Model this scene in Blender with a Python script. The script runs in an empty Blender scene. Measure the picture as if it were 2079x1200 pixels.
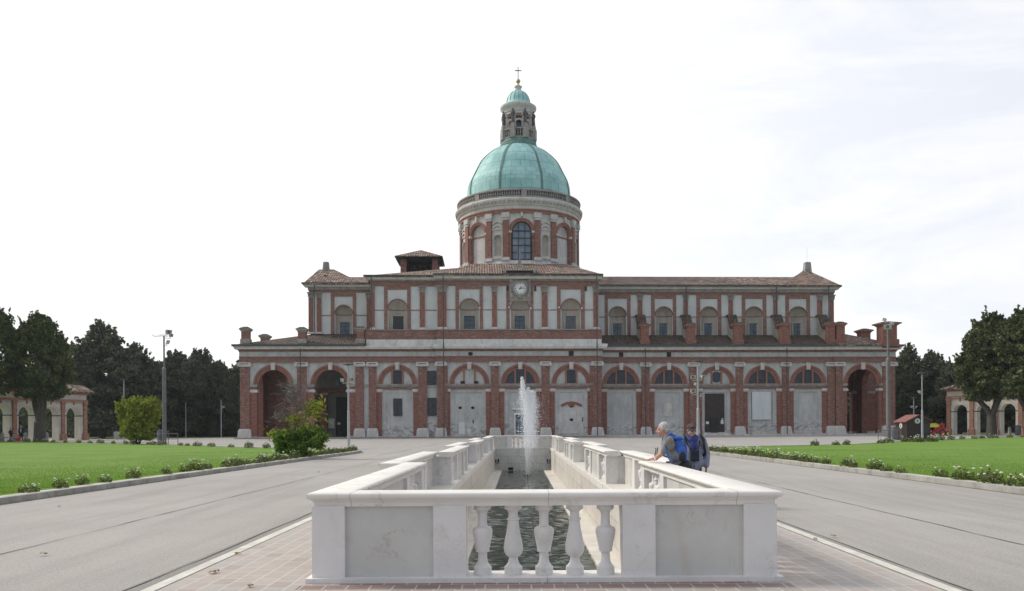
import bpy, math, random
from mathutils import Vector, Matrix
import numpy as np
R = math.radians
random.seed(7)
SC = bpy.context.scene
COL = SC.collection

# ---------------------------------------------------------------- camera, sky, sun, exposure
F, CX, CY, ROLL, H = 1640.0, 1053.5, 865.0, -0.0053, 1.6
cam = bpy.data.cameras.new("camera")
camo = bpy.data.objects.new("camera", cam); COL.objects.link(camo)
cam.sensor_width = 36.0; cam.lens = 36.0 * F / 2079.0
cam.shift_x = -(CX - 1039.5) / 2079.0
cam.shift_y = (CY - 600.0) / 2079.0
cam.clip_start = 0.1; cam.clip_end = 3000
camo.matrix_world = Matrix.Translation((0, 0, H)) @ Matrix.Rotation(R(90), 4, 'X') @ Matrix.Rotation(ROLL, 4, 'Z')
SC.camera = camo

SUN_EL, SUN_AZ = R(40), R(-70)      # azimuth from +Y (the view), negative = to the left
world = bpy.data.worlds.new("World"); SC.world = world
world.use_nodes = True
wt = world.node_tree; wn = wt.nodes; wl = wt.links
for n in list(wn): wn.remove(n)
wout = wn.new('ShaderNodeOutputWorld'); wbg = wn.new('ShaderNodeBackground')
sky = wn.new('ShaderNodeTexSky'); sky.sky_type = 'NISHITA'; sky.sun_disc = False
sky.sun_elevation = SUN_EL; sky.sun_rotation = SUN_AZ
tc = wn.new('ShaderNodeTexCoord'); sep = wn.new('ShaderNodeSeparateXYZ')
wl.new(tc.outputs['Generated'], sep.inputs[0])
mp = wn.new('ShaderNodeMapping'); mp.inputs['Scale'].default_value = (1.0, 1.0, 3.6)
mp.inputs['Rotation'].default_value = (0.1, 0.25, 0.3)
wl.new(tc.outputs['Generated'], mp.inputs[0])
cn = wn.new('ShaderNodeTexNoise'); cn.inputs['Scale'].default_value = 2.4; cn.inputs['Detail'].default_value = 9
cn.inputs['Roughness'].default_value = 0.62; cn.inputs['Distortion'].default_value = 0.5
wl.new(mp.outputs[0], cn.inputs['Vector'])
def wm(op, a, b=None, c=None, clamp=False):
    n = wn.new('ShaderNodeMath'); n.operation = op; n.use_clamp = clamp
    for i, x in enumerate((a, b, c)):
        if x is None: continue
        if isinstance(x, (int, float)): n.inputs[i].default_value = x
        else: wl.new(x, n.inputs[i])
    return n.outputs[0]
# thin overcast: a little blue shows through towards +X
thin = wm('MULTIPLY', wm('SUBTRACT', cn.outputs[0], 0.40, None, True), 5.0, None, True)
xr = wm('MULTIPLY_ADD', sep.outputs['X'], 2.6, 0.12, True)
gap = wm('MULTIPLY', thin, xr)
# cloud is brightest round the veiled sun ahead, duller and bluer behind the camera
sdot = wn.new('ShaderNodeVectorMath'); sdot.operation = 'DOT_PRODUCT'; wl.new(tc.outputs['Generated'], sdot.inputs[0])
sdot.inputs[1].default_value = (math.sin(SUN_AZ*.45)*math.cos(SUN_EL*.5), math.cos(SUN_AZ*.45)*math.cos(SUN_EL*.5), math.sin(SUN_EL*.5))
ahead = wm('SMOOTH_MIN', wm('MAXIMUM', wm('MULTIPLY_ADD', sdot.outputs['Value'], 0.85, 0.45), 0.0), 1.0, 0.1)
lum = wm('MULTIPLY_ADD', ahead, 0.62, 0.48)
cloud = wn.new('ShaderNodeCombineXYZ')
for i, k in enumerate((0.0, 0.045, 0.13)):
    wl.new(wm('MULTIPLY_ADD', wm('SUBTRACT', 1.0, ahead), k, lum), cloud.inputs[i])
skyb = wn.new('ShaderNodeMix'); skyb.data_type = 'RGBA'; skyb.blend_type = 'MULTIPLY'; skyb.inputs[0].default_value = 1
wl.new(sky.outputs[0], skyb.inputs[6]); skyb.inputs[7].default_value = (0.135, 0.15, 0.18, 1)
mx = wn.new('ShaderNodeMix'); mx.data_type = 'RGBA'
wl.new(wm('MULTIPLY', gap, 0.22), mx.inputs[0])
wl.new(cloud.outputs[0], mx.inputs[6]); wl.new(skyb.outputs[2], mx.inputs[7])
wl.new(mx.outputs[2], wbg.inputs['Color']); wbg.inputs['Strength'].default_value = 1.0
wl.new(wbg.outputs[0], wout.inputs[0])

sun = bpy.data.lights.new("sun", 'SUN'); sun.energy = 2.6; sun.angle = R(14); sun.color = (1.0, 0.93, 0.82)
suno = bpy.data.objects.new("sun", sun); COL.objects.link(suno)
sd = Vector((math.sin(SUN_AZ) * math.cos(SUN_EL), math.cos(SUN_AZ) * math.cos(SUN_EL), math.sin(SUN_EL)))
suno.rotation_euler = sd.to_track_quat('Z', 'Y').to_euler(); suno.location = (-40, 30, 60)
vs = SC.view_settings
vs.view_transform = 'Standard'; vs.look = 'None'; vs.gamma = 1; vs.exposure = 0.0
SC.cycles.max_bounces = 8; SC.cycles.transparent_max_bounces = 12
SC.cycles.use_denoising = True
SC.cycles.sample_clamp_indirect = 6

# ---------------------------------------------------------------- projection helpers (photo pixel -> world)
_ct, _st = math.cos(ROLL), math.sin(ROLL)
def ray(px, py):
    dx, dy = px - CX, -(py - CY)
    return Vector((dx * _ct - dy * _st, F, dx * _st + dy * _ct))
def at(px, py, Y):
    d = ray(px, py); t = Y / F
    return Vector((d.x * t, Y, H + d.z * t))
def ground(px, py, z=0.0):
    d = ray(px, py); t = (z - H) / d.z
    return Vector((d.x * t, d.y * t, z))

# ---------------------------------------------------------------- mesh builder
class MB:
    def __init__(s): s.v = []; s.f = []; s.m = []
    def add(s, vs, fs, mi=0):
        o = len(s.v); s.v += [tuple(p) for p in vs]
        s.f += [tuple(i + o for i in f) for f in fs]; s.m += [mi] * len(fs)
    def box(s, x0, x1, y0, y1, z0, z1, mi=0):
        if x0 > x1: x0, x1 = x1, x0
        if y0 > y1: y0, y1 = y1, y0
        if z0 > z1: z0, z1 = z1, z0
        s.add([(x0,y0,z0),(x1,y0,z0),(x1,y1,z0),(x0,y1,z0),(x0,y0,z1),(x1,y0,z1),(x1,y1,z1),(x0,y1,z1)],
              [(0,3,2,1),(4,5,6,7),(0,1,5,4),(1,2,6,5),(2,3,7,6),(3,0,4,7)], mi)
    def sbox(s, x0, x1, y0, y1, z0, z1, n, mi=0):      # box subdivided along x (for bending)
        for i in range(n):
            s.box(x0+(x1-x0)*i/n, x0+(x1-x0)*(i+1)/n, y0, y1, z0, z1, mi)
    def taper(s, cx, cy, w0, d0, w1, d1, z0, z1, mi=0): # box with different bottom / top size
        s.add([(cx-w0,cy-d0,z0),(cx+w0,cy-d0,z0),(cx+w0,cy+d0,z0),(cx-w0,cy+d0,z0),
               (cx-w1,cy-d1,z1),(cx+w1,cy-d1,z1),(cx+w1,cy+d1,z1),(cx-w1,cy+d1,z1)],
              [(0,3,2,1),(4,5,6,7),(0,1,5,4),(1,2,6,5),(2,3,7,6),(3,0,4,7)], mi)
    def prism(s, poly, y0, y1, mi=0):                  # poly in xz, counter-clockwise seen from -y
        n = len(poly)
        vs = [(x, y0, z) for x, z in poly] + [(x, y1, z) for x, z in poly]
        fs = [tuple(range(n)), tuple(range(2*n-1, n-1, -1))]
        fs += [(i, i+n, (i+1) % n + n, (i+1) % n) for i in range(n)]
        s.add(vs, fs, mi)
    def hprism(s, poly, z0, z1, mi=0):                 # poly in xy, ccw from above
        n = len(poly)
        vs = [(x, y, z0) for x, y in poly] + [(x, y, z1) for x, y in poly]
        fs = [tuple(range(n-1, -1, -1)), tuple(range(n, 2*n))]
        fs += [(i, (i+1) % n, (i+1) % n + n, i+n) for i in range(n)]
        s.add(vs, fs, mi)
    def ring(s, cx, cz, ro, ri, y0, y1, n=20, mi=0, a0=0.0, a1=math.pi):
        for i in range(n):
            a, b = a0+(a1-a0)*i/n, a0+(a1-a0)*(i+1)/n
            p = [(cx+ro*math.cos(a), cz+ro*math.sin(a)), (cx+ro*math.cos(b), cz+ro*math.sin(b)),
                 (cx+ri*math.cos(b), cz+ri*math.sin(b)), (cx+ri*math.cos(a), cz+ri*math.sin(a))]
            s.prism(p[::-1] if False else p, y0, y1, mi)
    def disc(s, cx, cz, r, y0, y1, n=24, mi=0, a0=0.0, a1=math.pi, rz=None):
        full = abs(a1-a0) > 6.28
        p = [(cx+r*math.cos(a0+(a1-a0)*i/n), cz+(rz or r)*math.sin(a0+(a1-a0)*i/n)) for i in range(n if full else n+1)]
        s.prism(p, y0, y1, mi)
    def spandrel(s, x0, x1, z0, z1, cx, r, y0, y1, n=20, mi=0):   # rectangle z0..z1 minus a half disc standing on z0
        if cx - r > x0 + 1e-4: s.box(x0, cx-r, y0, y1, z0, z1, mi)
        if cx + r < x1 - 1e-4: s.box(cx+r, x1, y0, y1, z0, z1, mi)
        for i in range(n):
            a, b = math.pi*i/n, math.pi*(i+1)/n
            xa, za, xb, zb = cx+r*math.cos(a), z0+r*math.sin(a), cx+r*math.cos(b), z0+r*math.sin(b)
            xa = min(xa, x1); xb = max(xb, x0)
            if xa - xb < 1e-5: continue
            s.prism([(xb, zb), (xa, za), (xa, z1), (xb, z1)], y0, y1, mi)
    def lathe(s, prof, cx=0, cy=0, n=16, mi=0, a0=0.0, a1=2*math.pi, cap=True):
        full = abs(a1-a0) > 6.28
        m = n if full else n+1
        vs = []
        for r, z in prof:
            for i in range(m):
                a = a0+(a1-a0)*i/n
                vs.append((cx+r*math.cos(a), cy+r*math.sin(a), z))
        fs = []
        for j in range(len(prof)-1):
            for i in range(n):
                k = (i+1) % m
                fs.append((j*m+i, j*m+k, (j+1)*m+k, (j+1)*m+i))
        if cap and full:
            if prof[0][0] > 1e-4: fs.append(tuple(range(m-1, -1, -1)))
            if prof[-1][0] > 1e-4: fs.append(tuple((len(prof)-1)*m+i for i in range(m)))
        s.add(vs, fs, mi)
    def tube(s, p0, p1, r0, r1=None, n=8, mi=0, caps=True):
        r1 = r0 if r1 is None else r1
        p0, p1 = Vector(p0), Vector(p1); d = (p1-p0)
        if d.length < 1e-6: return
        q = d.to_track_quat('Z', 'Y'); vs = []
        for p, r in ((p0, r0), (p1, r1)):
            for i in range(n):
                a = 2*math.pi*i/n
                vs.append(p + q @ Vector((r*math.cos(a), r*math.sin(a), 0)))
        fs = [(i, (i+1) % n, (i+1) % n+n, i+n) for i in range(n)]
        if caps: fs += [tuple(range(n-1, -1, -1)), tuple(range(n, 2*n))]
        s.add(vs, fs, mi)
    def path(s, pts, r, n=6, mi=0):
        for i in range(len(pts)-1):
            ra = r[i] if isinstance(r, (list, tuple)) else r
            rb = r[i+1] if isinstance(r, (list, tuple)) else r
            s.tube(pts[i], pts[i+1], ra, rb, n, mi)
    def ball(s, c, r, n=10, m=8, mi=0, rot=None):
        rx, ry, rz = (r, r, r) if isinstance(r, (int, float)) else r
        c = Vector(c); vs = []; fs = []
        for j in range(m+1):
            t = math.pi*j/m
            for i in range(n):
                a = 2*math.pi*i/n
                p = Vector((rx*math.sin(t)*math.cos(a), ry*math.sin(t)*math.sin(a), -rz*math.cos(t)))
                if rot: p = rot @ p
                vs.append(c+p)
        for j in range(m):
            for i in range(n):
                k = (i+1) % n
                fs.append((j*n+i, j*n+k, (j+1)*n+k, (j+1)*n+i))
        s.add(vs, fs, mi)
    def capsule(s, p0, p1, r0, r1, n=12, mi=0):
        s.tube(p0, p1, r0, r1, n, mi); s.ball(p0, r0, n, 8, mi); s.ball(p1, r1, n, 8, mi)
    def bend(s, Rr, cx, cy, off=0.0):                  # x -> angle, y -> inwards; front (x=0) faces -y
        out = []
        for x, y, z in s.v:
            a = x/Rr + off; r = Rr - y
            out.append((cx + r*math.sin(a), cy - r*math.cos(a), z))
        s.v = out
    def move(s, M):
        s.v = [tuple(M @ Vector(p)) for p in s.v]
    def build(s, name, mats, parent=None, smooth=False, merge=False):
        me = bpy.data.meshes.new(name)
        me.from_pydata(s.v, [], s.f)
        if not isinstance(mats, (list, tuple)): mats = [mats]
        for m in mats: me.materials.append(m)
        if len(mats) > 1: me.polygons.foreach_set('material_index', s.m)
        if merge:
            import bmesh
            b = bmesh.new(); b.from_mesh(me); bmesh.ops.remove_doubles(b, verts=b.verts, dist=1e-5)
            bmesh.ops.recalc_face_normals(b, faces=b.faces); b.to_mesh(me); b.free()
        if smooth:
            me.polygons.foreach_set('use_smooth', [True]*len(me.polygons))
            if smooth != 'all': me.set_sharp_from_angle(angle=R(40))
        me.update()
        o = bpy.data.objects.new(name, me); COL.objects.link(o)
        if parent: o.parent = parent
        return o

def tag(o, label=None, cat=None, group=None, kind=None):
    if label: o['label'] = label
    if cat: o['category'] = cat
    if group: o['group'] = group
    if kind: o['kind'] = kind
    return o
def thing(name, label, cat, loc=(0,0,0), rz=0.0, group=None):
    o = bpy.data.objects.new(name, None); COL.objects.link(o)
    o.location = loc; o.rotation_euler = (0, 0, rz); o.empty_display_size = 0.3
    return tag(o, label, cat, group)
def copy_tree(o, parent=None):
    c = o.copy(); COL.objects.link(c)
    if parent is not None: c.parent = parent
    for ch in o.children: copy_tree(ch, c)
    return c

# ---------------------------------------------------------------- materials
class NT:
    def __init__(s, name):
        s.mat = bpy.data.materials.new(name); s.mat.use_nodes = True
        s.t = s.mat.node_tree; s.n = s.t.nodes; s.l = s.t.links
        s.b = s.n['Principled BSDF']; s.tc = s.n.new('ShaderNodeTexCoord')
    def node(s, typ, **kw):
        n = s.n.new(typ)
        for k, v in kw.items():
            if hasattr(n, k) and k not in ('Scale',): setattr(n, k, v)
            else: n.inputs[k].default_value = v
        return n
    def link(s, a, b): s.l.new(a, b)
    def coords(s, scale=(1,1,1), rot=(0,0,0), obj=True):
        m = s.n.new('ShaderNodeMapping'); m.inputs['Scale'].default_value = scale; m.inputs['Rotation'].default_value = rot
        s.link(s.tc.outputs['Object'], m.inputs[0]) if obj else s.link(s.n.new('ShaderNodeNewGeometry').outputs['Position'], m.inputs[0])
        return m.outputs[0]
    def noise(s, vec, scale, detail=4, rough=0.55, dist=0.0):
        n = s.node('ShaderNodeTexNoise'); s.link(vec, n.inputs['Vector'])
        n.inputs['Scale'].default_value = scale; n.inputs['Detail'].default_value = detail
        n.inputs['Roughness'].default_value = rough; n.inputs['Distortion'].default_value = dist
        return n.outputs[0]
    def ramp(s, fac, stops, interp='LINEAR'):
        r = s.n.new('ShaderNodeValToRGB'); s.link(fac, r.inputs[0]); r.color_ramp.interpolation = interp
        e = r.color_ramp.elements
        while len(e) > 1: e.remove(e[-1])
        e[0].position = stops[0][0]; e[0].color = col(stops[0][1])
        for p, c in stops[1:]:
            x = e.new(p); x.color = col(c)
        return r.outputs[0]
    def mix(s, fac, a, b, mode='MIX'):
        m = s.n.new('ShaderNodeMix'); m.data_type = 'RGBA'; m.blend_type = mode
        for i, x in ((0, fac), (6, a), (7, b)):
            if isinstance(x, bpy.types.NodeSocket): s.link(x, m.inputs[i])
            elif i == 0: m.inputs[0].default_value = x
            else: m.inputs[i].default_value = col(x)
        return m.outputs[2]
    def math(s, op, a, b=None, clamp=False):
        n = s.n.new('ShaderNodeMath'); n.operation = op; n.use_clamp = clamp
        for i, x in enumerate((a, b)):
            if x is None: continue
            if isinstance(x, (int, float)): n.inputs[i].default_value = x
            else: s.link(x, n.inputs[i])
        return n.outputs[0]
    def base(s, c):
        if isinstance(c, bpy.types.NodeSocket): s.link(c, s.b.inputs['Base Color'])
        else: s.b.inputs['Base Color'].default_value = col(c)
    def set(s, rough=0.8, metal=0.0, spec=0.5):
        s.b.inputs['Roughness'].default_value = rough; s.b.inputs['Metallic'].default_value = metal
        s.b.inputs['Specular IOR Level'].default_value = spec; return s
    def bump(s, h, strength=0.3, dist=0.02):
        b = s.n.new('ShaderNodeBump'); s.link(h, b.inputs['Height'])
        b.inputs['Strength'].default_value = strength; b.inputs['Distance'].default_value = dist
        s.link(b.outputs[0], s.b.inputs['Normal']); return s
def col(c): return (c, c, c, 1) if isinstance(c, (int, float)) else (tuple(c) + (1,))[:4]

def m_simple(name, c, c2=None, scale=3, rough=0.7, metal=0.0, bump=0.0, spec=0.5):
    t = NT(name); v = t.coords()
    if c2 is not None:
        n = t.noise(v, scale, 5, 0.6); t.base(t.ramp(n, [(0.35, c), (0.68, c2)]))
        if bump: t.bump(t.noise(v, scale*6, 4), bump, 0.01)
    else: t.base(c)
    t.set(rough, metal, spec); return t.mat

def m_brick(name, c1, c2, c3, mortar, wear=0.4):
    t = NT(name); g = t.n.new('ShaderNodeSeparateXYZ'); t.link(t.tc.outputs['Object'], g.inputs[0])
    cb = t.n.new('ShaderNodeCombineXYZ'); t.link(t.math('ADD', g.outputs[0], g.outputs[1]), cb.inputs[0]); t.link(g.outputs[2], cb.inputs[1])
    br = t.n.new('ShaderNodeTexBrick'); t.link(cb.outputs[0], br.inputs['Vector'])
    br.inputs['Scale'].default_value = 1.0; br.inputs['Brick Width'].default_value = 0.26; br.inputs['Row Height'].default_value = 0.075
    br.inputs['Mortar Size'].default_value = 0.008; br.inputs['Color1'].default_value = col(c1); br.inputs['Color2'].default_value = col(c2)
    br.inputs['Mortar'].default_value = col(mortar)
    v = t.coords()
    big = t.noise(v, 0.45, 6, 0.7)
    v2 = t.coords(scale=(1.0, 1.0, 4.5)); mid = t.noise(v2, 0.9, 7, 0.8)
    fine = t.noise(t.coords(scale=(1.4, 1.4, 5)), 1.6, 5, 0.8)
    c = t.mix(t.math('MULTIPLY', t.ramp(big, [(0.42, 0.0), (0.62, 1.0)]), 0.55), br.outputs[0], c3)
    c = t.mix(t.math('MULTIPLY', t.ramp(mid, [(0.50, 0.0), (0.66, 1.0)]), wear), c, (0.36, 0.30, 0.26))
    c = t.mix(t.ramp(fine, [(0.36, 0.7), (0.52, 0.0)]), c, (0.07, 0.03, 0.024))
    t.base(c); t.set(0.9); t.bump(br.outputs[1], 0.25, 0.01); return t.mat

def m_plaster(name, c1, c2, stain, amt=0.6, sc=0.6, damp=False):
    t = NT(name); v = t.coords()
    n = t.noise(v, sc, 7, 0.62); c = t.ramp(n, [(0.32, c1), (0.66, c2)])
    st = t.noise(t.coords(scale=(1.6, 1.6, 0.35)), 0.9, 7, 0.7, 0.6)
    c = t.mix(t.math('MULTIPLY', t.ramp(st, [(0.47, 0.0), (0.68, 1.0)]), amt), c, stain)
    sp = t.noise(v, 3.0, 6, 0.7)
    c = t.mix(t.math('MULTIPLY', t.ramp(sp, [(0.52, 0.0), (0.64, 1.0)]), amt*0.45), c, stain)
    if damp:       # rising damp: peeled dark band and pale salts above it
        g = t.n.new('ShaderNodeSeparateXYZ'); t.link(t.tc.outputs['Object'], g.inputs[0])
        zz = t.math('ADD', g.outputs[2], t.math('MULTIPLY', t.math('SUBTRACT', t.noise(v, .5, 4), .5), 3.0))
        zz = t.math('MULTIPLY', zz, .25)
        pn = t.noise(t.coords(scale=(1.0, 1.0, 1.8)), 1.5, 8, .75)
        c = t.mix(t.math('MULTIPLY', t.ramp(zz, [(.12, .0), (.2, .55), (.55, .5), (.8, 0.0)]), t.ramp(pn, [(.40, 1.0), (.52, 0.0)])), c, (.68, .67, .65))
        c = t.mix(t.math('MULTIPLY', t.ramp(zz, [(.10, .2), (.20, .62), (.36, .6), (.5, 0.0)]), t.ramp(pn, [(.50, 0.0), (.56, 1.0)])), c, (.17, .15, .13))
    t.base(c); t.set(0.92); t.bump(t.noise(v, 9, 5), 0.15, 0.02); return t.mat

def m_tiles(name, axis, c1, c2, c3, moss):
    # channels run down the slope; axis = object axis the rows repeat along
    t = NT(name); v = t.coords()
    w = t.n.new('ShaderNodeTexWave'); w.bands_direction = axis; w.inputs['Scale'].default_value = 0.85
    w.inputs['Distortion'].default_value = 0.25; w.inputs['Detail'].default_value = 2; t.link(v, w.inputs['Vector'])
    vor = t.n.new('ShaderNodeTexVoronoi'); vor.inputs['Scale'].default_value = 2.0; t.link(t.coords(scale=(1.3, 1.3, 1.3)), vor.inputs['Vector'])
    c = t.ramp(vor.outputs['Color'], [(0.15, c1), (0.45, c2), (0.75, c3)])
    c = t.mix(t.ramp(w.outputs[1], [(0.05, 0.85), (0.45, 0.0)]), c, (0.03, 0.02, 0.018))
    n = t.noise(v, 0.7, 7, 0.7)
    c = t.mix(t.math('MULTIPLY', t.ramp(n, [(0.45, 0.0), (0.62, 1.0)]), moss), c, (0.055, 0.05, 0.04))
    t.base(c); t.set(0.9); t.bump(w.outputs[1], 0.8, 0.08); return t.mat

def m_copper(name, seam=True):
    t = NT(name); v = t.coords()
    n = t.noise(v, 0.35, 7, 0.6); c = t.ramp(n, [(0.3, (0.24, 0.48, 0.47)), (0.5, (0.34, 0.60, 0.585)), (0.7, (0.46, 0.70, 0.68))])
    st = t.noise(t.coords(scale=(2.2, 2.2, 0.5)), 1.0, 6, 0.7, 0.4)
    c = t.mix(t.ramp(st, [(0.52, 0.0), (0.72, 0.6)]), c, (0.20, 0.40, 0.39))
    br = t.n.new('ShaderNodeTexBrick'); g = t.n.new('ShaderNodeSeparateXYZ'); t.link(t.tc.outputs['UV'], br.inputs['Vector'])
    br.inputs['Scale'].default_value = 1.0; br.inputs['Brick Width'].default_value = 1.0; br.inputs['Row Height'].default_value = 1.0
    br.offset = 0.0 if False else 0.5
    br.inputs['Mortar Size'].default_value = 0.03; br.inputs['Mortar Smooth'].default_value = 0.3
    br.inputs['Color1'].default_value = (1, 1, 1, 1); br.inputs['Color2'].default_value = (0.74, 0.80, 0.80, 1); br.inputs['Mortar'].default_value = (0.45, 0.52, 0.5, 1)
    if seam: c = t.mix(1.0, c, br.outputs[0], 'MULTIPLY')
    t.base(c); t.set(0.62, 0.0, 0.4)
    if seam: t.bump(br.outputs[1], 0.3, 0.03)
    return t.mat

def m_marble(name, c1, c2, vein, vs=1.3, amt=0.7, joints=None, brown=0.25):
    t = NT(name); g = t.n.new('ShaderNodeNewGeometry')
    m = t.n.new('ShaderNodeMapping'); t.link(g.outputs['Position'], m.inputs[0]); v = m.outputs[0]
    n = t.noise(v, 1.6, 8, 0.6); c = t.ramp(n, [(0.3, c1), (0.7, c2)])
    d = t.n.new('ShaderNodeTexNoise'); d.inputs['Scale'].default_value = 1.1; d.inputs['Detail'].default_value = 8; d.inputs['Roughness'].default_value = 0.65; t.link(v, d.inputs['Vector'])
    dv = t.n.new('ShaderNodeVectorMath'); dv.operation = 'MULTIPLY_ADD'; t.link(d.outputs['Color'], dv.inputs[0]); dv.inputs[1].default_value = (1.4, 1.4, 1.4); t.link(v, dv.inputs[2])
    vn = t.noise(dv.outputs[0], vs, 3, 0.5)
    a = t.math('ABSOLUTE', t.math('SUBTRACT', vn, 0.5))
    mk = t.ramp(a, [(0.0, 1.0), (0.012, 0.25), (0.03, 0.0)])
    pm = t.ramp(t.noise(v, 0.9, 3), [(0.42, 0.0), (0.62, 1.0)])
    c = t.mix(t.math('MULTIPLY', t.math('MULTIPLY', mk, pm), amt), c, vein)
    b = t.noise(t.coords(scale=(2.2, 2.2, 0.6), obj=False), 1.3, 7, 0.7, 0.8)
    c = t.mix(t.math('MULTIPLY', t.ramp(b, [(0.54, 0.0), (0.72, 1.0)]), brown), c, (0.46, 0.38, 0.28))
    gm = t.noise(v, 38, 3, 0.7)
    c = t.mix(t.ramp(gm, [(0.66, 0.0), (0.74, 0.35)]), c, (0.35, 0.33, 0.30))
    if joints:
        br = t.n.new('ShaderNodeTexBrick'); s3 = t.n.new('ShaderNodeSeparateXYZ'); t.link(g.outputs['Position'], s3.inputs[0])
        cb = t.n.new('ShaderNodeCombineXYZ')
        t.link(s3.outputs[joints[0]], cb.inputs[0]); t.link(s3.outputs[joints[1]], cb.inputs[1]); t.link(cb.outputs[0], br.inputs['Vector'])
        br.inputs['Scale'].default_value = 1; br.inputs['Brick Width'].default_value = joints[2]; br.inputs['Row Height'].default_value = joints[3]
        br.inputs['Mortar Size'].default_value = 0.006; br.inputs['Color1'].default_value = (1,1,1,1); br.inputs['Color2'].default_value = (0.90,0.90,0.88,1); br.inputs['Mortar'].default_value = (0.35,0.33,0.30,1)
        br.offset = joints[4] if len(joints) > 4 else 0.5
        c = t.mix(1.0, c, br.outputs[0], 'MULTIPLY')
    t.base(c); t.set(0.5, 0, 0.4); t.bump(t.noise(v, 14, 5), 0.06, 0.01); return t.mat

def m_leaf(name, c1, c2, c3, sc=0.7, trans=0.25, hue=0.5):
    t = NT(name); g = t.n.new('ShaderNodeNewGeometry')
    n = t.noise(t.coords(obj=False), sc, 4, 0.6)
    ri = g.outputs['Random Per Island']
    f = t.math('ADD', t.math('MULTIPLY', ri, hue), t.math('MULTIPLY', n, 1.0 - hue*0.6))
    c = t.ramp(f, [(0.25, c1), (0.55, c2), (0.85, c3)])
    t.base(c); t.set(0.6, 0, 0.35)
    tr = t.n.new('ShaderNodeBsdfTranslucent'); t.link(t.mix(1.0, c, (1.15, 1.25, 0.5), 'MULTIPLY'), tr.inputs[0])
    ms = t.n.new('ShaderNodeMixShader'); ms.inputs[0].default_value = trans
    t.link(t.b.outputs[0], ms.inputs[1]); t.link(tr.outputs[0], ms.inputs[2])
    t.link(ms.outputs[0], t.n['Material Output'].inputs[0]); return t.mat

M = {}
M['brick'] = m_brick('brick', (0.34, 0.115, 0.078), (0.19, 0.075, 0.058), (0.17, 0.095, 0.078), (0.34, 0.27, 0.23), 0.75)
M['brick_red'] = m_brick('brick_red', (0.34, 0.11, 0.075), (0.24, 0.085, 0.06), (0.24, 0.12, 0.09), (0.32, 0.21, 0.17), 0.4)
M['brick_band'] = m_brick('brick_band', (0.31, 0.125, 0.095), (0.22, 0.09, 0.07), (0.27, 0.17, 0.14), (0.32, 0.25, 0.21), 0.55)
M['terracotta'] = m_plaster('terracotta_moulding', (0.28, 0.125, 0.095), (0.36, 0.185, 0.14), (0.18, 0.095, 0.08), 0.7, 1.6)
M['brick_orange'] = m_brick('orange_brick', (0.46, 0.20, 0.12), (0.34, 0.14, 0.085), (0.36, 0.19, 0.13), (0.42, 0.32, 0.25), 0.4)
M['plaster'] = m_plaster('grey_plaster', (0.44, 0.445, 0.435), (0.57, 0.575, 0.565), (0.31, 0.31, 0.30), 0.55, 0.6, True)
M['plaster_up'] = m_plaster('pale_plaster', (0.54, 0.555, 0.555), (0.64, 0.655, 0.65), (0.43, 0.42, 0.40), 0.4)
M['plaster_niche'] = m_plaster('niche_plaster', (0.40, 0.37, 0.32), (0.50, 0.47, 0.42), (0.26, 0.24, 0.21), 0.55, 1.2)
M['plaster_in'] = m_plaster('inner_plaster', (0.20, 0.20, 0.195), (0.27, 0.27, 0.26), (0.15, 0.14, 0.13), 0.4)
M['plaster_base'] = m_plaster('damp_plaster', (0.46, 0.45, 0.42), (0.60, 0.59, 0.56), (0.24, 0.22, 0.20), 0.8, 1.0)
M['stone'] = m_plaster('weathered_stone', (0.52, 0.50, 0.47), (0.66, 0.64, 0.62), (0.33, 0.31, 0.29), 0.55, 1.2)
M['stone_dark'] = m_plaster('dark_stone', (0.26, 0.24, 0.22), (0.42, 0.39, 0.36), (0.15, 0.14, 0.13), 0.7, 1.5)
M['white_cornice'] = m_plaster('painted_cornice', (0.60, 0.60, 0.58), (0.74, 0.73, 0.71), (0.36, 0.35, 0.33), 0.5, 0.8)
M['tile_x'] = m_tiles('roof_tile', 'X', (0.07, 0.042, 0.034), (0.23, 0.14, 0.105), (0.46, 0.33, 0.26), 0.5)
M['tile_y'] = m_tiles('roof_tile_side', 'Y', (0.10, 0.06, 0.048), (0.22, 0.145, 0.11), (0.36, 0.25, 0.19), 0.6)
M['tile_moss'] = m_tiles('mossy_roof_tile', 'X', (0.04, 0.03, 0.022), (0.085, 0.06, 0.045), (0.15, 0.10, 0.075), 0.8)
M['copper'] = m_copper('verdigris'); M['copper_rib'] = m_simple('verdigris_dark', (0.08, 0.16, 0.14), (0.14, 0.26, 0.23), 2, 0.7)
M['glass'] = m_simple('window_glass', (0.02, 0.028, 0.04), (0.04, 0.055, 0.075), 1.5, 0.12)
M['glass_sky'] = m_simple('blue_window_glass', (0.05, 0.085, 0.12), (0.10, 0.15, 0.19), 1.0, 0.15)
M['glass_drum'] = m_simple('drum_window_glass', (0.12, 0.18, 0.25), (0.26, 0.31, 0.37), 0.5, 0.15)
M['iron'] = m_simple('dark_iron', (0.03, 0.03, 0.035), (0.06, 0.055, 0.05), 8, 0.6)
M['wood_dark'] = m_simple('dark_wood', (0.028, 0.02, 0.018), (0.05, 0.035, 0.03), 4, 0.55)
M['dark'] = m_simple('near_black', (0.02, 0.02, 0.02), (0.035, 0.03, 0.03), 3, 0.9)  # near-black tone for asphalt joints, dormers and the inside of the belfry
M['gutter'] = m_simple('gutter_metal', (0.05, 0.055, 0.055), (0.09, 0.09, 0.085), 3, 0.6)
M['gold'] = m_simple('gilt', (0.46, 0.33, 0.12), (0.58, 0.44, 0.2), 3, 0.45, 0.3)
M['white'] = m_simple('white_paint', (0.74, 0.75, 0.76), (0.82, 0.82, 0.82), 2, 0.6)
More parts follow.
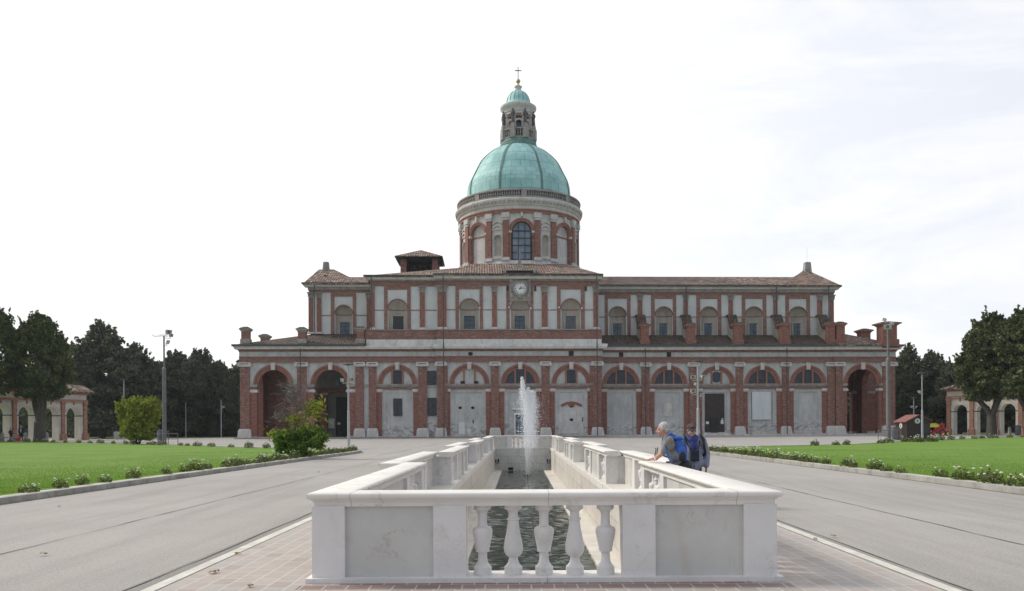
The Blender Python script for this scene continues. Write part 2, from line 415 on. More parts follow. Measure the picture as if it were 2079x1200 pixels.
M['paper'] = m_simple('white_sheet', (0.62, 0.66, 0.68), (0.74, 0.77, 0.78), 1.2, 0.7)
M['black'] = m_simple('black_paint', 0.02)
M['red'] = m_simple('red_paint', (0.42, 0.03, 0.03), (0.5, 0.06, 0.05), 3, 0.5)
M['yellow'] = m_simple('yellow_paint', (0.6, 0.5, 0.05), (0.7, 0.58, 0.1), 3, 0.5)
M['marble'] = m_marble('white_marble', (0.66, 0.645, 0.63), (0.77, 0.755, 0.74), (0.36, 0.31, 0.28), 1.9, 0.5)
M['marble_panel'] = m_marble('veined_marble', (0.50, 0.50, 0.48), (0.63, 0.62, 0.59), (0.30, 0.23, 0.15), 2.4, 0.75, None, 0.55)
M['marble_cap'] = m_marble('marble_coping', (0.70, 0.67, 0.63), (0.80, 0.78, 0.745), (0.25, 0.22, 0.21), 1.2, 0.6, None, 0.15)
M['marble_wall'] = m_marble('marble_wall_slabs', (0.62, 0.58, 0.53), (0.74, 0.70, 0.65), (0.33, 0.28, 0.22), 0.8, 0.5, (1, 2, 1.3, 0.62), 0.5)
M['marble_floor'] = m_marble('marble_floor_slabs', (0.58, 0.55, 0.51), (0.72, 0.69, 0.65), (0.35, 0.30, 0.24), 0.8, 0.4, (0, 1, 3.0, 1.1), 0.3)
M['stone_black'] = m_simple('sooty_stone', (0.06, 0.06, 0.06), (0.13, 0.125, 0.12), 4, 0.9)
M['copper_s'] = m_copper('verdigris_small', False)
# ================================================================= GROUND
def m_asphalt(name, c1, c2, patch):
    t = NT(name); v = t.coords(obj=False)
    fine = t.noise(v, 34, 5, 0.9); big = t.noise(v, 0.22, 6, 0.6)
    tr = t.noise(t.coords(scale=(1.6, 0.12, 1), obj=False), 0.7, 5, 0.6, 0.3)
    c = t.ramp(big, [(0.35, c1), (0.65, c2)])
    c = t.mix(t.ramp(tr, [(0.48, 0.0), (0.66, 0.55)]), c, patch)
    c = t.mix(t.ramp(fine, [(0.32, 0.75), (0.47, 0.0), (0.58, 0.0), (0.72, 0.0)]), c, (0.16, 0.15, 0.14))
    c = t.mix(t.ramp(fine, [(0.53, 0.0), (0.68, 0.7)]), c, (0.62, 0.60, 0.57))
    sp = t.noise(v, 9, 4, 0.8)
    c = t.mix(t.ramp(sp, [(0.54, 0.0), (0.76, 0.5)]), c, (0.22, 0.20, 0.19))
    t.base(c); t.set(0.9, 0, 0.3); t.bump(fine, 0.35, 0.006); return t.mat
M['asphalt'] = m_asphalt('asphalt', (0.315, 0.297, 0.28), (0.375, 0.355, 0.335), (0.25, 0.237, 0.227))
M['asphalt_dark'] = m_asphalt('asphalt_dark', (0.23, 0.215, 0.20), (0.28, 0.265, 0.245), (0.2, 0.19, 0.18))
def m_paver(name, along, w, h, cs, mort):
    t = NT(name); g = t.n.new('ShaderNodeNewGeometry'); s3 = t.n.new('ShaderNodeSeparateXYZ'); t.link(g.outputs['Position'], s3.inputs[0])
    cb = t.n.new('ShaderNodeCombineXYZ'); t.link(s3.outputs[along], cb.inputs[0]); t.link(s3.outputs[1-along], cb.inputs[1])
    br = t.n.new('ShaderNodeTexBrick'); t.link(cb.outputs[0], br.inputs['Vector'])
    br.inputs['Scale'].default_value = 1; br.inputs['Brick Width'].default_value = w; br.inputs['Row Height'].default_value = h
    br.inputs['Mortar Size'].default_value = 0.007; br.inputs['Color1'].default_value = (0,0,0,1); br.inputs['Color2'].default_value = (1,1,1,1); br.inputs['Mortar'].default_value = (0.5,0.5,0.5,1)
    br.inputs['Bias'].default_value = 0.0
    c = t.ramp(br.outputs[0], [(0.0, cs[0]), (0.33, cs[1]), (0.66, cs[2]), (1.0, cs[3])])
    n = t.noise(g.outputs['Position'], 7, 6, 0.7)
    c = t.mix(t.ramp(n, [(0.4, 0.0), (0.75, 0.5)]), c, (0.30, 0.26, 0.24))
    c = t.mix(br.outputs[1], c, mort)
    t.base(c); t.set(0.75, 0, 0.35); t.bump(t.math('SUBTRACT', 1.0, br.outputs[1]), 0.35, 0.01); return t.mat
M['paver'] = m_paver('porphyry_slabs', 1, 0.34, 0.21, [(0.36,0.315,0.29),(0.42,0.37,0.34),(0.38,0.365,0.35),(0.45,0.395,0.36)], (0.54,0.50,0.46))
M['paver_row'] = m_paver('porphyry_edge_row', 0, 0.228, 0.30, [(0.20,0.13,0.12),(0.27,0.18,0.16),(0.24,0.19,0.18),(0.30,0.20,0.17)], (0.5,0.46,0.43))
def m_grass(name, c1, c2, c3):
    t = NT(name); v = t.coords(obj=False)
    a = t.noise(v, 0.25, 6, 0.65); b = t.noise(t.coords(scale=(1, 0.5, 1), obj=False), 7, 5, 0.8)
    c = t.ramp(a, [(0.3, c1), (0.5, c2), (0.7, c3)])
    c = t.mix(t.ramp(b, [(0.35, 0.6), (0.55, 0.0)]), c, (0.075, 0.15, 0.02))
    d = t.noise(v, 1.1, 6, 0.7)
    c = t.mix(t.ramp(d, [(0.52, 0.0), (0.72, 0.6)]), c, (0.17, 0.19, 0.05))
    t.base(c); t.set(0.85, 0, 0.2); t.bump(t.noise(v, 40, 3, 0.8), 0.9, 0.03); return t.mat
M['grass'] = m_grass('lawn', (0.10, 0.20, 0.024), (0.145, 0.265, 0.035), (0.19, 0.30, 0.05))
M['field'] = m_grass('far_grass', (0.09, 0.15, 0.03), (0.12, 0.19, 0.04), (0.14, 0.19, 0.06))
M['gravel'] = m_plaster('pale_gravel', (0.46, 0.43, 0.38), (0.60, 0.57, 0.52), (0.26, 0.21, 0.15), 0.6, 3.0)
M['kerb'] = m_plaster('kerb_stone', (0.30, 0.295, 0.28), (0.42, 0.41, 0.38), (0.17, 0.16, 0.14), 0.7, 2.2)
M['grit'] = m_plaster('kerb_grit', (0.10, 0.085, 0.06), (0.26, 0.24, 0.21), (0.06, 0.05, 0.035), 0.7, 5)
M['edge'] = m_plaster('edge_stone', (0.52, 0.51, 0.46), (0.66, 0.65, 0.60), (0.36, 0.35, 0.31), 0.5, 4.0)

PX0, PX1, PY0, PY1 = -1.72, 2.24, 8.42, 57.0      # inside of the basin
def sheet(name, rects, z, mat, kind='structure'):
    b = MB()
    for x0, x1, y0, y1 in rects: b.add([(x0,y0,z),(x1,y0,z),(x1,y1,z),(x0,y1,z)], [(0,1,2,3)])
    return tag(b.build(name, mat), kind=kind)
sheet('ground', [(-260, PX0-.1, -60, 260), (PX1+.1, 260, -60, 260), (PX0-.1, PX1+.1, -60, PY0-.05), (PX0-.1, PX1+.1, PY1+.05, 260)], 0, M['asphalt'])
sheet('paved_walk', [(-3.55, PX0-.1, PY0-.3, 60), (PX1+.1, 4.05, PY0-.3, 60), (-3.55, 4.05, 3, 8.12-.23), (-3.55, -2.2, 7.89, PY0-.3), (2.7, 4.05, 7.89, PY0-.3), (PX0-.1, PX1+.1, PY1+.05, 60)], 0.012, M['paver'])
sheet('paved_edge_row', [(-2.2, 2.7, 8.12-.23, 8.12), (PX0-.1, PX1+.1, 8.12, 8.32)], 0.012, M['paver_row'])
sheet('walk_edging', [(-3.69, -3.55, 3, 60), (4.05, 4.19, 3, 60)], 0.018, M['edge'])
sheet('asphalt_trench_strip', [(-3.92, -3.69, 3, 60), (4.19, 4.34, 3, 60)], 0.004, M['asphalt_dark'])
def seam(name, x, y0, y1, w, seed):
    rnd = random.Random(seed); b = MB(); p = []; y = y0
    while y < y1:
        p.append((x + rnd.uniform(-.02, .02), y, w*rnd.uniform(.3, 1.3))); y += rnd.uniform(.3, .9)
    for i in range(len(p)-1):
        (xa, ya, wa), (xb, yb, wb) = p[i], p[i+1]
        b.add([(xa-wa, ya, .008), (xa+wa, ya, .008), (xb+wb, yb, .008), (xb-wb, yb, .008)], [(0,1,2,3)])
    tag(b.build(name, M['dark']), kind='structure')
for i, (x, w) in enumerate([(-6.6, .010), (6.62, .010), (-3.86, .009), (4.31, .009)]): seam('asphalt_joint', x, 4, 66, w, i)
sheet('far_path', [(-200, -44, 116, 127), (55, 200, 121, 128)], 0.006, M['gravel'])
sheet('far_field', [(-258, -44, 127, 258), (54, 258, 128, 258), (-258, -66, 60, 116)], 0.008, M['field'])

def smooth_poly(pts, n=6):
    out = []
    for i in range(len(pts)-1):
        p0, p1, p2, p3 = pts[max(i-1, 0)], pts[i], pts[i+1], pts[min(i+2, len(pts)-1)]
        for k in range(n):
            t = k/n
            out.append(tuple(0.5*(2*p1[j]+(p2[j]-p0[j])*t+(2*p0[j]-5*p1[j]+4*p2[j]-p3[j])*t*t+(3*p1[j]-p0[j]-3*p2[j]+p3[j])*t**3) for j in (0, 1)))
    out.append(pts[-1]); return out
LK = smooth_poly([(-11.2, 2), (-11.0, 17), (-10.6, 30), (-10.1, 42), (-9.8, 49.5), (-10.6, 52.5), (-13.0, 54.6), (-20.6, 61), (-38, 78), (-63, 96.5), (-85, 108)])
RK = smooth_poly([(11.6, 2), (11.35, 18), (10.9, 32), (10.5, 44), (10.4, 49), (11.4, 52.4), (15, 55.2), (25, 60.5), (34.6, 71.0), (57, 90.5), (80, 103)])
def lawn(name, edge, side):
    b = MB(); n = len(edge)
    far = 140*side
    poly = edge + [(far, edge[-1][1]), (far, 2)]
    if side < 0: pass
    z = 0.10
    vs = [(x, y, z) for x, y in poly]
    f = tuple(range(len(vs)))
    b.add(vs, [f if side > 0 else f[::-1]])
    o = tag(b.build(name, M['grass']), kind='structure')
    me = o.data
    if me.polygons[0].normal.z < 0: me.flip_normals()
    # kerb stone and gravel bed follow the edge
    def offs(d):
        out = []
        for i in range(n):
            a = Vector(edge[max(i-1, 0)]); c = Vector(edge[min(i+1, n-1)]); t = (c-a).normalized()
            nn = Vector((t.y, -t.x))*side      # pointing into the lawn
            out.append(Vector(edge[i]) + nn*d)
        return out
    def strip(nm, d0, d1, z0, z1, mat, lim=None):
        a, c = offs(d0), offs(d1); bb = MB(); m = lim or n
        for i in range(m-1):
            p = [a[i], a[i+1], c[i+1], c[i]]
            if side < 0: p = p[::-1]
            bb.hprism([(q.x, q.y) for q in p], z0, z1)
        return tag(bb.build(nm, mat, merge=True), kind='structure')
    strip('kerb', -0.02, 0.16, -0.05, 0.135, M['kerb'])
    strip('gravel_bed', 0.16, 0.55, 0.05, 0.112, M['gravel'], 30)
    strip('kerb_grit', -0.15, -0.02, -0.01, 0.005, M['grit'])
lawn('lawn', LK, -1); lawn('lawn', RK, 1)

# ---------------------------------------------------------------- basin and its water
t = NT('pool_water'); v = t.coords(scale=(1.0, 1.9, 1), obj=False)
n1 = t.noise(v, 2.6, 5, 0.62, 0.5); n2 = t.noise(v, 11, 3, 0.6)
t.base(t.ramp(t.noise(v, 0.3, 3), [(0.3, (0.010, 0.022, 0.014)), (0.7, (0.018, 0.036, 0.022))]))
t.set(0.03, 0, 0.5); t.b.inputs['IOR'].default_value = 1.33
t.bump(n2, 0.3, 0.01); M['water'] = t.mat
WZ = -1.55
def water_sheet():
    nx = 74; ys = [PY0+.02]
    while ys[-1] < PY1-.1: ys.append(ys[-1] + .030 + .0016*(ys[-1]-8))
    ys.append(PY1-.02); xs = np.linspace(PX0+.3, PX1-.3, nx); X, Y = np.meshgrid(xs, np.array(ys)); r = np.random.default_rng(4); Z = np.zeros_like(X)
    for k in range(46):
        lam = r.uniform(.13, .75); a = r.normal(math.pi/2, .75); amp = .0030*lam/.4*r.uniform(.5, 1.2); kx, ky = 2*math.pi/lam*math.cos(a), 2*math.pi/lam*math.sin(a)
        ph = r.uniform(0, 6.28); px_, py_ = r.uniform(-.3, .3), r.uniform(.2, .9)
        Z += amp*np.sin(kx*X+ky*Y+ph+1.4*np.sin(px_*X+py_*Y+ph*2))*(.55+.45*np.sin(py_*.7*Y+X*.8+ph))
    calm = 1.0/(1+np.exp((Y-44)/4.0))*.75+.25
    Z = WZ + Z*calm
    v = np.stack([X, Y, Z], -1).reshape(-1, 3); n = len(ys)
    me = bpy.data.meshes.new('water'); f = []
    for j in range(n-1):
        for i in range(nx-1): q = j*nx+i; f.append((q, q+1, q+nx+1, q+nx))
    me.from_pydata(v.tolist(), [], f); me.materials.append(M['water']); me.polygons.foreach_set('use_smooth', [True]*len(f)); me.update()
    o = bpy.data.objects.new('water', me); COL.objects.link(o); tag(o, kind='structure')
water_sheet()
bas = thing('fountain_basin', 'long sunken basin of white marble slabs holding the dark green water', 'basin', (0.26, 30, 0))
def kid(b, name, mat, parent, **k):
    b.move(Matrix.Translation(-parent.location)); return b.build(name, mat, parent, **k)
b = MB(); b.box(PX0-.25, PX0, PY0-.1, PY1+.2, -2.4, -0.002); kid(b, 'side_wall', M['marble_wall'], bas)
b = MB(); b.box(PX1, PX1+.25, PY0-.1, PY1+.2, -2.4, -0.002); kid(b, 'side_wall', M['marble_wall'], bas)
M['marble_wall_x'] = m_marble('marble_wall_slabs_cross', (0.50, 0.51, 0.51), (0.62, 0.62, 0.62), (0.33, 0.28, 0.22), 0.8, 0.5, (0, 2, 1.6, 0.52), 0.3)
b = MB(); b.box(PX0, PX1, PY1, PY1+.25, -2.4, -0.002); b.box(PX0, PX1, PY1-.04, PY1, -1.6, -1.38); kid(b, 'end_wall', M['marble_wall_x'], bas)
b = MB(); b.box(PX0, PX1, PY0-.1, PY0, -2.4, -0.002); kid(b, 'end_wall', M['marble_wall_x'], bas)
for s in (0, 1):
    b = MB(); b.box(PX0 if s == 0 else PX1-.52, PX0+.52 if s == 0 else PX1, PY0, PY1-.04, -2.4, WZ+.06); kid(b, 'ledge', M['marble_floor'], bas)
    b = MB(); b.box(PX0-.003 if s == 0 else PX1-.035, PX0+.035 if s == 0 else PX1+.003, PY0, PY1, -0.13, 0.055); kid(b, 'coping_lip', M['marble_cap'], bas)
# pump outlets, lamps and cable on the far wall
b = MB(); b.box(-0.78, -0.42, PY1-.05, PY1-.01, -1.52, -1.31); kid(b, 'outlet_grille', M['black'], bas)
b = MB(); b.box(0.80, 1.16, PY1-.05, PY1-.01, -1.50, -1.33); kid(b, 'outlet_cover', M['stone'], bas)
for s in (-1, 1):
    x = 0.26 + s*1.72
    b = MB(); b.box(x-.05, x+.05, PY1-.24, PY1-.12, -0.95, -0.72); b.tube((x, PY1-.18, -.83), (x, PY1-.04, -.83), .02); kid(b, 'underwater_lamp', M['black'], bas)
    b = MB(); b.box(x+s*.19-.03, x+s*.19+.03, PY1-.2, PY1-.1, -0.95, -0.75)
    b.path([(x, PY1-.15, -.95), (x+s*.05, PY1-.1, -1.06), (x+s*.12, PY1-.1, -1.06), (x+s*.19, PY1-.1, -.95)], .012); kid(b, 'cable', M['black'], bas)
b = MB(); b.path([(.5, 50.9, WZ+.01), (.48, 45, WZ+.012), (.47, 38, WZ+.012), (.45, 26, WZ+.01), (.44, 20, WZ+.01)], .022); 
tag(kid(b, 'supply_pipe', M['iron'], bas))

# ---------------------------------------------------------------- marble balustrade
bal = thing('stone_balustrade', 'white marble balustrade running round the sunken fountain basin in the foreground', 'balustrade', (0.26, 8.2, 0))
PRA = [(.093,0),(.093,.105),(.088,.11),(.070,.135),(.055,.17),(.048,.21),(.045,.245),(.055,.252),(.078,.275),(.092,.31),(.100,.355),(.099,.40),(.092,.46),(.080,.54),(.068,.62),(.060,.70),(.056,.755),(.056,.768),(.066,.775),(.067,.79),(.058,.80),(.050,.815),(.047,.86),(.050,.89),(.070,.915),(.088,.925),(.088,1.0)]
PRB = [(.093,0),(.093,.105),(.088,.11),(.070,.135),(.055,.17),(.048,.22),(.046,.29),(.047,.315),(.069,.322),(.070,.335),(.072,.37),(.080,.43),(.091,.50),(.101,.57),(.1045,.62),(.098,.655),(.080,.675),(.058,.685),(.050,.70),(.047,.78),(.048,.86),(.052,.885),(.070,.91),(.088,.925),(.088,1.0)]
BZ0, BZ1, CZ = 0.06, 0.79, 0.925
def bal_mesh(prof, n, nm):
    b = MB(); b.lathe([(r, BZ0 + z*(BZ1-BZ0)) for r, z in prof], n=n)
    o = b.build(nm, M['marble'], bal, smooth=True); me = o.data
    bpy.data.objects.remove(o); return me
BA, BB = bal_mesh(PRA, 28, 'baluster'), bal_mesh(PRB, 28, 'baluster')
bal_jobs = []                         # (distance, x, y, mesh)
# runs: straight pieces with outline axis; each: (name, origin(x,y), direction, length, inward normal, pattern)
W2 = 0.215                            # half width of the coping
def coping(p0, p1, m0, m1):
    """moulded coping between two mitred ends; p = points on the axis, m = extra length at +W2 side / -W2 side"""
    p0, p1 = Vector(p0), Vector(p1); d = (p1-p0).normalized(); nn = Vector((-d.y, d.x))
    prof = [(0.150, 0.785), (0.150, 0.838), (0.172, 0.842), (0.172, 0.858), (0.192, 0.862), (0.205, 0.872), (0.214, 0.888), (0.214, 0.905), (0.206, 0.918), (0.192, 0.925)]
    prof = [(x, z) for x, z in prof]; full = [(-x, z) for x, z in prof] + [(x, z) for x, z in prof[::-1]]
    vs = []
    for p, m in ((p0, m0), (p1, m1)):
        for x, z in full:
            q = p + nn*x + d*(m*x)
            vs.append((q.x, q.y, z))
    n = len(full); fs = [(i, i+1, i+1+n, i+n) for i in range(n-1)] + [(n-1, 0, n, 2*n-1)]
    fs += [tuple(range(n-1, -1, -1)), tuple(range(n, 2*n))]
    b = MB(); b.add(vs, fs)
    o = kid(b, 'coping', M['marble_cap'], bal, smooth=True, merge=True)
    return o
def run(p0, p1, pattern, hid=False):
    """piers / panels / baluster groups along the axis p0->p1. pattern = list of (kind, length)"""
    p0, p1 = Vector(p0), Vector(p1); L = (p1-p0).length; d = (p1-p0)/L; nn = Vector((-d.y, d.x))
    tot = sum(l for k, l in pattern); sc = L/tot; s = 0.0
    ang = math.atan2(d.y, d.x)
    def blk(name, s0, s1, half, z0, z1, mat):
        b = MB(); b.box(s0, s1, -half, half, z0, z1)
        b.move(Matrix.Translation((p0.x, p0.y, 0)) @ Matrix.Rotation(ang, 4, 'Z'))
        return kid(b, name, mat, bal)
    for k, l in pattern:
        l *= sc
        if k == 'P': blk('pier', s, s+l, 0.165, BZ0-.02, BZ1+.002, M['marble'])
        elif k == 'N': blk('panel', s, s+l, 0.115, BZ0-.02, BZ1+.002, M['marble_panel'])
        elif k[0] == 'B':
            n = int(k[1:]); st = l/n
            for i in range(n):
                c = p0 + d*(s + (i+.5)*st)
                bal_jobs.append((c.length + (3 if hid else 0), c.x, c.y, BB if i % 2 == 0 else BA))
        s += l
BX0, BX1 = -1.955, 2.465               # axis of the narrow runs
WX0, WX1 = -2.390, 2.900              # axis of the wide runs
YF = 8.415
PT_F = [('P', .335), ('N', .905), ('P', .335), ('B5', 1.60), ('P', .335), ('N', .905), ('P', .335)]
run((BX0-.165, YF), (BX1+.165, YF), PT_F)
coping((BX0, YF), (BX1, YF), 1, -1)
bd = [8.415, 15.06, 21.55, 28.2, 34.4, 40.8, 47.2, 57.2]
for s, (nx, wx) in ((-1, (BX0, WX0)), (1, (BX1, WX1))):
    for i in range(7):
        y0, y1 = bd[i], bd[i+1]; x = nx if i % 2 == 0 else wx
        if i % 2 == 0:
            pat = ([('B5', 1.55)] if i == 0 else [('P', .335), ('B5', 1.55)]) + [('P', .34), ('N', 2.2 if i < 6 else 4.4), ('P', .34), ('B5', 1.55)] + ([('P', .335)] if i < 6 else [])
            ya = y0+.165 if i == 0 else y0-.165
            yb = y1+.165 if i < 6 else y1-.165
            run((x, ya), (x, yb), pat)
        else:
            pat = [('P', .335), ('N', 1.75), ('P', .335), ('B5', 1.6), ('P', .335), ('N', 1.75), ('P', .335)]
            run((x, y0-.165), (x, y1+.165), pat, True)
        e0 = y0 - W2 if i else y0; e1 = y1 + W2 if i < 6 else y1
        coping((x, e0), (x, e1), s if i == 0 else 0, -s if i == 6 else 0)
        if i < 6:
            xa, xb = sorted((nx, wx))
            b = MB(); b.box(xa+.166, xb-.166, y1-.14, y1+.14, BZ0-.02, BZ1+.002); kid(b, 'panel', M['marble'], bal)
PT_E = [('N', .95), ('P', .335), ('B5', 1.52), ('P', .335), ('N', .95)]
run((BX0+.165, 57.2), (BX1-.165, 57.2), PT_E)
coping((BX0, 57.2), (BX1, 57.2), -1, 1)
# plinth slabs and the marble floor of the recesses
for x0, x1, y0, y1 in [(BX0-.22, BX1+.22, YF-.225, YF+.20)]:
    b = MB(); b.box(x0, 0.28, y0, y1, -0.02, BZ0); b.box(0.284, x1, y0, y1, -0.02, BZ0); kid(b, 'plinth', M['marble'], bal)
for s, (nx, wx) in ((-1, (BX0, WX0)), (1, (BX1, WX1))):
    for i in range(7):
        x = nx if i % 2 == 0 else wx; y0, y1 = bd[i], bd[i+1]
        inner = PX0 - .003 if s < 0 else PX1 + .003
        outer = x + s*.22
        b = MB(); ya = y0 + (.20 if i == 0 else (.22 if i % 2 == 0 else -.22)); yb = y1 + (-.22 if i % 2 == 0 else .22)
        if i == 6: yb = y1 - .2
        b.box(inner, outer, ya, yb, -0.02, BZ0 + 0.001); kid(b, 'plinth', M['marble_floor'], bal)
b = MB(); b.box(BX0-.22, BX1+.22, 57.0, 57.42, -0.02, BZ0); kid(b, 'plinth', M['marble'], bal)
def coping_joint(x, y, along_y):
    prof = [(0.1515, 0.786), (0.1515, 0.839), (0.1735, 0.842), (0.1735, 0.859), (0.1935, 0.862), (0.2065, 0.872), (0.2155, 0.888), (0.2155, 0.906), (0.2075, 0.9195), (0.192, 0.9262)]
    full = [(-a_, z_) for a_, z_ in prof] + [(a_, z_) for a_, z_ in prof[::-1]]; h_ = .0022; n = len(full)
    vs = [((x+a_, y+o_, z_) if along_y else (x+o_, y+a_, z_)) for o_ in (-h_, h_) for a_, z_ in full]
    b = MB(); b.add(vs, [(i, (i+1) % n, (i+1) % n+n, i+n) for i in range(n)]); kid(b, 'joint', M['joint'], bal)
M['joint'] = m_simple('stone_joint', (0.20, 0.18, 0.16), (0.38, 0.36, 0.33), 14, .9)
for x in (-1.72, .30, 2.22): coping_joint(x, YF, False)
for s, (nx, wx) in ((-1, (BX0, WX0)), (1, (BX1, WX1))):
    for i in range(4):
        y = bd[i]+1.1
        while y < bd[i+1]-.5: coping_joint(nx if i % 2 == 0 else wx, y, True); y += 1.75
bal_jobs.sort(key=lambda j: j[0])
for k, (d_, x, y, me) in enumerate(bal_jobs[:100]):
    o = bpy.data.objects.new('baluster', me); COL.objects.link(o); o.parent = bal
    o.location = (x - bal.location.x, y - bal.location.y, 0)
b = MB()
for d_, x, y, me in bal_jobs[100:]:
    b.lathe([(r, BZ0 + z*(BZ1-BZ0)) for r, z in (PRA if me is BA else PRB)[::2] + [(.088, 1.0)]], x, y, 8)
if b.v: tag(kid(b, 'far_balusters', M['marble'], bal), kind='stuff')

# ---------------------------------------------------------------- water jet
t = NT('spray'); t.base((0.97, 0.98, 1.0)); t.set(0.25, 0, 0.8)
tr = t.n.new('ShaderNodeBsdfTranslucent'); tr.inputs[0].default_value = (0.95, 0.97, 1, 1)
ms = t.n.new('ShaderNodeMixShader'); ms.inputs[0].default_value = 0.5
t.link(t.b.outputs[0], ms.inputs[1]); t.link(tr.outputs[0], ms.inputs[2]); t.link(ms.outputs[0], t.n['Material Output'].inputs[0])
M['spray'] = t.mat
jx, jy = 0.52, 51.0
jet = thing('water_jet', 'tall white spray of the fountain jet rising from the basin before the church', 'fountain jet', (jx, jy, WZ))
rnd = random.Random(3); b = MB()
def drop(x, y, z, s):
    b.add([(x-s, y, z), (x+s, y, z), (x, y-s, z), (x, y+s, z), (x, y, z-s*1.7), (x, y, z+s*1.7)],
          [(0,2,5),(2,1,5),(1,3,5),(3,0,5),(2,0,4),(1,2,4),(3,1,4),(0,3,4)])
for i in range(15000):                # dense falling column
    u = rnd.random(); z = 0.0 + 5.4*(u**0.75)
    w = 0.12 + 0.50*min(1, z/2.4)*(1.0 if z < 4.4 else max(.2, (6.0-z)/1.6))
    cx = 0.12 + 0.10*min(z, 3)/3
    if rnd.random() < (0.85 if z < 1.8 else 0.12): w *= .30; cx = .05
    drop(rnd.gauss(cx, w*.42), rnd.gauss(0, w*.5), z, rnd.uniform(.004, .014))
for i in range(5200):                # ragged tops of the two plumes
    k = rnd.random(); c, top, w = ((-0.30, 6.25, .16), (0.10, 5.6, .18), (0.40, 5.3, .22))[rnd.choice((0, 0, 1, 1, 2))]
    z = top - abs(rnd.gauss(0, 1.3)); w2 = w*(0.18 + (top-z)*.55)
    drop(rnd.gauss(c*(0.35+.65*max(0, (z-3.0))/3.2), w2), rnd.gauss(0, w2), max(z, 2.8), rnd.uniform(.005, .019))
for i in range(1500):                # outliers
    z = rnd.uniform(.1, 5.2); drop(rnd.gauss(.08, .48), rnd.gauss(0, .42), z, rnd.uniform(.005, .017))
b.build('spray', M['spray'], jet)
b = MB()
for dx, r in ((-.11, .014), (0.0, .022), (.11, .014), (.17, .012)):
    b.path([(dx*.5, 0, 0.02), (dx, 0, 1.2), (dx*1.3, 0.02, 2.6), (dx*2.0-.05, .03, 4.0)], [r, r*1.1, r*.9, r*.3], 6)
b.build('stream', M['spray'], jet)
b = MB(); b.tube((0, 0, -.2), (0, 0, .10), .05, .035, 10); b.box(-.22, .22, -.03, .03, -.08, -.01); b.tube((-.16, 0, -.05), (-.16, 0, .06), .03); b.tube((.16, 0, -.05), (.16, 0, .06), .03)
b.build('nozzle', M['iron'], jet)
# ================================================================= CHURCH
PSI = 0.043
OX, OY = 0.172, 113.0
ch = thing('church', 'long brick and plaster pilgrimage church with green copper dome behind the fountain', 'church', (OX, OY, 0), PSI)
U_ = Vector((math.cos(PSI), math.sin(PSI), 0)); V_ = Vector((-math.sin(PSI), math.cos(PSI), 0)); OC = Vector((OX, OY, 0)); CAMP = Vector((0, 0, H))
def loc(px, py, v):
    d = ray(px, py); t = (v - (CAMP-OC).dot(V_))/d.dot(V_); p = CAMP + d*t - OC
    return p.dot(U_), p.z
def U(px, v, py=780): return loc(px, py, v)[0]
def Wz(px, py, v): return loc(px, py, v)[1]
VL, VC, VR, VRP = 0.45, 0.0, 2.2, 2.0
S = {}                                 # church wide builders, one mesh per part
def part(b, name, mat, parent=None, **k): return b.build(name, mat, parent or ch, **k)
# levels
L0, LB, LC0, LC1, LS0, LS1, LCap0, LCap1, LBr, LF, LT, LK0, LK1 = 0, 1.39, 6.42, 6.84, 7.15, 7.53, 10.0, 10.6, 11.4, 12.1, 12.4, 12.4, 13.05

# --- masses behind everything
def ubox(b, a, c, *r): b.box(a, c, *r)
uL0, uL1 = U(487, VL), U(744, VL)      # left portico
uC0, uCm, uC1 = U(744, VL), U(887, VC), U(1222, VC)
uR0, uR1, uR2 = U(1222, VR), U(1697, VRP), U(1817.6, VRP)
b = MB(); b.box(uL1-.2, uCm, VL+.5, 9, 0, 12.2); b.box(uCm, uC1-.2, VC+.5, 9, 0, 12.9); b.box(uR0-1, uR1-.1, VR+.5, 9, 0, 12.2)
part(b, 'wall', M['plaster'])
# --- volute / corinthian capitals, bases: shared meshes
def cap_ionic(w):
    b = MB(); h = LCap1-LCap0
    b.box(-w/2-.22, w/2+.22, -.30, .25, .74*h, h); b.box(-w/2-.02, w/2+.02, -.18, .2, 0.0, .62*h)
    for s in (-1, 1):
        b.move(Matrix.Identity(4)); n = 12; cx = s*(w/2+.10); cz = .40*h
        b.prism([(cx+0.235*math.cos(2*math.pi*i/n), cz+.235*math.sin(2*math.pi*i/n)) for i in range(n)], -.30, .2)
        b.prism([(cx+.08*math.cos(2*math.pi*i/n), cz+.08*math.sin(2*math.pi*i/n)) for i in range(n)], -.335, -.28)
    return b
def cap_leaf(w, h):
    b = MB(); hw = w/2
    b.taper(0, 0.02, hw*.98, .14, hw*1.05, .17, 0, h*.34); b.taper(0, 0.02, hw*1.0, .16, hw*1.25, .26, h*.34, h*.68)
    b.taper(0, 0.02, hw*1.05, .18, hw*1.45, .34, h*.68, h*.88); b.box(-hw*1.5, hw*1.5, -.34, .3, h*.88, h)
    rnd = random.Random(5)
    for k in range(26):
        z = rnd.choice((.30, .62, .84))*h; x = rnd.uniform(-1, 1)*hw*(1.0+z/h*.3)
        b.ball((x, -.17-.16*z/h, z), (.05, .06, .07), 6, 4)
    return b
def base_stone(w, h=LB):
    b = MB(); hw = w/2
    b.box(-hw-.26, hw+.26, -.42, .3, 0, .34*h); b.taper(0, -.04, hw+.25, .36, hw+.19, .30, .34*h+.001, .80*h); b.taper(0, -.02, hw+.20, .30, hw+.05, .20, .80*h, h)
    return b
def share(b, name, mat):
    o = b.build(name, mat); me = o.data; bpy.data.objects.remove(o); return me
_mc = {}
def inst(key, maker, name, mat, parent, lo):
    if key not in _mc: _mc[key] = share(maker(), name, mat)
    o = bpy.data.objects.new(name, _mc[key]); COL.objects.link(o); o.parent = parent; o.location = lo; return o
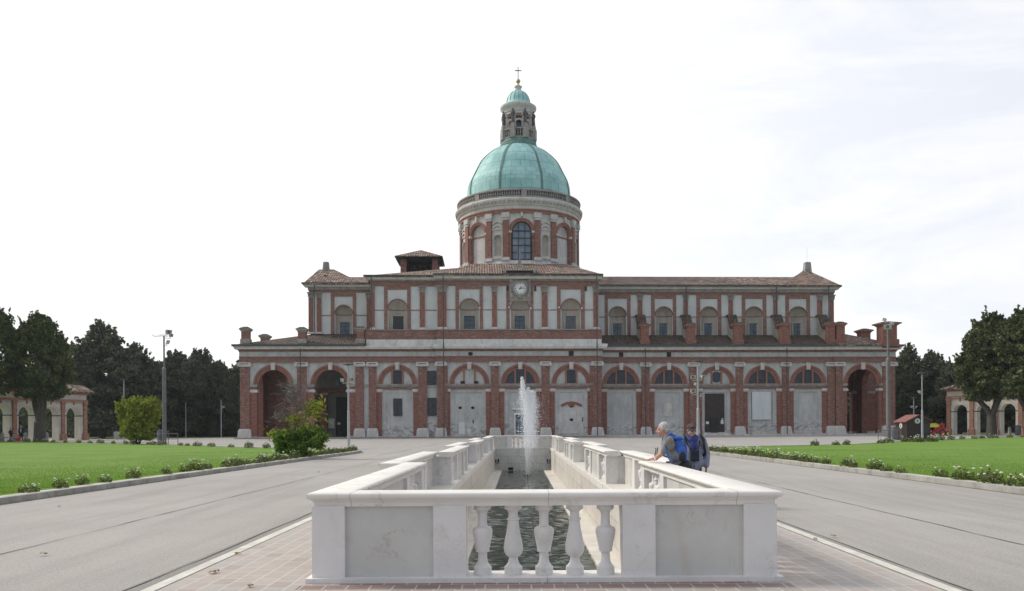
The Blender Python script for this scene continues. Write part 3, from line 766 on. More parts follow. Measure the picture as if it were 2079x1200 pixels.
def pilaster(px0, px1, v, z0=LB, z1=LCap0, mat='brick', w=None, two=False, base=True, cap='ionic', depth=.5, bh=None):
    a, c = U(px0, v), U(px1, v); m = (a+c)/2; ww = w or (c-a)
    b = MB(); b.box(-ww/2, ww/2, 0, depth, z0, z1)
    o = part(b, 'pilaster', M[mat]); o.location = (m, v, 0)
    key = round(ww, 1)
    if cap == 'ionic': inst(('i', key), lambda: cap_ionic(ww), 'capital', M['stone'], o, (0, .0, LCap0))
    elif cap: inst(('l', key, cap), lambda: cap_leaf(ww, cap), 'capital', M['stone_dark'], o, (0, .0, z1))
    if base: inst(('b', key), lambda: base_stone(ww), 'base', M['stone'], o, (0, .0, 0))
    elif bh: inst(('s', key), lambda: small_base(ww, bh), 'base', M['stone'], o, (0, 0, z0))
    return o
def small_base(w, h):
    b = MB(); b.box(-w/2-.14, w/2+.14, -.2, .2, 0, h*.5); b.taper(0, -.02, w/2+.12, .16, w/2+.02, .1, h*.5, h); return b

def frame_window(u0, u1, z0, z1, v, nx=2, nz=3, glass='glass_sky', bar='iron', name='window', arch=False, fr=.09, t=.045):
    f = MB(); f.box(u0, u0+fr, v-.04, v+.06, z0, z1); f.box(u1-fr, u1, v-.04, v+.06, z0, z1); f.box(u0+fr, u1-fr, v-.04, v+.06, z0, z0+fr)
    if not arch: f.box(u0+fr, u1-fr, v-.04, v+.06, z1-fr, z1)
    for i in range(1, nx):
        x = u0+(u1-u0)*i/nx; f.box(x-t/2, x+t/2, v-.03, v+.03, z0+fr, z1-fr)
    for j in range(1, nz):
        z = z0+(z1-z0)*j/nz; f.box(u0+fr, u1-fr, v-.025, v+.025, z-t/2, z+t/2)
    o = part(f, name, M[bar])
    p = MB(); p.box(u0+.02, u1-.02, v+.031, v+.07, z0+.02, z1-.02); part(p, 'pane', M[glass], o)
    return o

# --- blind / glazed / open arched bays of the ground storey
def bay(px0, px1, cxp, Rp, v, kind, half=True):
    a, c, cu = U(px0, v), U(px1, v), U(cxp, v)
    r = (U(cxp+Rp, v) - U(cxp-Rp, v))/2; ri = r*.885; rg = r*.75
    vp = v+.22                          # plane of the spandrels
    b = MB(); b.spandrel(a, c, LS1, LCap1, cu, r*.99, vp, v+.52, 22)
    part(b, 'spandrel', M['plaster'])
    b = MB(); b.ring(cu, LS1, r, r*.94, vp-.12, vp+.1, 22); b.ring(cu, LS1, r*.94, ri, vp-.05, v+.9, 22)
    k = part(b, 'arch', M['terracotta'])
    bb = MB(); bb.ring(cu, LS1, ri, rg, v+.36, v+(.9 if kind != 'open' else 1.0), 22); part(bb, 'archivolt', M['terracotta'], k)
    b = MB(); b.prism([(cu-.26, LCap1-1.05), (cu+.26, LCap1-1.05), (cu+.33, LCap1-.002), (cu-.33, LCap1-.002)], vp-.22, vp+.1)
    b.box(cu-.17, cu+.17, vp-.28, vp-.2, LCap1-.95, LCap1-.2); part(b, 'keystone', M['stone'])
    if kind == 'open': return a, c, cu, r, ri, rg
    b = MB(); b.box(a, c, v+.12, v+.6, LS0, LS0+.2); b.box(a, c, v+.02, v+.6, LS0+.2, LS1-.002); part(b, 'string_course', M['stone_dark'])
    b = MB(); b.box(a, c, v+.2, v+.6, LC1, LS0); part(b, 'brick_band', M['brick_band'])
    jw = .72
    for s, x in ((1, a), (-1, c)):
        b = MB(); b.box(x, x+s*jw, v+.24, v+.6, .3, LC0)
        o = part(b, 'jamb_pilaster', M['brick_red'])
        b = MB(); b.box(x, x+s*(jw+.1), v+.12, v+.6, LC0+.15, LC1); b.box(x, x+s*(jw+.03), v+.18, v+.6, LC0, LC0+.15)
        b.prism([(x+s*(jw+.02)+.12*math.cos(q*.785), LC0+.15+.12*math.sin(q*.785)) for q in range(8)], v+.08, v+.4); part(b, 'impost', M['stone'], o)
        b = MB(); b.box(x, x+s*(jw+.05), v+.18, v+.6, 0, .3); part(b, 'plinth', M['stone'], o)
    b = MB(); b.box(a+jw, c-jw, v+.30, v+.6, 0, .55); part(b, 'dado', M['plaster_base'])
    i0, i1 = a+jw+.55, c-jw-.55         # shallow frame of the sunk panel
    b = MB(); b.box(a+jw, i0, v+.40, v+.56, .55, LC1-.02); b.box(i1, c-jw, v+.40, v+.56, .55, LC1-.02); b.box(i0, i1, v+.40, v+.56, LC1-.5, LC1-.02)
    part(b, 'panel_frame', M['plaster'])
    return a, c, cu, r, ri, rg

def lunette(cu, rg, v, kind):
    vb = v+.5
    if kind == 'glass':
        o = MB(); o.disc(cu, LS1, rg, vb-.03, vb-.01, 24); f = MB()
        for s in (-1, 1): f.box(cu+s*rg*.34-.11, cu+s*rg*.34+.11, vb-.22, vb-.03, LS1, LS1+rg*.93)
        f.box(cu-rg, cu+rg, vb-.25, vb-.03, LS1-.0, LS1+.06)
        w = part(f, 'window', M['terracotta']); part(o, 'pane', M['glass'], w)
        g = MB()
        for i in range(-7, 8):
            x = i*rg/8; zz = math.sqrt(max(0, rg*rg-x*x)); g.box(cu+x-.015, cu+x+.015, vb-.05, vb-.035, LS1+.06, LS1+zz)
        for j in range(1, 6):
            z = j*rg/6; xx = math.sqrt(rg*rg-z*z); g.box(cu-xx, cu+xx, vb-.06, vb-.045, LS1+z-.012, LS1+z+.012)
        part(g, 'grille', M['gutter'], w)
    else:
        if kind in ('one', 'grille', 'oculi', 'round'):
            for s in (-1, 1): f = MB(); f.box(cu+s*rg*.36-.13, cu+s*rg*.36+.13, vb-.12, vb, LS1, LS1+rg*.90); part(f, 'mullion', M['terracotta'])
        if kind in ('one', 'grille'):
            frame_window(cu-.60, cu+.60, LS1+.08, LS1+1.92, vb-.08, 3, 4, 'glass', 'iron')
        if kind == 'oculi':
            for s in (-.36, .36):
                b = MB(); b.disc(cu+s*2.6*1.0+(.0), LS1+.22, .34, vb-.13, vb-.02, 16, a1=2*math.pi, rz=.22); part(b, 'oculus', M['black'])
        if kind == 'round':
            b = MB(); b.disc(cu, LS1+1.0, .78, vb-.05, vb-.02, 24, a1=2*math.pi); part(b, 'round_window', M['glass'])
# blind bays (pilaster to pilaster)
info = {}
for key, (x0, x1, cx, r, v, lk) in {
    'L3': (764, 849, 806.5, 40.5, VL, 'one'), 'C1': (903, 997, 953, 41, VC, 'oculi'), 'C2': (1013, 1099.6, 1056.5, 40, VC, 'glass'),
    'C3': (1116, 1204, 1160.5, 40.5, VC, 'grille'), 'R1': (1222.5, 1303, 1261.5, 38, VR, 'glass'), 'R2': (1319, 1399.5, 1358.8, 37.6, VR, 'glass'),
    'R3': (1416, 1494.6, 1456.4, 36.8, VR, 'round'), 'R4': (1509, 1588.5, 1548.7, 36.8, VR, 'glass'), 'R5': (1602.5, 1680.6, 1642, 37, VR, 'glass')}.items():
    info[key] = bay(x0, x1, cx, r, v, lk) + (v,); lunette(info[key][2], info[key][5], v, lk)
for x0, x1, v in ((849, 866.7, VL), (997, 1013, VC), (1099.6, 1116, VC), (1303, 1319, VR), (1399.5, 1416, VR), (1494.6, 1509, VR), (1588.5, 1602.5, VR), (1680.6, 1695, VR), (1697.5, 1711.6, VRP), (748.5, 764, VL), (721.5, 738, VL)):
    pilaster(x0, x1, v)
pilaster(887.5, 903, VC); pilaster(1204, 1221.5, VC)
b = MB(); b.box(U(903, VC), U(909, VC), VC+.06, .5, LB, LCap0); b.box(U(1198, VC), U(1204, VC), VC+.06, .5, LB, LCap0)
part(b, 'pilaster_flank', M['brick'])
# narrow strip with two dark windows between bay L3 and the corner
a0, a1 = U(866.7, VL), U(887.5, VL)
b = MB(); b.box(a0, a1, VL+.25, VL+.6, 0, LCap1); part(b, 'wall_strip', M['plaster'])
b = MB(); b.box(a0, a1, VL+.1, VL+.6, LS0, LS1-.4); part(b, 'string_course', M['stone_dark'])
for z0, z1 in ((LS1-.1, LS1+1.85), (3.1, 5.6)):
    frame_window(a0+.08, a1-.12, z0, z1, VL+.12, 2, 3, 'glass', 'wood_dark', 'shuttered_window')
cu = info['L3'][2]; frame_window(cu-.6, cu+.62, 3.1, 5.55, VL+.40, 2, 3, 'glass', 'wood_dark', 'shuttered_window')
a0, a1 = U(738, VL), U(748.5, VL)
b = MB(); b.box(a0, a1, VL+.25, VL+.6, 0, LCap1); part(b, 'wall_strip', M['plaster'])
b = MB(); b.box(a0, a1, VL+.12, VL+.6, LS0, LS1); part(b, 'string_course', M['stone_dark'])
# details inside the blind bays
cu = info['C1'][2]
for x, z in ((-1.32, 4.2), (.45, 4.2)):
    b = MB(); b.disc(cu+x, z, .25, .44, .52, 16, a1=2*math.pi, rz=.19); part(b, 'oculus', M['black'])
b = MB(); b.box(cu+.42, cu+.56, .43, .52, 2.0, 2.5); part(b, 'slit_window', M['black'])
b = MB(); b.box(U(931, 0), U(943, 0), .42, .5, .35, 2.15); b.box(U(949, 0), U(953.5, 0), .42, .5, .35, 1.2); part(b, 'patch', M['paper'])
cu = info['C3'][2]
b = MB(); b.ring(cu, 2.4, 2.62, 2.25, .40, .52, 14, a0=.95, a1=math.pi-.95); b.box(cu-.45, cu+.45, .40, .52, 4.35, 4.66); part(b, 'relieving_arch', M['brick_red'])
b = MB(); b.spandrel(cu-2.2, cu+2.2, .6, 4.4, cu, .01, .49, .50, 2) if False else b.box(cu-2.1, cu+2.1, .485, .51, .56, 3.2)
b.disc(cu, 3.2, 2.1, .485, .51, 20, rz=1.35); part(b, 'patch', M['stone'])
for z in (4.35, 2.45):
    b = MB(); b.disc(cu, z, .27, .42, .53, 16, a1=2*math.pi, rz=.19); part(b, 'oculus', M['black'])
b = MB(); b.box(cu+1.5, cu+1.62, .43, .53, 2.2, 2.8); part(b, 'slit_window', M['black'])
cu = info['C2'][2]
d = MB(); d.box(cu-.85, cu-.70, .2, .5, .2, 3.2); d.box(cu+.55, cu+.70, .2, .5, .2, 3.2); d.box(cu-.95, cu+.8, .15, .5, 3.2, 3.42); d.box(cu-1.2, cu+1.05, .05, .5, 3.9, 4.05)
dd = part(d, 'door', M['white']); b = MB(); b.box(cu-.70, cu+.55, .36, .42, .25, 3.2); part(b, 'pane', M['glass_sky'], dd)
cu = info['R2'][2]
b = MB(); b.box(cu-.78, cu+.50, VR+.42, VR+.5, 2.9, 4.85); part(b, 'plaque', M['stone'])
cu = info['R4'][2]; b = MB(); b.box(U(1528, VR), U(1566, VR), VR+.22, VR+.30, 2.35, 6.35)
b.box(U(1528, VR), U(1528.6, VR), VR+.215, VR+.31, 2.3, 6.4)
t = NT('white_canvas'); n = t.noise(t.coords(scale=(5, 1, .25)), 1, 5, .7); t.base(t.ramp(n, [(.35, (.56,.60,.61)), (.6, (.66,.70,.71)), (.75, (.5,.54,.55))])); t.set(.7); M['canvas'] = t.mat
part(b, 'canvas_panel', M['canvas'])
# main side door
u0, u1 = U(1432, VR), U(1472, VR); dz0, dz1 = .42, 6.15; b = MB(); b.box(u0, u1, VR+.36, VR+.42, dz0, dz1)
for i in range(1, 12): b.box(u0, u1, VR+.335, VR+.36, dz0+(dz1-dz0)*i/12-.05, dz0+(dz1-dz0)*i/12+.03)
dr = part(b, 'door', M['wood_dark'])
b = MB(); w0, w1 = U(1443.5, VR), U(1458.8, VR); b.box(w0, w1, VR+.30, VR+.335, dz0, 2.72); part(b, 'wicket', M['black'], dr)
b = MB(); b.box(w1-.06, w1+.02, VR+.26, VR+.30, dz0, 2.72); b.box(u1-.3, u1-.22, VR+.27, VR+.31, dz0, 1.7); part(b, 'wicket_frame', M['yellow'], dr) if False else None
for x, w, h, z in ((1435.5, .42, .35, 1.75), (1465.5, .40, .55, 1.75), (1466.0, .2, .22, 2.35)):
    b = MB(); b.box(U(x, VR)-w/2+.1, U(x, VR)+w/2+.1, VR+.29, VR+.31, z, z+h); part(b, 'notice', M['paper'], dr)
# podium steps in front of the right wing
b = MB(); b.box(uR0-.2, uR1+1.2, VR-1.3, VR+.5, 0, .20); b.box(U(1425, VR), U(1480, VR), VR-.7, VR+.5, .20, .41); b.box(uR1+1.2, uR2+.4, VR-1.2, VR+8, 0, .2)
part(b, 'step', M['stone'])
b = MB(); b.box(uL0-.6, uL1+1.0, VL-.7, VL+8, 0, .17); b.box(uL1+1.0, uCm-.4, VL-.55, VL+.4, 0, .16); b.box(uCm-.4, uC1+.4, -.6, .4, 0, .17); part(b, 'step', M['stone_dark'])
# --- entablature of the ground storey
def entab(px0, px1, v, k1=LK1-.25, e0=0.0, e1=0.0, big=False, deep=.6, gx=None):
    a, c = U(px0, v)-e0, U(px1, v)+e1
    b = MB(); b.box(a, c, v-.06, v+deep, LCap1, LCap1+.28); b.box(a, c, v-.0, v+deep, LCap1+.28, LBr-.12); b.box(a, c, v-.12, v+deep, LBr-.12, LBr); part(b, 'architrave', M['brick_band'])
    b = MB(); b.box(a, c, v+.04, v+deep, LBr, LF); part(b, 'frieze', M['plaster'])
    b = MB(); b.box(a-min(e0,.05), c+min(e1,.05), v-.14, v+deep, LF, LF+.14); b.box(a-min(e0,.15), c+min(e1,.15), v-.28, v+deep, LF+.14, LT); part(b, 'bed_moulding', M['brick_band'])
    b = MB(); x = .5 if e0 else 0; y = .5 if e1 else 0
    b.box(a-x, c+y, v-.62, v+deep, LT, LT+.24); b.box(a-x*1.2, c+y*1.2, v-.74, v+deep, LT+.24, k1); part(b, 'cornice', M['white_cornice'])
    if not big:
        b = MB(); b.box(a-x*1.5, (gx if gx else c)+y*1.5, v-.96, v-.70, k1-.04, k1+.24); part(b, 'gutter', M['gutter'])
e = .1
entab(487, 887, VL, e0=.1, gx=U(742, VL)); entab(887, 1222, VC, LK1, .12, .12, True); entab(1222.5, 1694, VR, LK1-.2); entab(1696, 1818, VRP, LK1-.2, .12, .1)
# dark attic openings
for x0, x1, v, y0, y1 in ((1155, 1165, VC, 712, 721), (1257, 1266, VR, 717.5, 727), (1354, 1363, VR, 717.5, 727)):
    b = MB(); b.box(U(x0, v), U(x1, v), v-.03+.04, v+.3, LBr+.02, LF-.02); b2 = b; part(b, 'vent', M['black'])
    
b = MB(); b.disc(U(955.5, VC), 11.72, .34, .0, .2, 16, a1=2*math.pi, rz=.26); part(b, 'vent', M['black'])
# --- porticoes
def arcade_interior(a, c, v, right):
    pass
VI = 11.0
# left portico: two open arches, end arch, back wall with the door
o1 = bay(506.7, 603, 554, 41, VL, 'open'); o2 = bay(622, 721.5, 670.5, 41, VL, 'open')
pilaster(487, 506.7, VL, depth=.9); pilaster(603, 622, VL, depth=.9)
def impost_pier(x0, x1, v, d=.95, right=False):
    b = MB(); b.box(x0, x1, v+.2, v+d, .35, LC0); o = part(b, 'pier', M['brick_red'])
    b = MB(); b.box(x0-.1, x1+.1, v+.1, v+d+.08, LC0+.12, LC1); b.box(x0-.03, x1+.03, v+.15, v+d+.03, LC0, LC0+.12)
    for xx in (x0-.06, x1+.06): b.prism([(xx+.13*math.cos(q*.785), LC0+.14+.13*math.sin(q*.785)) for q in range(8)], v+.04, v+d)
    part(b, 'capital', M['stone'], o)
    b = MB(); b.box(x0, x1, v+.2, v+d, LC1, LS0+.05); part(b, 'block', M['brick_band'], o)
    b = MB(); b.box(x0-.1, x1+.1, v+.06, v+d+.06, LS0+.05, LS1-.002); part(b, 'impost', M['stone_dark'], o)
    b = MB(); b.box(x0-.06, x1+.08, v+.12, v+d+.06, 0, .35); part(b, 'base', M['stone'], o); return o
for (a, c, cu, r, ri, rg) in (o1, o2):
    impost_pier(a-.02, cu-ri*.93, VL); impost_pier(cu+ri*.93, c+.02, VL)
ub0 = U(487, VL)
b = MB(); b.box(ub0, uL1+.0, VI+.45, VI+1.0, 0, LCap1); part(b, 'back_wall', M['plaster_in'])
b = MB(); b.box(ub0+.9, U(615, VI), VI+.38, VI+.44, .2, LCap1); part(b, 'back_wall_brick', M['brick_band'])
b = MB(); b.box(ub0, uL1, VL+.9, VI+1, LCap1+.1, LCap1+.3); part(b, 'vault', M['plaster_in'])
# end wall with arch (along v), seen through the first arch
def endwall(uf, s, v0, v1):
    """wall in the v direction with one arch, thickness .9 towards s"""
    b = MB(); L = v1-v0; cm = (v0+v1)/2; r = min(L/2-.9, 2.6)
    q = MB(); q.spandrel(v0, v1, LS1, LCap1+.1, cm, r, 0, .85, 18); q.box(v0, cm-r, 0, .85, 0, LS1); q.box(cm+r, v1, 0, .85, 0, LS1)
    for x, y, z in q.v: b.v.append((uf + s*y, x, z))
    b.f = q.f; b.m = q.m
    return part(b, 'end_wall', M['brick_red'])
endwall(ub0+.02, 1, VL+.95, VI+.45)
b = MB(); b.box(ub0, uL1, VL+.5, VI+1, LCap1+.3, 12.2); part(b, 'attic', M['plaster'])
# back brick pilasters inside, lower brick band, dark door
for px in (528, 572, 640, 655):
    u = U(px, VI+.4); b = MB(); b.box(u-.75, u+.75, VI-.1, VI+.45, .3, LC0); o = part(b, 'inner_pilaster', M['brick_red'])
    b = MB(); b.box(u-.9, u+.9, VI-.2, VI+.45, LC0, LC0+.4); part(b, 'capital', M['stone_dark'], o)
b = MB(); b.box(ub0+.9, uL1, VI+.25, VI+.45, LC0+.4, LS1); part(b, 'brick_band', M['brick_band'])
u0, u1 = U(681, VI), U(722, VI); b = MB(); b.box(u0, u1, VI+.3, VI+.44, .17, 6.15); dr = part(b, 'door', M['black'])
b = MB(); b.box(U(665, VI), U(678, VI), VI+.36, VI+.44, 1.4, 2.9); part(b, 'notice_board', M['paper'], None)
b = MB(); b.box(U(684, VI), U(690, VI), VI+.25, VI+.3, 1.95, 2.3); part(b, 'notice', M['paper'], dr)
b = MB(); x0, x1 = U(688, 5), U(710, 5)
for x in (x0, (x0+x1)/2, x1): b.tube((x, 5, .17), (x, 5, 1.35), .035)
b.tube((x0, 5, 1.33), (x1, 5, 1.33), .035); part(b, 'handrail', M['gutter'])
b = MB(); b.tube((U(686, 3), 3, 8.0), (U(686, 3), 3, 10.7), .02); b.ball((U(686, 3), 3, 7.8), (.3, .3, .34)); part(b, 'hanging_lamp', M['glass_sky'])
# left outer corner wall return
# right portico
o3 = bay(1711.6, 1793, 1753.4, 39.7, VRP, 'open'); pilaster(1793.5, 1817.6, VRP, depth=.9)
vb = 13.0
a, c, cu, r, ri, rg = o3
impost_pier(a-.02, cu-ri*.93, VRP); impost_pier(cu+ri*.93, c+.02, VRP)
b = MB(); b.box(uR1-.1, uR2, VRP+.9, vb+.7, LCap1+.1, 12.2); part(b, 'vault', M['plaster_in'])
b = MB(); b.box(uR1-.1, uR1+.75, VRP+.9, vb+.7, 0, LCap1+.1); part(b, 'inner_wall', M['brick_red'])
vb = 13.0
cb_ = U(1764, vb)                       # stout pier at the back, light shows either side
b = MB(); b.box(U(1728, vb), U(1770, vb), vb-.5, vb+.6, .3, LC0); b.box(U(1752, vb), U(1766, vb), vb-.8, vb-.5, .3, LC0); o = part(b, 'pier', M['brick_red'])
b = MB(); b.box(U(1727, vb), U(1772, vb), vb-.9, vb+.69, LC0, LC1); part(b, 'capital', M['stone_dark'], o)
b = MB(); b.box(U(1728, vb), U(1770, vb), vb-.6, vb+.08, LC1, LCap1+.08); part(b, 'block', M['brick_band'], o)
b = MB(); b.box(U(1727.5, vb), U(1771, vb), vb-.9, vb+.7, 0.1, .5); part(b, 'base', M['stone'], o)
b = MB(); b.box(uR1, U(1801, vb), vb+.1, vb+.7, LS0-.4, LCap1+.1); b.box(uR1, U(1718, vb), vb+.1, vb+.7, 0, LS0-.4); b.box(U(1779, vb), uR2-.9, vb+.1, vb+.7, 0, LS0-.4); part(b, 'back_wall', M['brick_red'])
q = endwall(uR2-.87, 1, VRP+.9, vb)
# --- lean-to roofs of the ground storey
def roof(poly_top, name, mat, th=.18):
    """closed roof slab from ordered 3-D corners"""
    b = MB(); n = len(poly_top)
    vs = [tuple(p) for p in poly_top] + [(p[0], p[1], p[2]-th) for p in poly_top]
    b.add(vs, [tuple(range(n)), tuple(range(2*n-1, n-1, -1))] + [(i, (i+1) % n, (i+1) % n+n, i+n)[::-1] for i in range(n)])
    return part(b, name, mat, merge=True)
ez = LK1-.05; VU = VR+4.0; VUL = VL+4.2
ulx = U(475, VL-.9)
top = 15.0; topL = Wz(700, 679, VUL)
ur = U(742, VL)
pk = (U(622, VUL), VUL+1.5, topL+.45)
ez2 = LK1-.02
roof([(ulx, VL-.95, ez2-.05), (U(744, VL), VL-.95, ez2-.05), (U(744, VL), VUL, topL), (U(632, VUL), VUL, topL)], 'lower_roof', M['tile_moss'])
roof([(ulx, VL-.95, ez2-.05), (U(632, VUL), VUL, topL), (U(632, VUL), 14, topL), (ulx, 18, ez2-.05)], 'lower_roof', M['tile_y'])
urx = U(1829, VRP-.9)
roof([(uC1-.3, VR-.95, ez2), (U(1697, VR), VR-.95, ez2), (U(1690, VU), VU, top), (uC1-.3, VU, top)], 'lower_roof', M['tile_moss'])
roof([(U(1697, VRP)+.01, VRP-1.0, ez2), (urx, VRP-1.0, ez2), (U(1710, VU), VU+.5, top+.35), (U(1690, VU)+.01, VU, top+.0)], 'lower_roof', M['tile_y'])
roof([(urx, VRP-1.0, ez2), (urx, 16, ez2), (U(1710, VU), 14, top+.35), (U(1710, VU), VU+.5, top+.35)], 'lower_roof', M['tile_y'])
# --- brick chimneys standing on the eaves
def chimney(px0, px1, v, pyt, pyb=None, dark=False, name='chimney', z0=12.7):
    zt = Wz((px0+px1)/2, pyt, v); a, c = U(px0, v, 680), U(px1, v, 680); m = (a+c)/2; hw = (c-a)/2*.63
    b = MB(); b.box(m-hw, m+hw, v-hw*.9, v+hw*.9, z0, zt-.62); o = part(b, name, M['brick_red'])
    b = MB(); b.taper(m, v, hw, hw*.9, hw*1.3, hw*1.2, zt-.62, zt-.34); b.box(m-hw*1.45, m+hw*1.45, v-hw*1.35, v+hw*1.35, zt-.34, zt-.16); part(b, 'chimney_cap', M['stone_dark'] if not dark else M['terracotta'], o)
    b = MB(); b.taper(m, v, hw*1.5, hw*1.4, .3, .3, zt-.16, zt+.12); part(b, 'tile_cover', M['tile_moss'], o)
    b = MB(); b.box(m-hw*1.2, m+hw*1.2, v-hw*1.15, v+hw*1.15, z0-.1, z0+1.15); part(b, 'chimney_base', M['stone_dark'] if not dark else M['brick_red'], o); return o
chimney(487, 512, VL+.3, 665.5); chimney(526, 551, VL+7, 680, z0=13.0); chimney(601.5, 627, VL+.3, 666); chimney(720, 745, VL+.3, 664.5)
for x0, x1, y in ((1295, 1321, 658), (1390, 1415, 657.5), (1485, 1511, 656), (1578, 1606, 656.5)): chimney(x0, x1, VR+.25, y, dark=True)
chimney(1674, 1697, VR+.25, 655, dark=True); chimney(1691, 1717, VR+.25, 655, dark=True); chimney(1777.5, 1823, VRP+.4, 654.5, dark=True); chimney(1738, 1769, VRP+7, 669, z0=13, dark=True)
# flying buttresses between chimneys and nave wall, tiled on top
for px in (1308, 1402.5, 1498, 1592, 1686):
    u = U(px, VR+.3, 680); zt0 = 15.95; zt1 = 17.9
    b = MB(); q = [(VR+.8, 12.9), (VU+.3, 12.9), (VU+.3, zt1-.15), (VU-1.1, zt1-.25), (VR+1.7, zt0-.35), (VR+.8, zt0-.3)]
    n = len(q); b.add([(u-.42, y, z) for y, z in q] + [(u+.42, y, z) for y, z in q], [tuple(range(n-1, -1, -1)), tuple(range(n, 2*n))] + [(i, (i+1) % n, (i+1) % n+n, i+n) for i in range(n)])
    o = part(b, 'buttress', M['plaster_niche'], merge=True)
    b = MB(); q = [(VR+.7, zt0-.15), (VR+1.7, zt0-.1), (VU-1.0, zt1), (VU+.1, zt1+.05)]
    for i in range(3):
        (ya, za), (yb, zb) = q[i], q[i+1]
        b.add([(u-.75, ya, za-.2), (u+.75, ya, za-.2), (u+.75, yb, zb-.2), (u-.75, yb, zb-.2), (u-.62, ya, za+.02), (u+.62, ya, za+.02), (u+.62, yb, zb+.02), (u-.62, yb, zb+.02)],
              [(0,3,2,1),(4,5,6,7),(0,1,5,4),(1,2,6,5),(2,3,7,6),(3,0,4,7)])
    part(b, 'tile_cover', M['tile_moss'], o)
# --- attic parapet of the centre
for (pa, pb, v) in ((744, 887, VL), (887, 1222, VC)):
    a, c = U(pa, v), U(pb, v)
    b = MB(); b.box(a, c, v-.02, v+.9, LK1-.24 if v else LK1, 13.76); part(b, 'parapet_base', M['white_cornice'])
    b = MB(); b.box(a, c, v+.08, v+.9, 13.76, 15.05)
    for px in ((753, 858) if v else (900, 1005, 1107, 1212)):
        u = U(px, v); b.box(u-.75, u+.75, v+.0, v+.5, 13.765, 15.0)
    part(b, 'parapet', M['brick'])
    b = MB(); b.box(a-.03, c+.03, v-.05, v+1.0, 15.05, 15.17); part(b, 'parapet_coping', M['stone_dark'])
# ---------------------------------------------------------------- clerestory storey
def niche_wall(a, c, z0, z1, cu, r, zs, v, th, mat):
    """wall a..c with an arched niche and its conch"""
    b = MB(); b.box(a, cu-r, v, v+th, z0, zs); b.box(cu+r, c, v, v+th, z0, zs); b.spandrel(a, c, zs, z1, cu, r, v, v+th, 20)
    w = part(b, 'wall', M[mat])
    dp = 1.0; n = 12; q = MB()
    rows = []
    for j in range(7):
        ph = math.pi/2*j/6
        rows.append([(cu+r*math.cos(ph)*math.cos(math.pi*i/n), v+dp*math.sin(ph)*1.0, zs+r*math.cos(ph)*math.sin(math.pi*i/n)) for i in range(n+1)])
    # conch: quarter ellipsoid
    vs = []; fs = []
    for j in range(9):
        el = math.pi/2*j/8
        for i in range(n+1):
            az = math.pi*i/n
            vs.append((cu+r*math.cos(az)*math.cos(el), v+.02+dp*math.sin(az)*math.cos(el), zs+r*math.sin(el)))
    for j in range(8):
        for i in range(n): k = j*(n+1)+i; fs.append((k, k+n+1, k+n+2, k+1))
    q.add(vs, fs)
    vs = []; fs = []
    for z in (z0, zs):
        for i in range(n+1): az = math.pi*i/n; vs.append((cu+r*math.cos(az), v+.02+dp*math.sin(az), z))
    for i in range(n): fs.append((i, i+n+1, i+n+2, i+1))
    q.add(vs, fs)
    q.add([(cu-r, v, z0), (cu+r, v, z0), (cu+r, v+dp+.1, z0), (cu-r, v+dp+.1, z0)], [(0,1,2,3)])
    nn = part(q, 'niche', M['plaster_niche'], smooth=True)
    bnd = MB()
    for i in range(n):
        a0, a1 = math.pi*i/n, math.pi*(i+1)/n
        p0 = (cu+(r-.005)*math.cos(a0), v+.02+(dp-.005)*math.sin(a0)); p1 = (cu+(r-.005)*math.cos(a1), v+.02+(dp-.005)*math.sin(a1))
        p2 = (cu+(r-.05)*math.cos(a1), v+.02+(dp-.05)*math.sin(a1)); p3 = (cu+(r-.05)*math.cos(a0), v+.02+(dp-.05)*math.sin(a0))
        bnd.hprism([p0, p1, p2, p3][::-1], zs-.12, zs+.02)
    part(bnd, 'niche_band', M['terracotta'], nn)
    return w
def ubay(px_strip0, px_strip1, pxs_end0, pxs_end1, cxp, rp, wp0, wp1, v, z0, zs, zt, zc, style='sky', zwt=None):
    """brick strips, arch ring, top panel and the window of one clerestory bay"""
    cu = U(cxp, v, 640); R_ = (U(cxp+rp, v, 640)-U(cxp-rp, v, 640))/2; r = R_*.90
    s0, s1, s2, s3 = [U(p, v, 640) for p in (px_strip0, px_strip1, pxs_end0, pxs_end1)]
    b = MB(); b.box(s0, s1, v-.12, v+.02, z0, zc); b.box(s2, s3, v-.12, v+.02, z0, zc); b.box(s1, s2, v-.12, v+.02, zt, zc)
    if s1 < cu-R_: pass
    part(b, 'brick_strip', M['brick_band'])
    b = MB(); b.ring(cu, zs, R_, r, v-.18, v+.06, 20); part(b, 'arch', M['brick_red'])
    uw0, uw1 = U(wp0, v+.8, 655), U(wp1, v+.8, 655)
    zwt = zwt or z0+2.0
    nb = MB(); m0, m1 = uw0-.18, uw1+.18
    nb.box(m0, uw0, v+.70, v+.98, z0, zwt+.15); nb.box(uw1, m1, v+.70, v+.98, z0, zwt+.15); nb.box(uw0, uw1, v+.70, v+.98, zwt, zwt+.15)
    part(nb, 'window_surround', M['plaster_niche'])
    frame_window(uw0, uw1, z0+.02, zwt, v+.82, 2 if style != 'grid' else 6, 3 if style != 'grid' else 7, 'glass' if style == 'grid' else 'glass_sky', 'terracotta' if style == 'red' else 'iron', fr=.07, t=.05)
    return cu, r
def thin_strips(segs, v, z, h=.13):
    b = MB()
    for p0, p1 in segs: b.box(U(p0, v, 640), U(p1, v, 640), v-.05, v+.02, z-h/2, z+h/2)
    part(b, 'string_band', M['terracotta'])
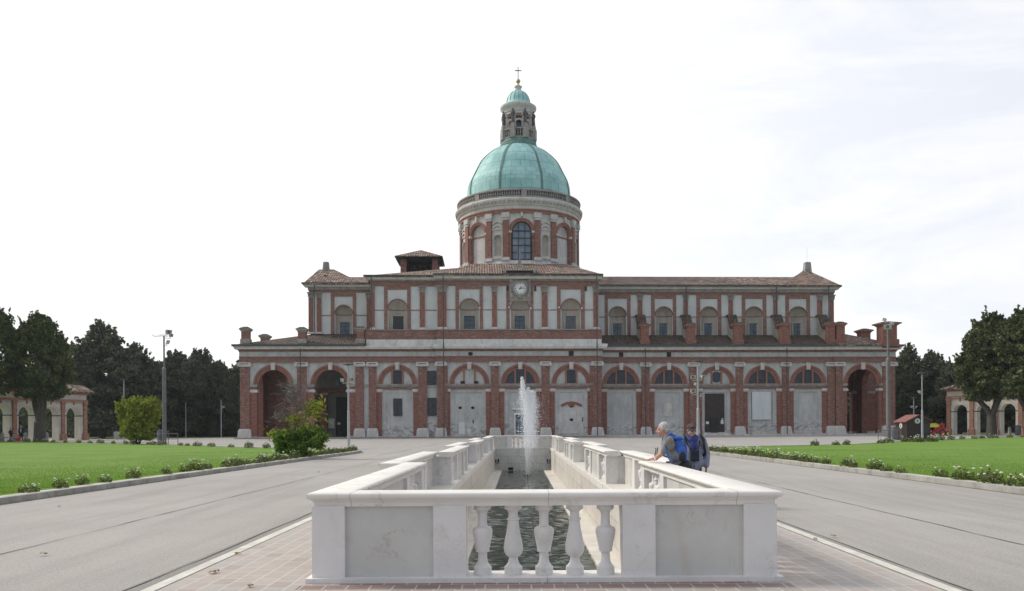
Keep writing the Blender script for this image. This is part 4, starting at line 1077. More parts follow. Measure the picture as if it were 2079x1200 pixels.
def top_entab(a, c, v, zA, zB, zC, zD, e0=0, e1=0, gutter=True, vd=.5):
    b = MB(); b.box(a, c, v-.10, v+vd, zA, zB-.1); b.box(a-min(e0,.06), c+min(e1,.06), v-.2, v+vd, zB-.1, zB); part(b, 'upper_architrave', M['brick_band'])
    b = MB(); b.box(a-min(e0,.1), c+min(e1,.1), v-.26, v+vd, zB, zC); part(b, 'upper_frieze', M['stone_dark'])
    b = MB(); b.box(a-e0*.8, c+e1*.8, v-.6, v+vd, zC, zC+.18); b.box(a-e0, c+e1, v-.75, v+vd, zC+.18, zD); part(b, 'upper_cornice', M['white_cornice'])
    b = MB(); b.box(a-e0*1.2, c+e1*1.2, v-1.0, v-.74, zD-.08, zD+.18); part(b, 'gutter', M['gutter'])
# centre, three bays + left pair
VCU, VLU = VC+.35, VL+.35
z0, zs, zt, zc = 15.17, 18.05, 20.78, 21.24
def uwall(pxa, pxb, cxp, rp, v, mat='plaster_up', zt_=zc+.02, z0_=z0, zs_=zs):
    cu = U(cxp, v, 640); r = (U(cxp+rp, v, 640)-U(cxp-rp, v, 640))/2*.90
    niche_wall(U(pxa, v, 640), U(pxb, v, 640), z0_, zt_, cu, r, zs_, v, .6, mat)
uwall(754, 887, 807.5, 21, VLU); uwall(887, 1005, 953, 21, VCU); uwall(1005, 1107, 1056, 20.5, VCU); uwall(1107, 1215, 1159, 21, VCU)
ubay(780, 787, 827, 834, 807.5, 21, 798, 819.5, VLU, z0, zs, zt, zc, 'grid')
ubay(925, 932, 974, 980.5, 953, 21, 942.5, 964, VCU, z0, zs, zt, zc)
ubay(1028, 1034.5, 1076.5, 1083, 1056, 20.5, 1045, 1065.5, VCU, z0, zs, 20.0, zc)
ubay(1131, 1138, 1179.5, 1187, 1159, 21, 1148, 1169.5, VCU, z0, zs, zt, zc, 'red')
thin_strips([(761, 780), (834, 853), (863, 889)], VLU, 17.9); thin_strips([(907, 925), (980.5, 1000), (1009.6, 1028), (1083, 1101), (1112.5, 1131), (1187, 1206)], VCU, 17.9)
hC = zc-20.35
for x0, x1, v in ((754, 761, VLU-.2), (853, 863, VLU-.2), (889, 907, VCU-.2), (1000, 1009.6, VCU-.2), (1101, 1112.5, VCU-.2), (1206, 1215.5, VCU-.2)):
    pilaster(x0, x1, v, z0, 20.35, 'brick_red', base=False, cap=round(hC, 2), bh=.28, depth=.25)
a, c = U(753, VLU), U(888, VLU); top_entab(a, c, VLU, zc, 21.95, 22.12, 22.5, .7, 0)
a, c = U(887, VCU), U(1216, VCU); top_entab(a, c, VCU, zc, 21.98, 22.2, 22.66, .3, .45)
for px in (1030.5, 1086.5, 1189): b = MB(); b.box(U(px-2, VCU, 580), U(px+2, VCU, 580), VCU-.13, VCU+.03, 20.55, 21.2); part(b, 'vent', M['black'])
# cores of the upper storey
b = MB(); b.box(U(753, VLU), U(888, VLU), VLU+1.25, 34, 12.5, 22.1); b.box(U(753, VLU), U(770, VLU), VLU+.55, VLU+1.25, 12.5, 22.1); b.box(U(887.5, VCU), U(1215.5, VCU), VCU+1.3, 40, 12.9, 22.2); b.box(U(887.5, VCU), U(900, VCU), VCU+.55, VCU+1.3, 12.9, 22.2); b.box(U(1190, VCU), U(1215.5, VCU), VCU+.55, VCU+1.3, 12.9, 22.2)
part(b, 'core_wall', M['plaster'])
# right wing clerestory
w0, ws, wt_, wc = 15.0, 17.9, 20.42, 20.98
CXS = [(1254, 1228, 1234, 1273.5, 1280), (1347.6, 1322, 1329, 1366, 1372.6), (1439, 1414, 1421, 1457, 1464), (1530.5, 1506, 1512.7, 1548.5, 1555.5), (1619.6, 1594.6, 1601.5, 1637, 1644)]
EDG = [1215, 1300.5, 1393, 1485, 1575.5, 1690]
for i, (cx, s0, s1, s2, s3) in enumerate(CXS):
    uwall(EDG[i], EDG[i+1], cx, 18.7, VU, 'plaster_up', wc+.02, w0, ws)
    ubay(s0, s1, s2, s3, cx, 18.7, cx-9.5, cx+9.5, VU, w0, ws, wt_, wc, 'sky', 16.85)
thin_strips([(1216, 1228), (1280, 1296), (1305, 1322), (1372.6, 1389), (1397.6, 1414), (1464, 1480.5), (1489, 1506), (1555.5, 1572), (1579, 1594.6), (1644, 1661)], VU, 17.7)
for x0, x1 in ((1296, 1305), (1389, 1397.6), (1480.5, 1489), (1571.5, 1579.5), (1661, 1670.6), (1686, 1694)):
    pilaster(x0, x1, VU-.18, w0, 20.2, 'brick_red', base=False, cap=.78, bh=.25, depth=.25)
a, c = U(1214, VU), U(1693.5, VU); top_entab(a, c, VU, wc, 21.38, 21.78, 22.18, 0, .7)
b = MB(); b.box(U(1205, VU), U(1692, VU), VU+1.2, 22, 12, 21.9); b.box(U(1675, VU), U(1692, VU), VU+.55, VU+1.2, 12, 21.9); part(b, 'core_wall', M['plaster'])
# left wing clerestory
VLW = VUL
uwall(630, 755, 698, 19, VLW, 'plaster_up', wc+.02, w0, ws)
ubay(672, 679, 716.5, 723, 698, 19, 690.5, 711, VLW, w0, ws, wt_, wc, 'sky', 16.8)
thin_strips([(653, 672), (723, 745)], VLW, 17.7)
for x0, x1 in ((627, 636), (644, 653), (745, 753)): pilaster(x0, x1, VLW-.18, w0, 20.2, 'brick_red', base=False, cap=.78, bh=.25, depth=.25)
a, c = U(628, VLW), U(754, VLW); top_entab(a, c, VLW, wc, 21.38, 21.75, 22.12, .7, 0)
b = MB(); b.box(U(629.5, VLW), U(760, VLW), VLW+1.2, 20, 12, 21.9); b.box(U(629.5, VLW), U(650, VLW), VLW+.55, VLW+1.2, 12, 21.9); part(b, 'core_wall', M['plaster'])
# --- main roofs
RV = 13.0                              # ridge plane of the nave
zr = Wz(1420, 562, RV); ze = 22.22
xa, xb = U(1216, VU), U(1700, VU-.9, 581)
roof([(uC1-2, VU-1.0, ze), (xb-1.5, VU-1.0, ze), (U(1640, RV), RV, zr), (uC1-2, RV, zr)], 'nave_roof', M['tile_x'])
roof([(uC1-2, 20, ze), (uC1-2, RV+.01, zr), (U(1640, RV), RV+.01, zr), (xb-1.5, 20, ze)], 'nave_roof', M['tile_x'])
xe = U(1708.5, VU-.95, 581); xw = U(1588, VU-.95, 581)
ap = (U(1636, 12), 12.0, Wz(1640, 546.5, 12)); ap2 = (ap[0]+1.0, 14.5, ap[2])
roof([(xw, VU-1.02, ze+.03), (xe, VU-1.02, ze+.03), ap2, ap], 'end_roof', M['tile_x'])
roof([(xe, VU-1.02, ze+.03), (xe, 21, ze+.03), ap2], 'end_roof', M['tile_y'])
roof([(xw, VU-1.02, ze+.03), ap, ap2, (xw, 21, ze+.03)], 'end_roof', M['tile_y'])
m = U(1641, 11.0); b = MB(); b.taper(m, 11.2, .62, .6, .42, .42, zr-.6, Wz(1641, 533, 11.2)); part(b, 'chimney', M['stone_dark'])
b = MB(); b.tube((m, 11.2, 26), (m, 11.2, 29.3), .012); part(b, 'lightning_rod', M['iron'])
b = MB(); b.box(U(1646, 9), U(1663, 9), 8.3, 9.3, 23.3, 23.95); part(b, 'dormer', M['dark'])
zl = Wz(720, 562.5, RV)
xw = U(616, VLW-.95, 583); xe = U(735, VLW-.95, 583)
roof([(U(640, VLW), VLW-1.0, 22.15), (U(760, VLW), VLW-1.0, 22.15), (U(760, RV), RV, zl), (U(660, RV), RV, zl)], 'nave_roof', M['tile_x'])
ap = (U(649, 11), 11.0, Wz(652, 547, 11)); ap2 = (U(679, 11), 11.2, Wz(680, 546.5, 11))
roof([(xw, VLW-1.02, 22.18), (xe, VLW-1.02, 22.18), ap2, ap], 'end_roof', M['tile_x'])
roof([(xw, VLW-1.02, 22.18), ap, (ap[0], 13, ap[2]), (xw, 19, 22.18)], 'end_roof', M['tile_y'])
roof([(xe, VLW-1.02, 22.18), (xe, 19, 22.18), (ap2[0], 13, ap2[2]), ap2], 'end_roof', M['tile_y'])
m = U(663, 11); b = MB(); b.taper(m, 11.2, .50, .5, .38, .38, ap[2]-.5, Wz(663, 532.5, 11.2)); part(b, 'chimney', M['stone_dark'])
b = MB(); b.tube((m, 11.2, 26), (m, 11.2, 29.3), .012); part(b, 'lightning_rod', M['iron'])
b = MB(); b.box(U(660, 8), U(668, 8), 7.3, 8.3, 23.4, 24.0); part(b, 'dormer', M['dark'])
# centre roof: low hips gathering at the drum
DV, DU = 20.0, None
DU = U(1053.5, DV, 450)
zE = 22.70; zA = Wz(1055, 534, 10.4)
xl, xm, xr = U(740, VLU-1, 562), U(886, VCU-1, 560), U(1225, VCU-1, 557)
roof([(xl, VLU-1.0, 22.55), (xm+1, VLU-1.0, 22.55), (U(955, 12), 12, 26.2), (U(940, 20), 20, 26.35)], 'crossing_roof', M['tile_x'])
roof([(xl, VLU-1.0, 22.55), (U(940, 20), 20, 26.35), (xl, 40, 22.55)], 'crossing_roof', M['tile_y'])
roof([(xm, VCU-1.0, zE), (xr, VCU-1.0, zE), (U(1148, 11), 11, zA), (U(962, 11), 11, zA)], 'crossing_roof', M['tile_x'])
roof([(xm, VCU-1.0, zE), (U(962, 11), 11, zA), (U(935, 22), 22, 26.6), (xm, 14, 24.6)], 'crossing_roof', M['tile_y'])
roof([(xr, VCU-1.0, zE), (xr, 40, zE), (U(1160, 22), 22, 27.0), (U(1148, 11), 11, zA)], 'crossing_roof', M['tile_y'])
b = MB(); b.box(U(1024, 1), U(1088, 1), .0, .9, zE+.02, zE+.5); part(b, 'dormer', M['dark'])
b = MB(); b.box(U(1023, 1), U(1029, 1), -.2, .9, zE+.3, zE+.75); b.box(U(1083, 1), U(1089, 1), -.2, .9, zE+.3, zE+.75); b.box(U(1020, 1), U(1092, 1), .5, 2.0, zE+.75, zE+.88); part(b, 'dormer_frame', M['stone_dark'])
b = MB(); q = (U(1056, 6.5), 6.5); b.taper(q[0], q[1], .42, .3, .2, .2, 24.8, 26.2); b.tube((q[0], q[1], 26.2), (q[0], q[1], 27.9), .035); b.box(q[0]-.35, q[0]+.35, q[1]-.04, q[1]+.04, 27.2, 27.28); part(b, 'bellcote', M['stone_dark'])
# open bell loft with its hipped roof
BV = 14.0
f = lambda px, py: (U(px, BV, py), Wz(px, py, BV))
bl0, bl1 = U(813, BV, 545), U(889, BV, 545); zb0, zb1 = 23.6, Wz(850, 521.5, BV)
pw = U(825, BV, 545)-bl0
for (x0, y0) in ((bl0, BV), (bl1-pw, BV), (bl0, BV+4.4), (bl1-pw, BV+4.4)):
    b = MB(); b.box(x0, x0+pw, y0, y0+.9, zb0, zb1); part(b, 'belfry_post', M['brick'])
b = MB(); zz = Wz(850, 545.5, BV)
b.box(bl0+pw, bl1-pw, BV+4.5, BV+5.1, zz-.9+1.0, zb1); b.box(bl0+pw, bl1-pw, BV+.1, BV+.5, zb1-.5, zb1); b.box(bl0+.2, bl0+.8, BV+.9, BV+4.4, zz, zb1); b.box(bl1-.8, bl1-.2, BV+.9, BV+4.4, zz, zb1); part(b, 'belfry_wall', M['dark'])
b = MB(); xm_ = (bl0+bl1)/2
for i in range(5): x = bl0+1.4+i*(bl1-bl0-2.8)/4; b.tube((x, BV+2.5, zb0), (x, BV+2.5, zz+.9), .07)
b.lathe([(.0, zz+.9), (.3, zz+.85), (.35, zz+.3), (.55, zz-.1)], xm_-.9, BV+2.5, 12); b.lathe([(.0, zz+.9), (.3, zz+.85), (.35, zz+.3), (.55, zz-.1)], xm_+1.1, BV+2.5, 12); b.box(bl0+1, bl1-1, BV+2.4, BV+2.6, zz+.85, zz+1.0)
part(b, 'bells', M['iron'])
e0, e1 = U(802.5, BV-1), U(900, BV-1); ex1 = U(909, BV-1)
zev = Wz(850, 520, BV-1); zap = Wz(855, 510, BV+3)
mm = (bl0+bl1)/2
P = [(mm-2.6-1.0, BV-1.2, zev), (mm+2.6+1.0, BV-1.2, zev), (mm+3.6, BV+6.6, zev), (mm-3.6, BV+6.6, zev)]
P = [(e0, BV-1.2, zev), (e1, BV-1.2, zev), (e1+.0, BV+6.6, zev), (e0, BV+6.6, zev)]
A = (mm+.1, BV+2.7, zap+.12)
for i, mt in ((0, 'tile_x'), (1, 'tile_y'), (2, 'tile_x'), (3, 'tile_y')): roof([P[i], P[(i+1) % 4], A], 'belfry_roof', M[mt], .12)
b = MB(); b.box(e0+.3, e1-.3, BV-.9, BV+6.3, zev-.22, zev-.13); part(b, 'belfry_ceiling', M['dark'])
# --- clock
ck = U(1056, VCU-.3, 586); zk = Wz(1056, 586, VCU-.3); rk = 11.8/14.5
cl = bpy.data.objects.new('clock', None); COL.objects.link(cl); cl.parent = ch; cl.location = (ck, VCU-.3, zk)
b = MB(); b.disc(0, 0, rk, -.06, .0, 40, a1=2*math.pi); part(b, 'dial', M['white'], cl)
b = MB(); b.ring(0, 0, rk+.24, rk-.01, -.16, .15, 40, a0=0, a1=2*math.pi); b.box(-1.5, 1.5, .04, .28, -1.75, 1.3); b.taper(0, .1, 1.2, .25, 1.55, .3, 1.3, 1.5)
for s in (-1, 1): b.ball((s*1.25, .0, 1.1), .3, 8, 6); b.ball((s*1.2, 0, -1.0), (.28, .22, .4), 8, 6); b.ball((s*1.35, 0, -.3), (.2, .2, .5), 8, 6)
b.ball((0, -.05, -1.15), (.3, .2, .3), 8, 6); part(b, 'surround', M['stone_dark'], cl)
b = MB()
for i in range(12):
    a_ = math.pi/2 - i*math.pi/6
    cu_, su_ = math.cos(a_), math.sin(a_)
    rom = ['XII','I','II','III','IV','V','VI','VII','VIII','IX','X','XI'][i]
    wd = {'I': .030, 'V': .075, 'X': .075}; tot = sum(wd[k_] for k_ in rom)+.012*(len(rom)-1); x = -tot/2
    ox, oz = cu_*rk*.80, su_*rk*.80; th = .013
    def stroke(p, q):
        pts = []
        d = Vector((q[0]-p[0], q[1]-p[1])); nn_ = Vector((-d.y, d.x)).normalized()*th
        for (x_, z_) in ((p[0]-nn_.x, p[1]-nn_.y), (q[0]-nn_.x, q[1]-nn_.y), (q[0]+nn_.x, q[1]+nn_.y), (p[0]+nn_.x, p[1]+nn_.y)):
            # local: x = tangential, z = outward
            pts.append((ox + x_*su_ + z_*cu_, oz - x_*cu_ + z_*su_))
        b.prism(pts, -.075, -.058)
    for k_ in rom:
        w_ = wd[k_]; h_ = .085
        if k_ == 'I': stroke((x+w_/2, -h_), (x+w_/2, h_))
        elif k_ == 'V': stroke((x, h_), (x+w_/2, -h_)); stroke((x+w_, h_), (x+w_/2, -h_))
        else: stroke((x, h_), (x+w_, -h_)); stroke((x+w_, h_), (x, -h_))
        x += w_+.012
part(b, 'numerals', M['black'], cl, merge=False)
def hand(L, w, deg, nm):
    b = MB(); a_ = R(90-deg); d = Vector((math.cos(a_), math.sin(a_))); n_ = Vector((-d.y, d.x))*w
    p, q = d*-.18, d*L; m_ = d*(L*.6)
    b.prism([(p.x+n_.x, p.y+n_.y), (p.x-n_.x, p.y-n_.y), (m_.x-n_.x*1.1, m_.y-n_.y*1.1), (q.x, q.y), (m_.x+n_.x*1.1, m_.y+n_.y*1.1)], -.12, -.09); part(b, nm, M['black'], cl)
hand(.44, .045, 35, 'hour_hand'); hand(.70, .03, 83, 'minute_hand')
# --- downpipes
def pipe(px, v, z0, z1, r=.07):
    b = MB(); u = U(px, v); b.tube((u, v-.1, z0), (u, v-.1, z1), r, r, 8); part(b, 'downpipe', M['gutter'])
pipe(610.5, VL-.6, 0.2, 12.5); pipe(755, VLU-.6, 15.1, 22.5); pipe(901, VC-.75, 0.2, 22.6); pipe(1212.5, VC-.75, 0.2, 22.6); pipe(639.5, VLW-.7, 15.2, 22.1)
pipe(1310.5, VR-.55, .3, 12.6); pipe(1597.5, VR-.55, .3, 12.6); pipe(1394, VU-.7, 15.5, 22.1); pipe(1577, VU-.7, 15.5, 22.1); pipe(1683, VU-.7, 15.5, 22.1)
b = MB()
for px, z in ((1033.5, 18.2), (1077.5, 18.1), (1116, 18.0), (1135, 18.2), (1181, 18.1), (973.8, 18.15)): b.ball((U(px, VCU, 625), VCU-.3, z), .13, 8, 6)
part(b, 'floodlights', M['white'])

# ---------------------------------------------------------------- drum, dome, lantern
KX = 1640/133.6
def dz(py): return Wz(1053.5, py, DV)       # height of a side-silhouette row
def dz_(py): return dz(py)
cxD, cyD = DU, DV
R0 = 119/KX
def bent(b, name, mat, parent=None, rr=R0, **k):
    b.bend(rr, cxD, cyD); return part(b, name, mat, parent, **k)
zf = lambda py: Wz(1053.5, py, DV-R0)       # rows measured on the front of the drum
z_w0, z_wt, z_c0, z_c1 = zf(526), zf(449), zf(446), zf(431.5)
drum_b, drum_t = zf(541), zf(404)
hw = 20.4*(133.6-R0)/1640; zsp = z_wt - hw
seg = R0*math.pi/8                          # length of 22.5 degrees on the surface
b = MB(); b.lathe([(R0-1.2, 22), (R0-1.2, drum_t+.5)], 0, 0, 64); b.move(Matrix.Translation((cxD, cyD, 0))); part(b, 'drum', M['brick'])
b = MB(); b.lathe([(R0+.02, 23.5), (R0+.02, zf(537)), (R0+.35, zf(537)), (R0+.35, zf(534)), (R0+.15, zf(531)), (R0+.15, zf(528.5)), (R0-.6, zf(528.5))], cxD, cyD, 96); part(b, 'drum_base', M['stone'])
zb_ = zf(528.5)
for k in range(8):
    o = k*math.pi/4*R0; Rr = hw+.52
    # big bay: brick wall with arched opening
    b = MB(); n = 4
    q = MB(); zt0 = z_c0+.02
    q.sbox(o-seg*.62, o-hw-.1, 0.0, 1.1, zb_, zsp, 2); q.sbox(o+hw+.1, o+seg*.62, 0.0, 1.1, zb_, zsp, 2)
    bent(q, 'drum_wall', M['brick'])
    q = MB(); q.spandrel(o-seg*.62, o+seg*.62, zsp, z_c1+.05, o, hw+.1, .10, 1.1, 18); bent(q, 'drum_spandrel', M['stone'])
    q = MB(); q.ring(o, zsp, Rr, hw+.30, -.10, .5, 18); q.ring(o, zsp, hw+.30, hw+.02, .0, 1.1, 18); bent(q, 'drum_arch', M['terracotta'])
    q = MB(); q.box(o-.16, o+.16, -.28, .1, z_c1-.65, z_c1-.02)
    for s in (-1, 1): q.box(o+s*(hw+.0), o+s*(hw+.62), -.12, .3, zsp-.18, zsp+.12)
    bent(q, 'drum_impost', M['stone'])
    q = MB()
    if k == 0:
        q.sbox(o-hw, o+hw, .55, .62, z_w0, zsp, 6); q.disc(o, zsp, hw, .55, .62, 20)
        w = bent(q, 'drum_window', M['glass_drum']); f = MB()
        for x in (-.34, .34): f.box(o+x*hw-.05, o+x*hw+.05, .42, .56, z_w0, zsp+hw*.93)
        for j in range(1, 5): z = z_w0+j*(zsp-z_w0+.2)/4.0-.0; f.sbox(o-hw, o+hw, .42, .56, z-.055, z+.055, 4) if z < zsp+.3 else None
        f.sbox(o-hw, o+hw, .4, .56, z_w0, z_w0+.12, 4); f.ring(o, zsp, hw, hw-.1, .4, .56, 18); f.box(o-hw, o-hw+.1, .4, .56, z_w0, zsp); f.box(o+hw-.1, o+hw, .4, .56, z_w0, zsp)
        bent(f, 'frame', M['iron'], w)
    else:
        q.sbox(o-hw-.05, o+hw+.05, .6, .9, zb_+.1, zsp, 6); q.disc(o, zsp, hw+.05, .6, .9, 20); bent(q, 'blind_window', M['stone'])
        q = MB(); q.sbox(o-hw-.05, o+hw+.05, .5, .9, zsp-.32, zsp-.1, 4); bent(q, 'brick_band', M['terracotta'])
    # niche bay
    o2 = o + seg; nw = .58; nz0, nz1 = zf(517), zf(474.5)
    q = MB(); q.sbox(o2-seg*.40, o2-nw, .12, 1.0, zb_, nz1-nw, 1); q.sbox(o2+nw, o2+seg*.40, .12, 1.0, zb_, nz1-nw, 1); q.box(o2-nw, o2+nw, .12, 1.0, zb_, nz0)
    q.spandrel(o2-seg*.40, o2+seg*.40, nz1-nw, z_c1+.05, o2, nw, .12, 1.0, 12); bent(q, 'niche_wall', M['stone'])
    q = MB(); q.sbox(o2-nw, o2+nw, .55, .8, nz0, nz1, 2); bent(q, 'niche_back', M['plaster_niche'])
    q = MB(); q.box(o2-.86, o2-.70, .0, .2, nz0-.3, nz1+.1); q.box(o2+.70, o2+.86, .0, .2, nz0-.3, nz1+.1); q.box(o2-.95, o2+.95, -.1, .2, nz0-.55, nz0-.25)
    q.ring(o2, zf(466), .95, .72, -.1, .2, 10, a0=.5, a1=math.pi-.5); q.ring(o2, zf(461), 1.05, .88, -.15, .2, 10, a0=.7, a1=math.pi-.7); q.box(o2-.95, o2+.95, -.06, .2, zf(463.5)-.1, zf(463.5)+.08)
    q.ring(o2, nz1-nw, .72, .60, .0, .3, 12); bent(q, 'niche_frame', M['stone'])
    for s in (-1, 1):
        pu = o2+s*seg*.36; pw_ = .44
        q = MB(); q.box(pu-pw_, pu+pw_, -.22, .3, zb_+.5, z_c0); p = bent(q, 'drum_pilaster', M['brick_red'])
        q = MB(); q.box(pu-pw_, pu+pw_, -.28, .3, z_c0, z_c0+.35); q.box(pu-pw_-.14, pu+pw_+.14, -.4, .3, z_c0+.35, z_c1); bent(q, 'capital', M['stone'], p)
        q = MB(); q.box(pu-pw_-.12, pu+pw_+.12, -.34, .3, zb_+.2, zb_+.5); q.box(pu-pw_-.2, pu+pw_+.2, -.42, .3, zb_, zb_+.2); bent(q, 'base', M['stone'], p)
# entablature of the drum
zk1 = dz(424); R2 = 128/KX
prof = [(R0-.2, z_c1), (R0+.18, z_c1), (R0+.18, z_c1+.35), (R0+.30, z_c1+.37), (R0+.30, z_c1+.55)]
b = MB(); b.lathe(prof, cxD, cyD, 120); part(b, 'drum_architrave', M['terracotta'], smooth=True)
zcf = z_c1+.55; zct = zf(402)
prof = [(R0+.1, zcf), (R0+.1, zcf+.55), (R0+.28, zcf+.62), (R0+.34, zcf+.80), (R0+.50, zcf+.95), (R0+.62, zcf+1.15), (R2, zcf+1.25), (R2+.04, zct-.15), (R2-.1, zct), (R0-.5, zct+.02)]
b = MB(); b.lathe(prof, cxD, cyD, 120); part(b, 'drum_cornice', M['stone'], smooth=True)
b = MB()
for i in range(96):
    q = MB(); q.box(-.12, .12, -.62, -.2, zcf+.92, zcf+1.14); q.bend(R0, cxD, cyD, i*2*math.pi/96); b.add(q.v, q.f)
tag(part(b, 'modillions', M['stone_dark']), kind='stuff')
RB = 123.7/KX; zbb = zct+.02; zbt = zf(383.5)
b = MB(); b.lathe([(RB-.4, zbb), (RB+.02, zbb), (RB+.02, zbb+.28), (RB-.3, zbb+.28)], cxD, cyD, 96); b.lathe([(RB-.34, zbt-.26), (RB+.05, zbt-.26), (RB+.08, zbt-.1), (RB+.03, zbt), (RB-.34, zbt)], cxD, cyD, 96)
br = part(b, 'drum_balustrade', M['stone_dark'])
b = MB(); h_ = zbt-.26-zbb-.28
for i in range(168):
    a_ = i*2*math.pi/168; x, y = cxD+(RB-.15)*math.sin(a_), cyD-(RB-.15)*math.cos(a_)
    if i % 21 in (0, 1, 2): continue
    b.lathe([(.10, zbb+.28), (.06, zbb+.28+h_*.25), (.13, zbb+.28+h_*.5), (.06, zbb+.28+h_*.85), (.10, zbt-.26)], x, y, 6)
tag(part(b, 'balusters', M['stone_dark'], br), kind='stuff')
for i in range(8):
    q = MB(); q.box(-.45, .45, -.02, .3, zbb+.28, zbt-.26); q.bend(RB, cxD, cyD, (i*21+1)*2*math.pi/168); part(q, 'pedestal', M['stone_dark'], br)
# dome shell
RD = 104.5/KX
def dome_shell(prof, n, name, mat, rows, cols, parent=None):
    b = MB(); b.lathe(prof, cxD, cyD, n, cap=False); me_o = part(b, name, mat, parent, smooth='all')
    me = me_o.data; uv = me.uv_layers.new(name='UVMap'); k = len(prof)
    for p in me.polygons:
        for li, vi in zip(p.loop_indices, p.vertices):
            j, i = divmod(vi, n)
            if i == 0 and any((v_ % n) == n-1 for v_ in p.vertices): i = n
            uv.data[li].uv = (i/n*cols, j/(k-1)*rows)
    return me_o
zd0 = dz(402)
ctrl = [(RD, zbb-.2), (RD, zd0), (103.2/KX, dz(387.6)), (101/KX, dz(378)), (93.3/KX, dz(362.5)), (79/KX, dz(336)), (58.5/KX, dz(316)), (45/KX, dz(307)), (36/KX, dz(302.5))]
dome_pts = smooth_poly(ctrl, 4)
dome = dome_shell(dome_pts, 96, 'dome', M['copper'], 11, 32)
for i in range(8):
    a_ = (i+.5)*math.pi/4; b = MB(); w_ = .16
    for j in range(1, len(dome_pts)-1):
        (r0, z0_), (r1, z1_) = dome_pts[j], dome_pts[j+1]
        ps = []
        for r_, z_ in ((r0, z0_), (r1, z1_)):
            for s in (-1, 1):
                for o_ in (-.05, .10):
                    rr = r_+o_; aa = a_ + s*w_/max(r_, 2); ps.append((cxD+rr*math.sin(aa), cyD-rr*math.cos(aa), z_ + (o_*.5)))
        b.add(ps, [(1,3,7,5), (0,1,5,4), (2,6,7,3)])
    part(b, 'rib', M['copper_rib'], dome)
# lantern
ln = bpy.data.objects.new('lantern', None); COL.objects.link(ln); ln.parent = ch; ln.location = (cxD, cyD, 0)
def lpart(b, name, mat, parent=None, **k): return b.build(name, mat, ln, **k)
zl0, zl1, zl2 = dz(302), dz(290), dz(270)
b = MB(); b.lathe([(38.5/KX, zl0-.35), (39/KX, zl0+.1), (36.5/KX, zl0+.3), (36.5/KX, zl0+.55), (34.5/KX, zl1-.1), (35/KX, zl1), (1.5, zl1)], 0, 0, 8*6); lpart(b, 'lantern_base', M['copper_rib'])
rb = 33/KX
b = MB(); b.lathe([(rb-.25, zl1), (rb+.08, zl1), (rb+.08, zl1+.22), (rb-.2, zl1+.22)], 0, 0, 48); b.lathe([(rb-.22, zl2-.2), (rb+.1, zl2-.2), (rb+.1, zl2), (rb-.22, zl2)], 0, 0, 48)
for i in range(40):
    a_ = i*2*math.pi/40
    if i % 5 == 0: continue
    b.lathe([(.08, zl1+.22), (.05, zl1+.5), (.10, zl1+.8), (.05, zl2-.35), (.08, zl2-.2)], (rb-.08)*math.sin(a_+math.pi/8), -(rb-.08)*math.cos(a_+math.pi/8), 6)
lpart(b, 'lantern_balustrade', M['stone_dark'])
zbody1 = dz(239)
rbod = 25.5/KX
for i in range(8):
    a_ = i*math.pi/4 + math.pi/8
    b = MB(); b.box(-.27, .27, -.3, .35, zl1, zbody1); b.box(-.38, .38, -.42, .35, zbody1-.4, zbody1); b.box(-.34, .34, -.38, .3, zl1+2.0, zl1+2.25)
    b.move(Matrix.Rotation(a_, 4, 'Z') @ Matrix.Translation((0, -rbod, 0))); lpart(b, 'lantern_pier', M['stone'])
    b = MB(); b.box(-.42, .42, -.42, .3, zl1, zl2+.1); b.taper(0, 0, .34, .34, .26, .3, zl2+.1, zl2+.75); b.move(Matrix.Rotation(a_, 4, 'Z') @ Matrix.Translation((0, -rb+.05, 0))); lpart(b, 'pedestal', M['stone_dark'])
    zs_ = zl2+.75; b = MB()
    b.lathe([(.26, 0), (.30, .12), (.26, .6), (.22, 1.1), (.27, 1.45), (.30, 1.75), (.22, 1.95), (.08, 2.02), (.08, 2.1)], 0, 0, 10); b.ball((0, 0, 2.24), .15, 8, 6)
    b.capsule((-.26, 0, 1.8), (-.36, -.12, 1.3), .08, .07, 6); b.capsule((-.36, -.12, 1.3), (-.1, -.3, 1.45), .07, .05, 6); b.capsule((.26, 0, 1.8), (.38, -.05, 1.35), .08, .07, 6); b.capsule((.38, -.05, 1.35), (.42, -.2, 1.75), .06, .05, 6)
    b.move(Matrix.Rotation(a_, 4, 'Z') @ Matrix.Translation((0, -rb+.05, zs_))); lpart(b, 'statue', M['stone_black'], smooth=True)
zop = dz(240)
b = MB(); n = 48
b.lathe([(rbod-.28, zbody1-.45), (rbod+.05, zbody1-.45), (rbod+.05, zbody1)], 0, 0, 48); lpart(b, 'lantern_frieze', M['terracotta'])
b = MB(); b.lathe([(rbod-.55, zl1+.1), (rbod-.55, zbody1-.1)], 0, 0, 16); lpart(b, 'lantern_glazing', M['glass'])
for i in range(8):
    a_ = i*math.pi/4; q = MB(); q.ring(0, 0, .75, .52, -.1, .2, 10); q.v = [(x, y, z+zbody1-1.55) for x, y, z in q.v]; q.move(Matrix.Rotation(a_, 4, 'Z') @ Matrix.Translation((0, -rbod+.12, 0))); lpart(q, 'lantern_arch', M['stone'])
zc0_, zc1_ = zbody1, dz(218.5); rc = 36.6/KX
b = MB(); hh = zc1_-zc0_
b.lathe([(rbod+.1, zc0_-.05), (rbod+.22, zc0_), (rbod+.22, zc0_+hh*.22), (rbod+.36, zc0_+hh*.25), (rbod+.36, zc0_+hh*.42), (rc-.38, zc0_+hh*.55), (rc-.05, zc0_+hh*.72), (rc, zc0_+hh*.78), (rc, zc0_+hh*.93), (rc-.2, zc1_), (1, zc1_+.02)], 0, 0, 48); lpart(b, 'lantern_cornice', M['stone'], smooth=True)
rs = 24/KX
zsb = dz(211)
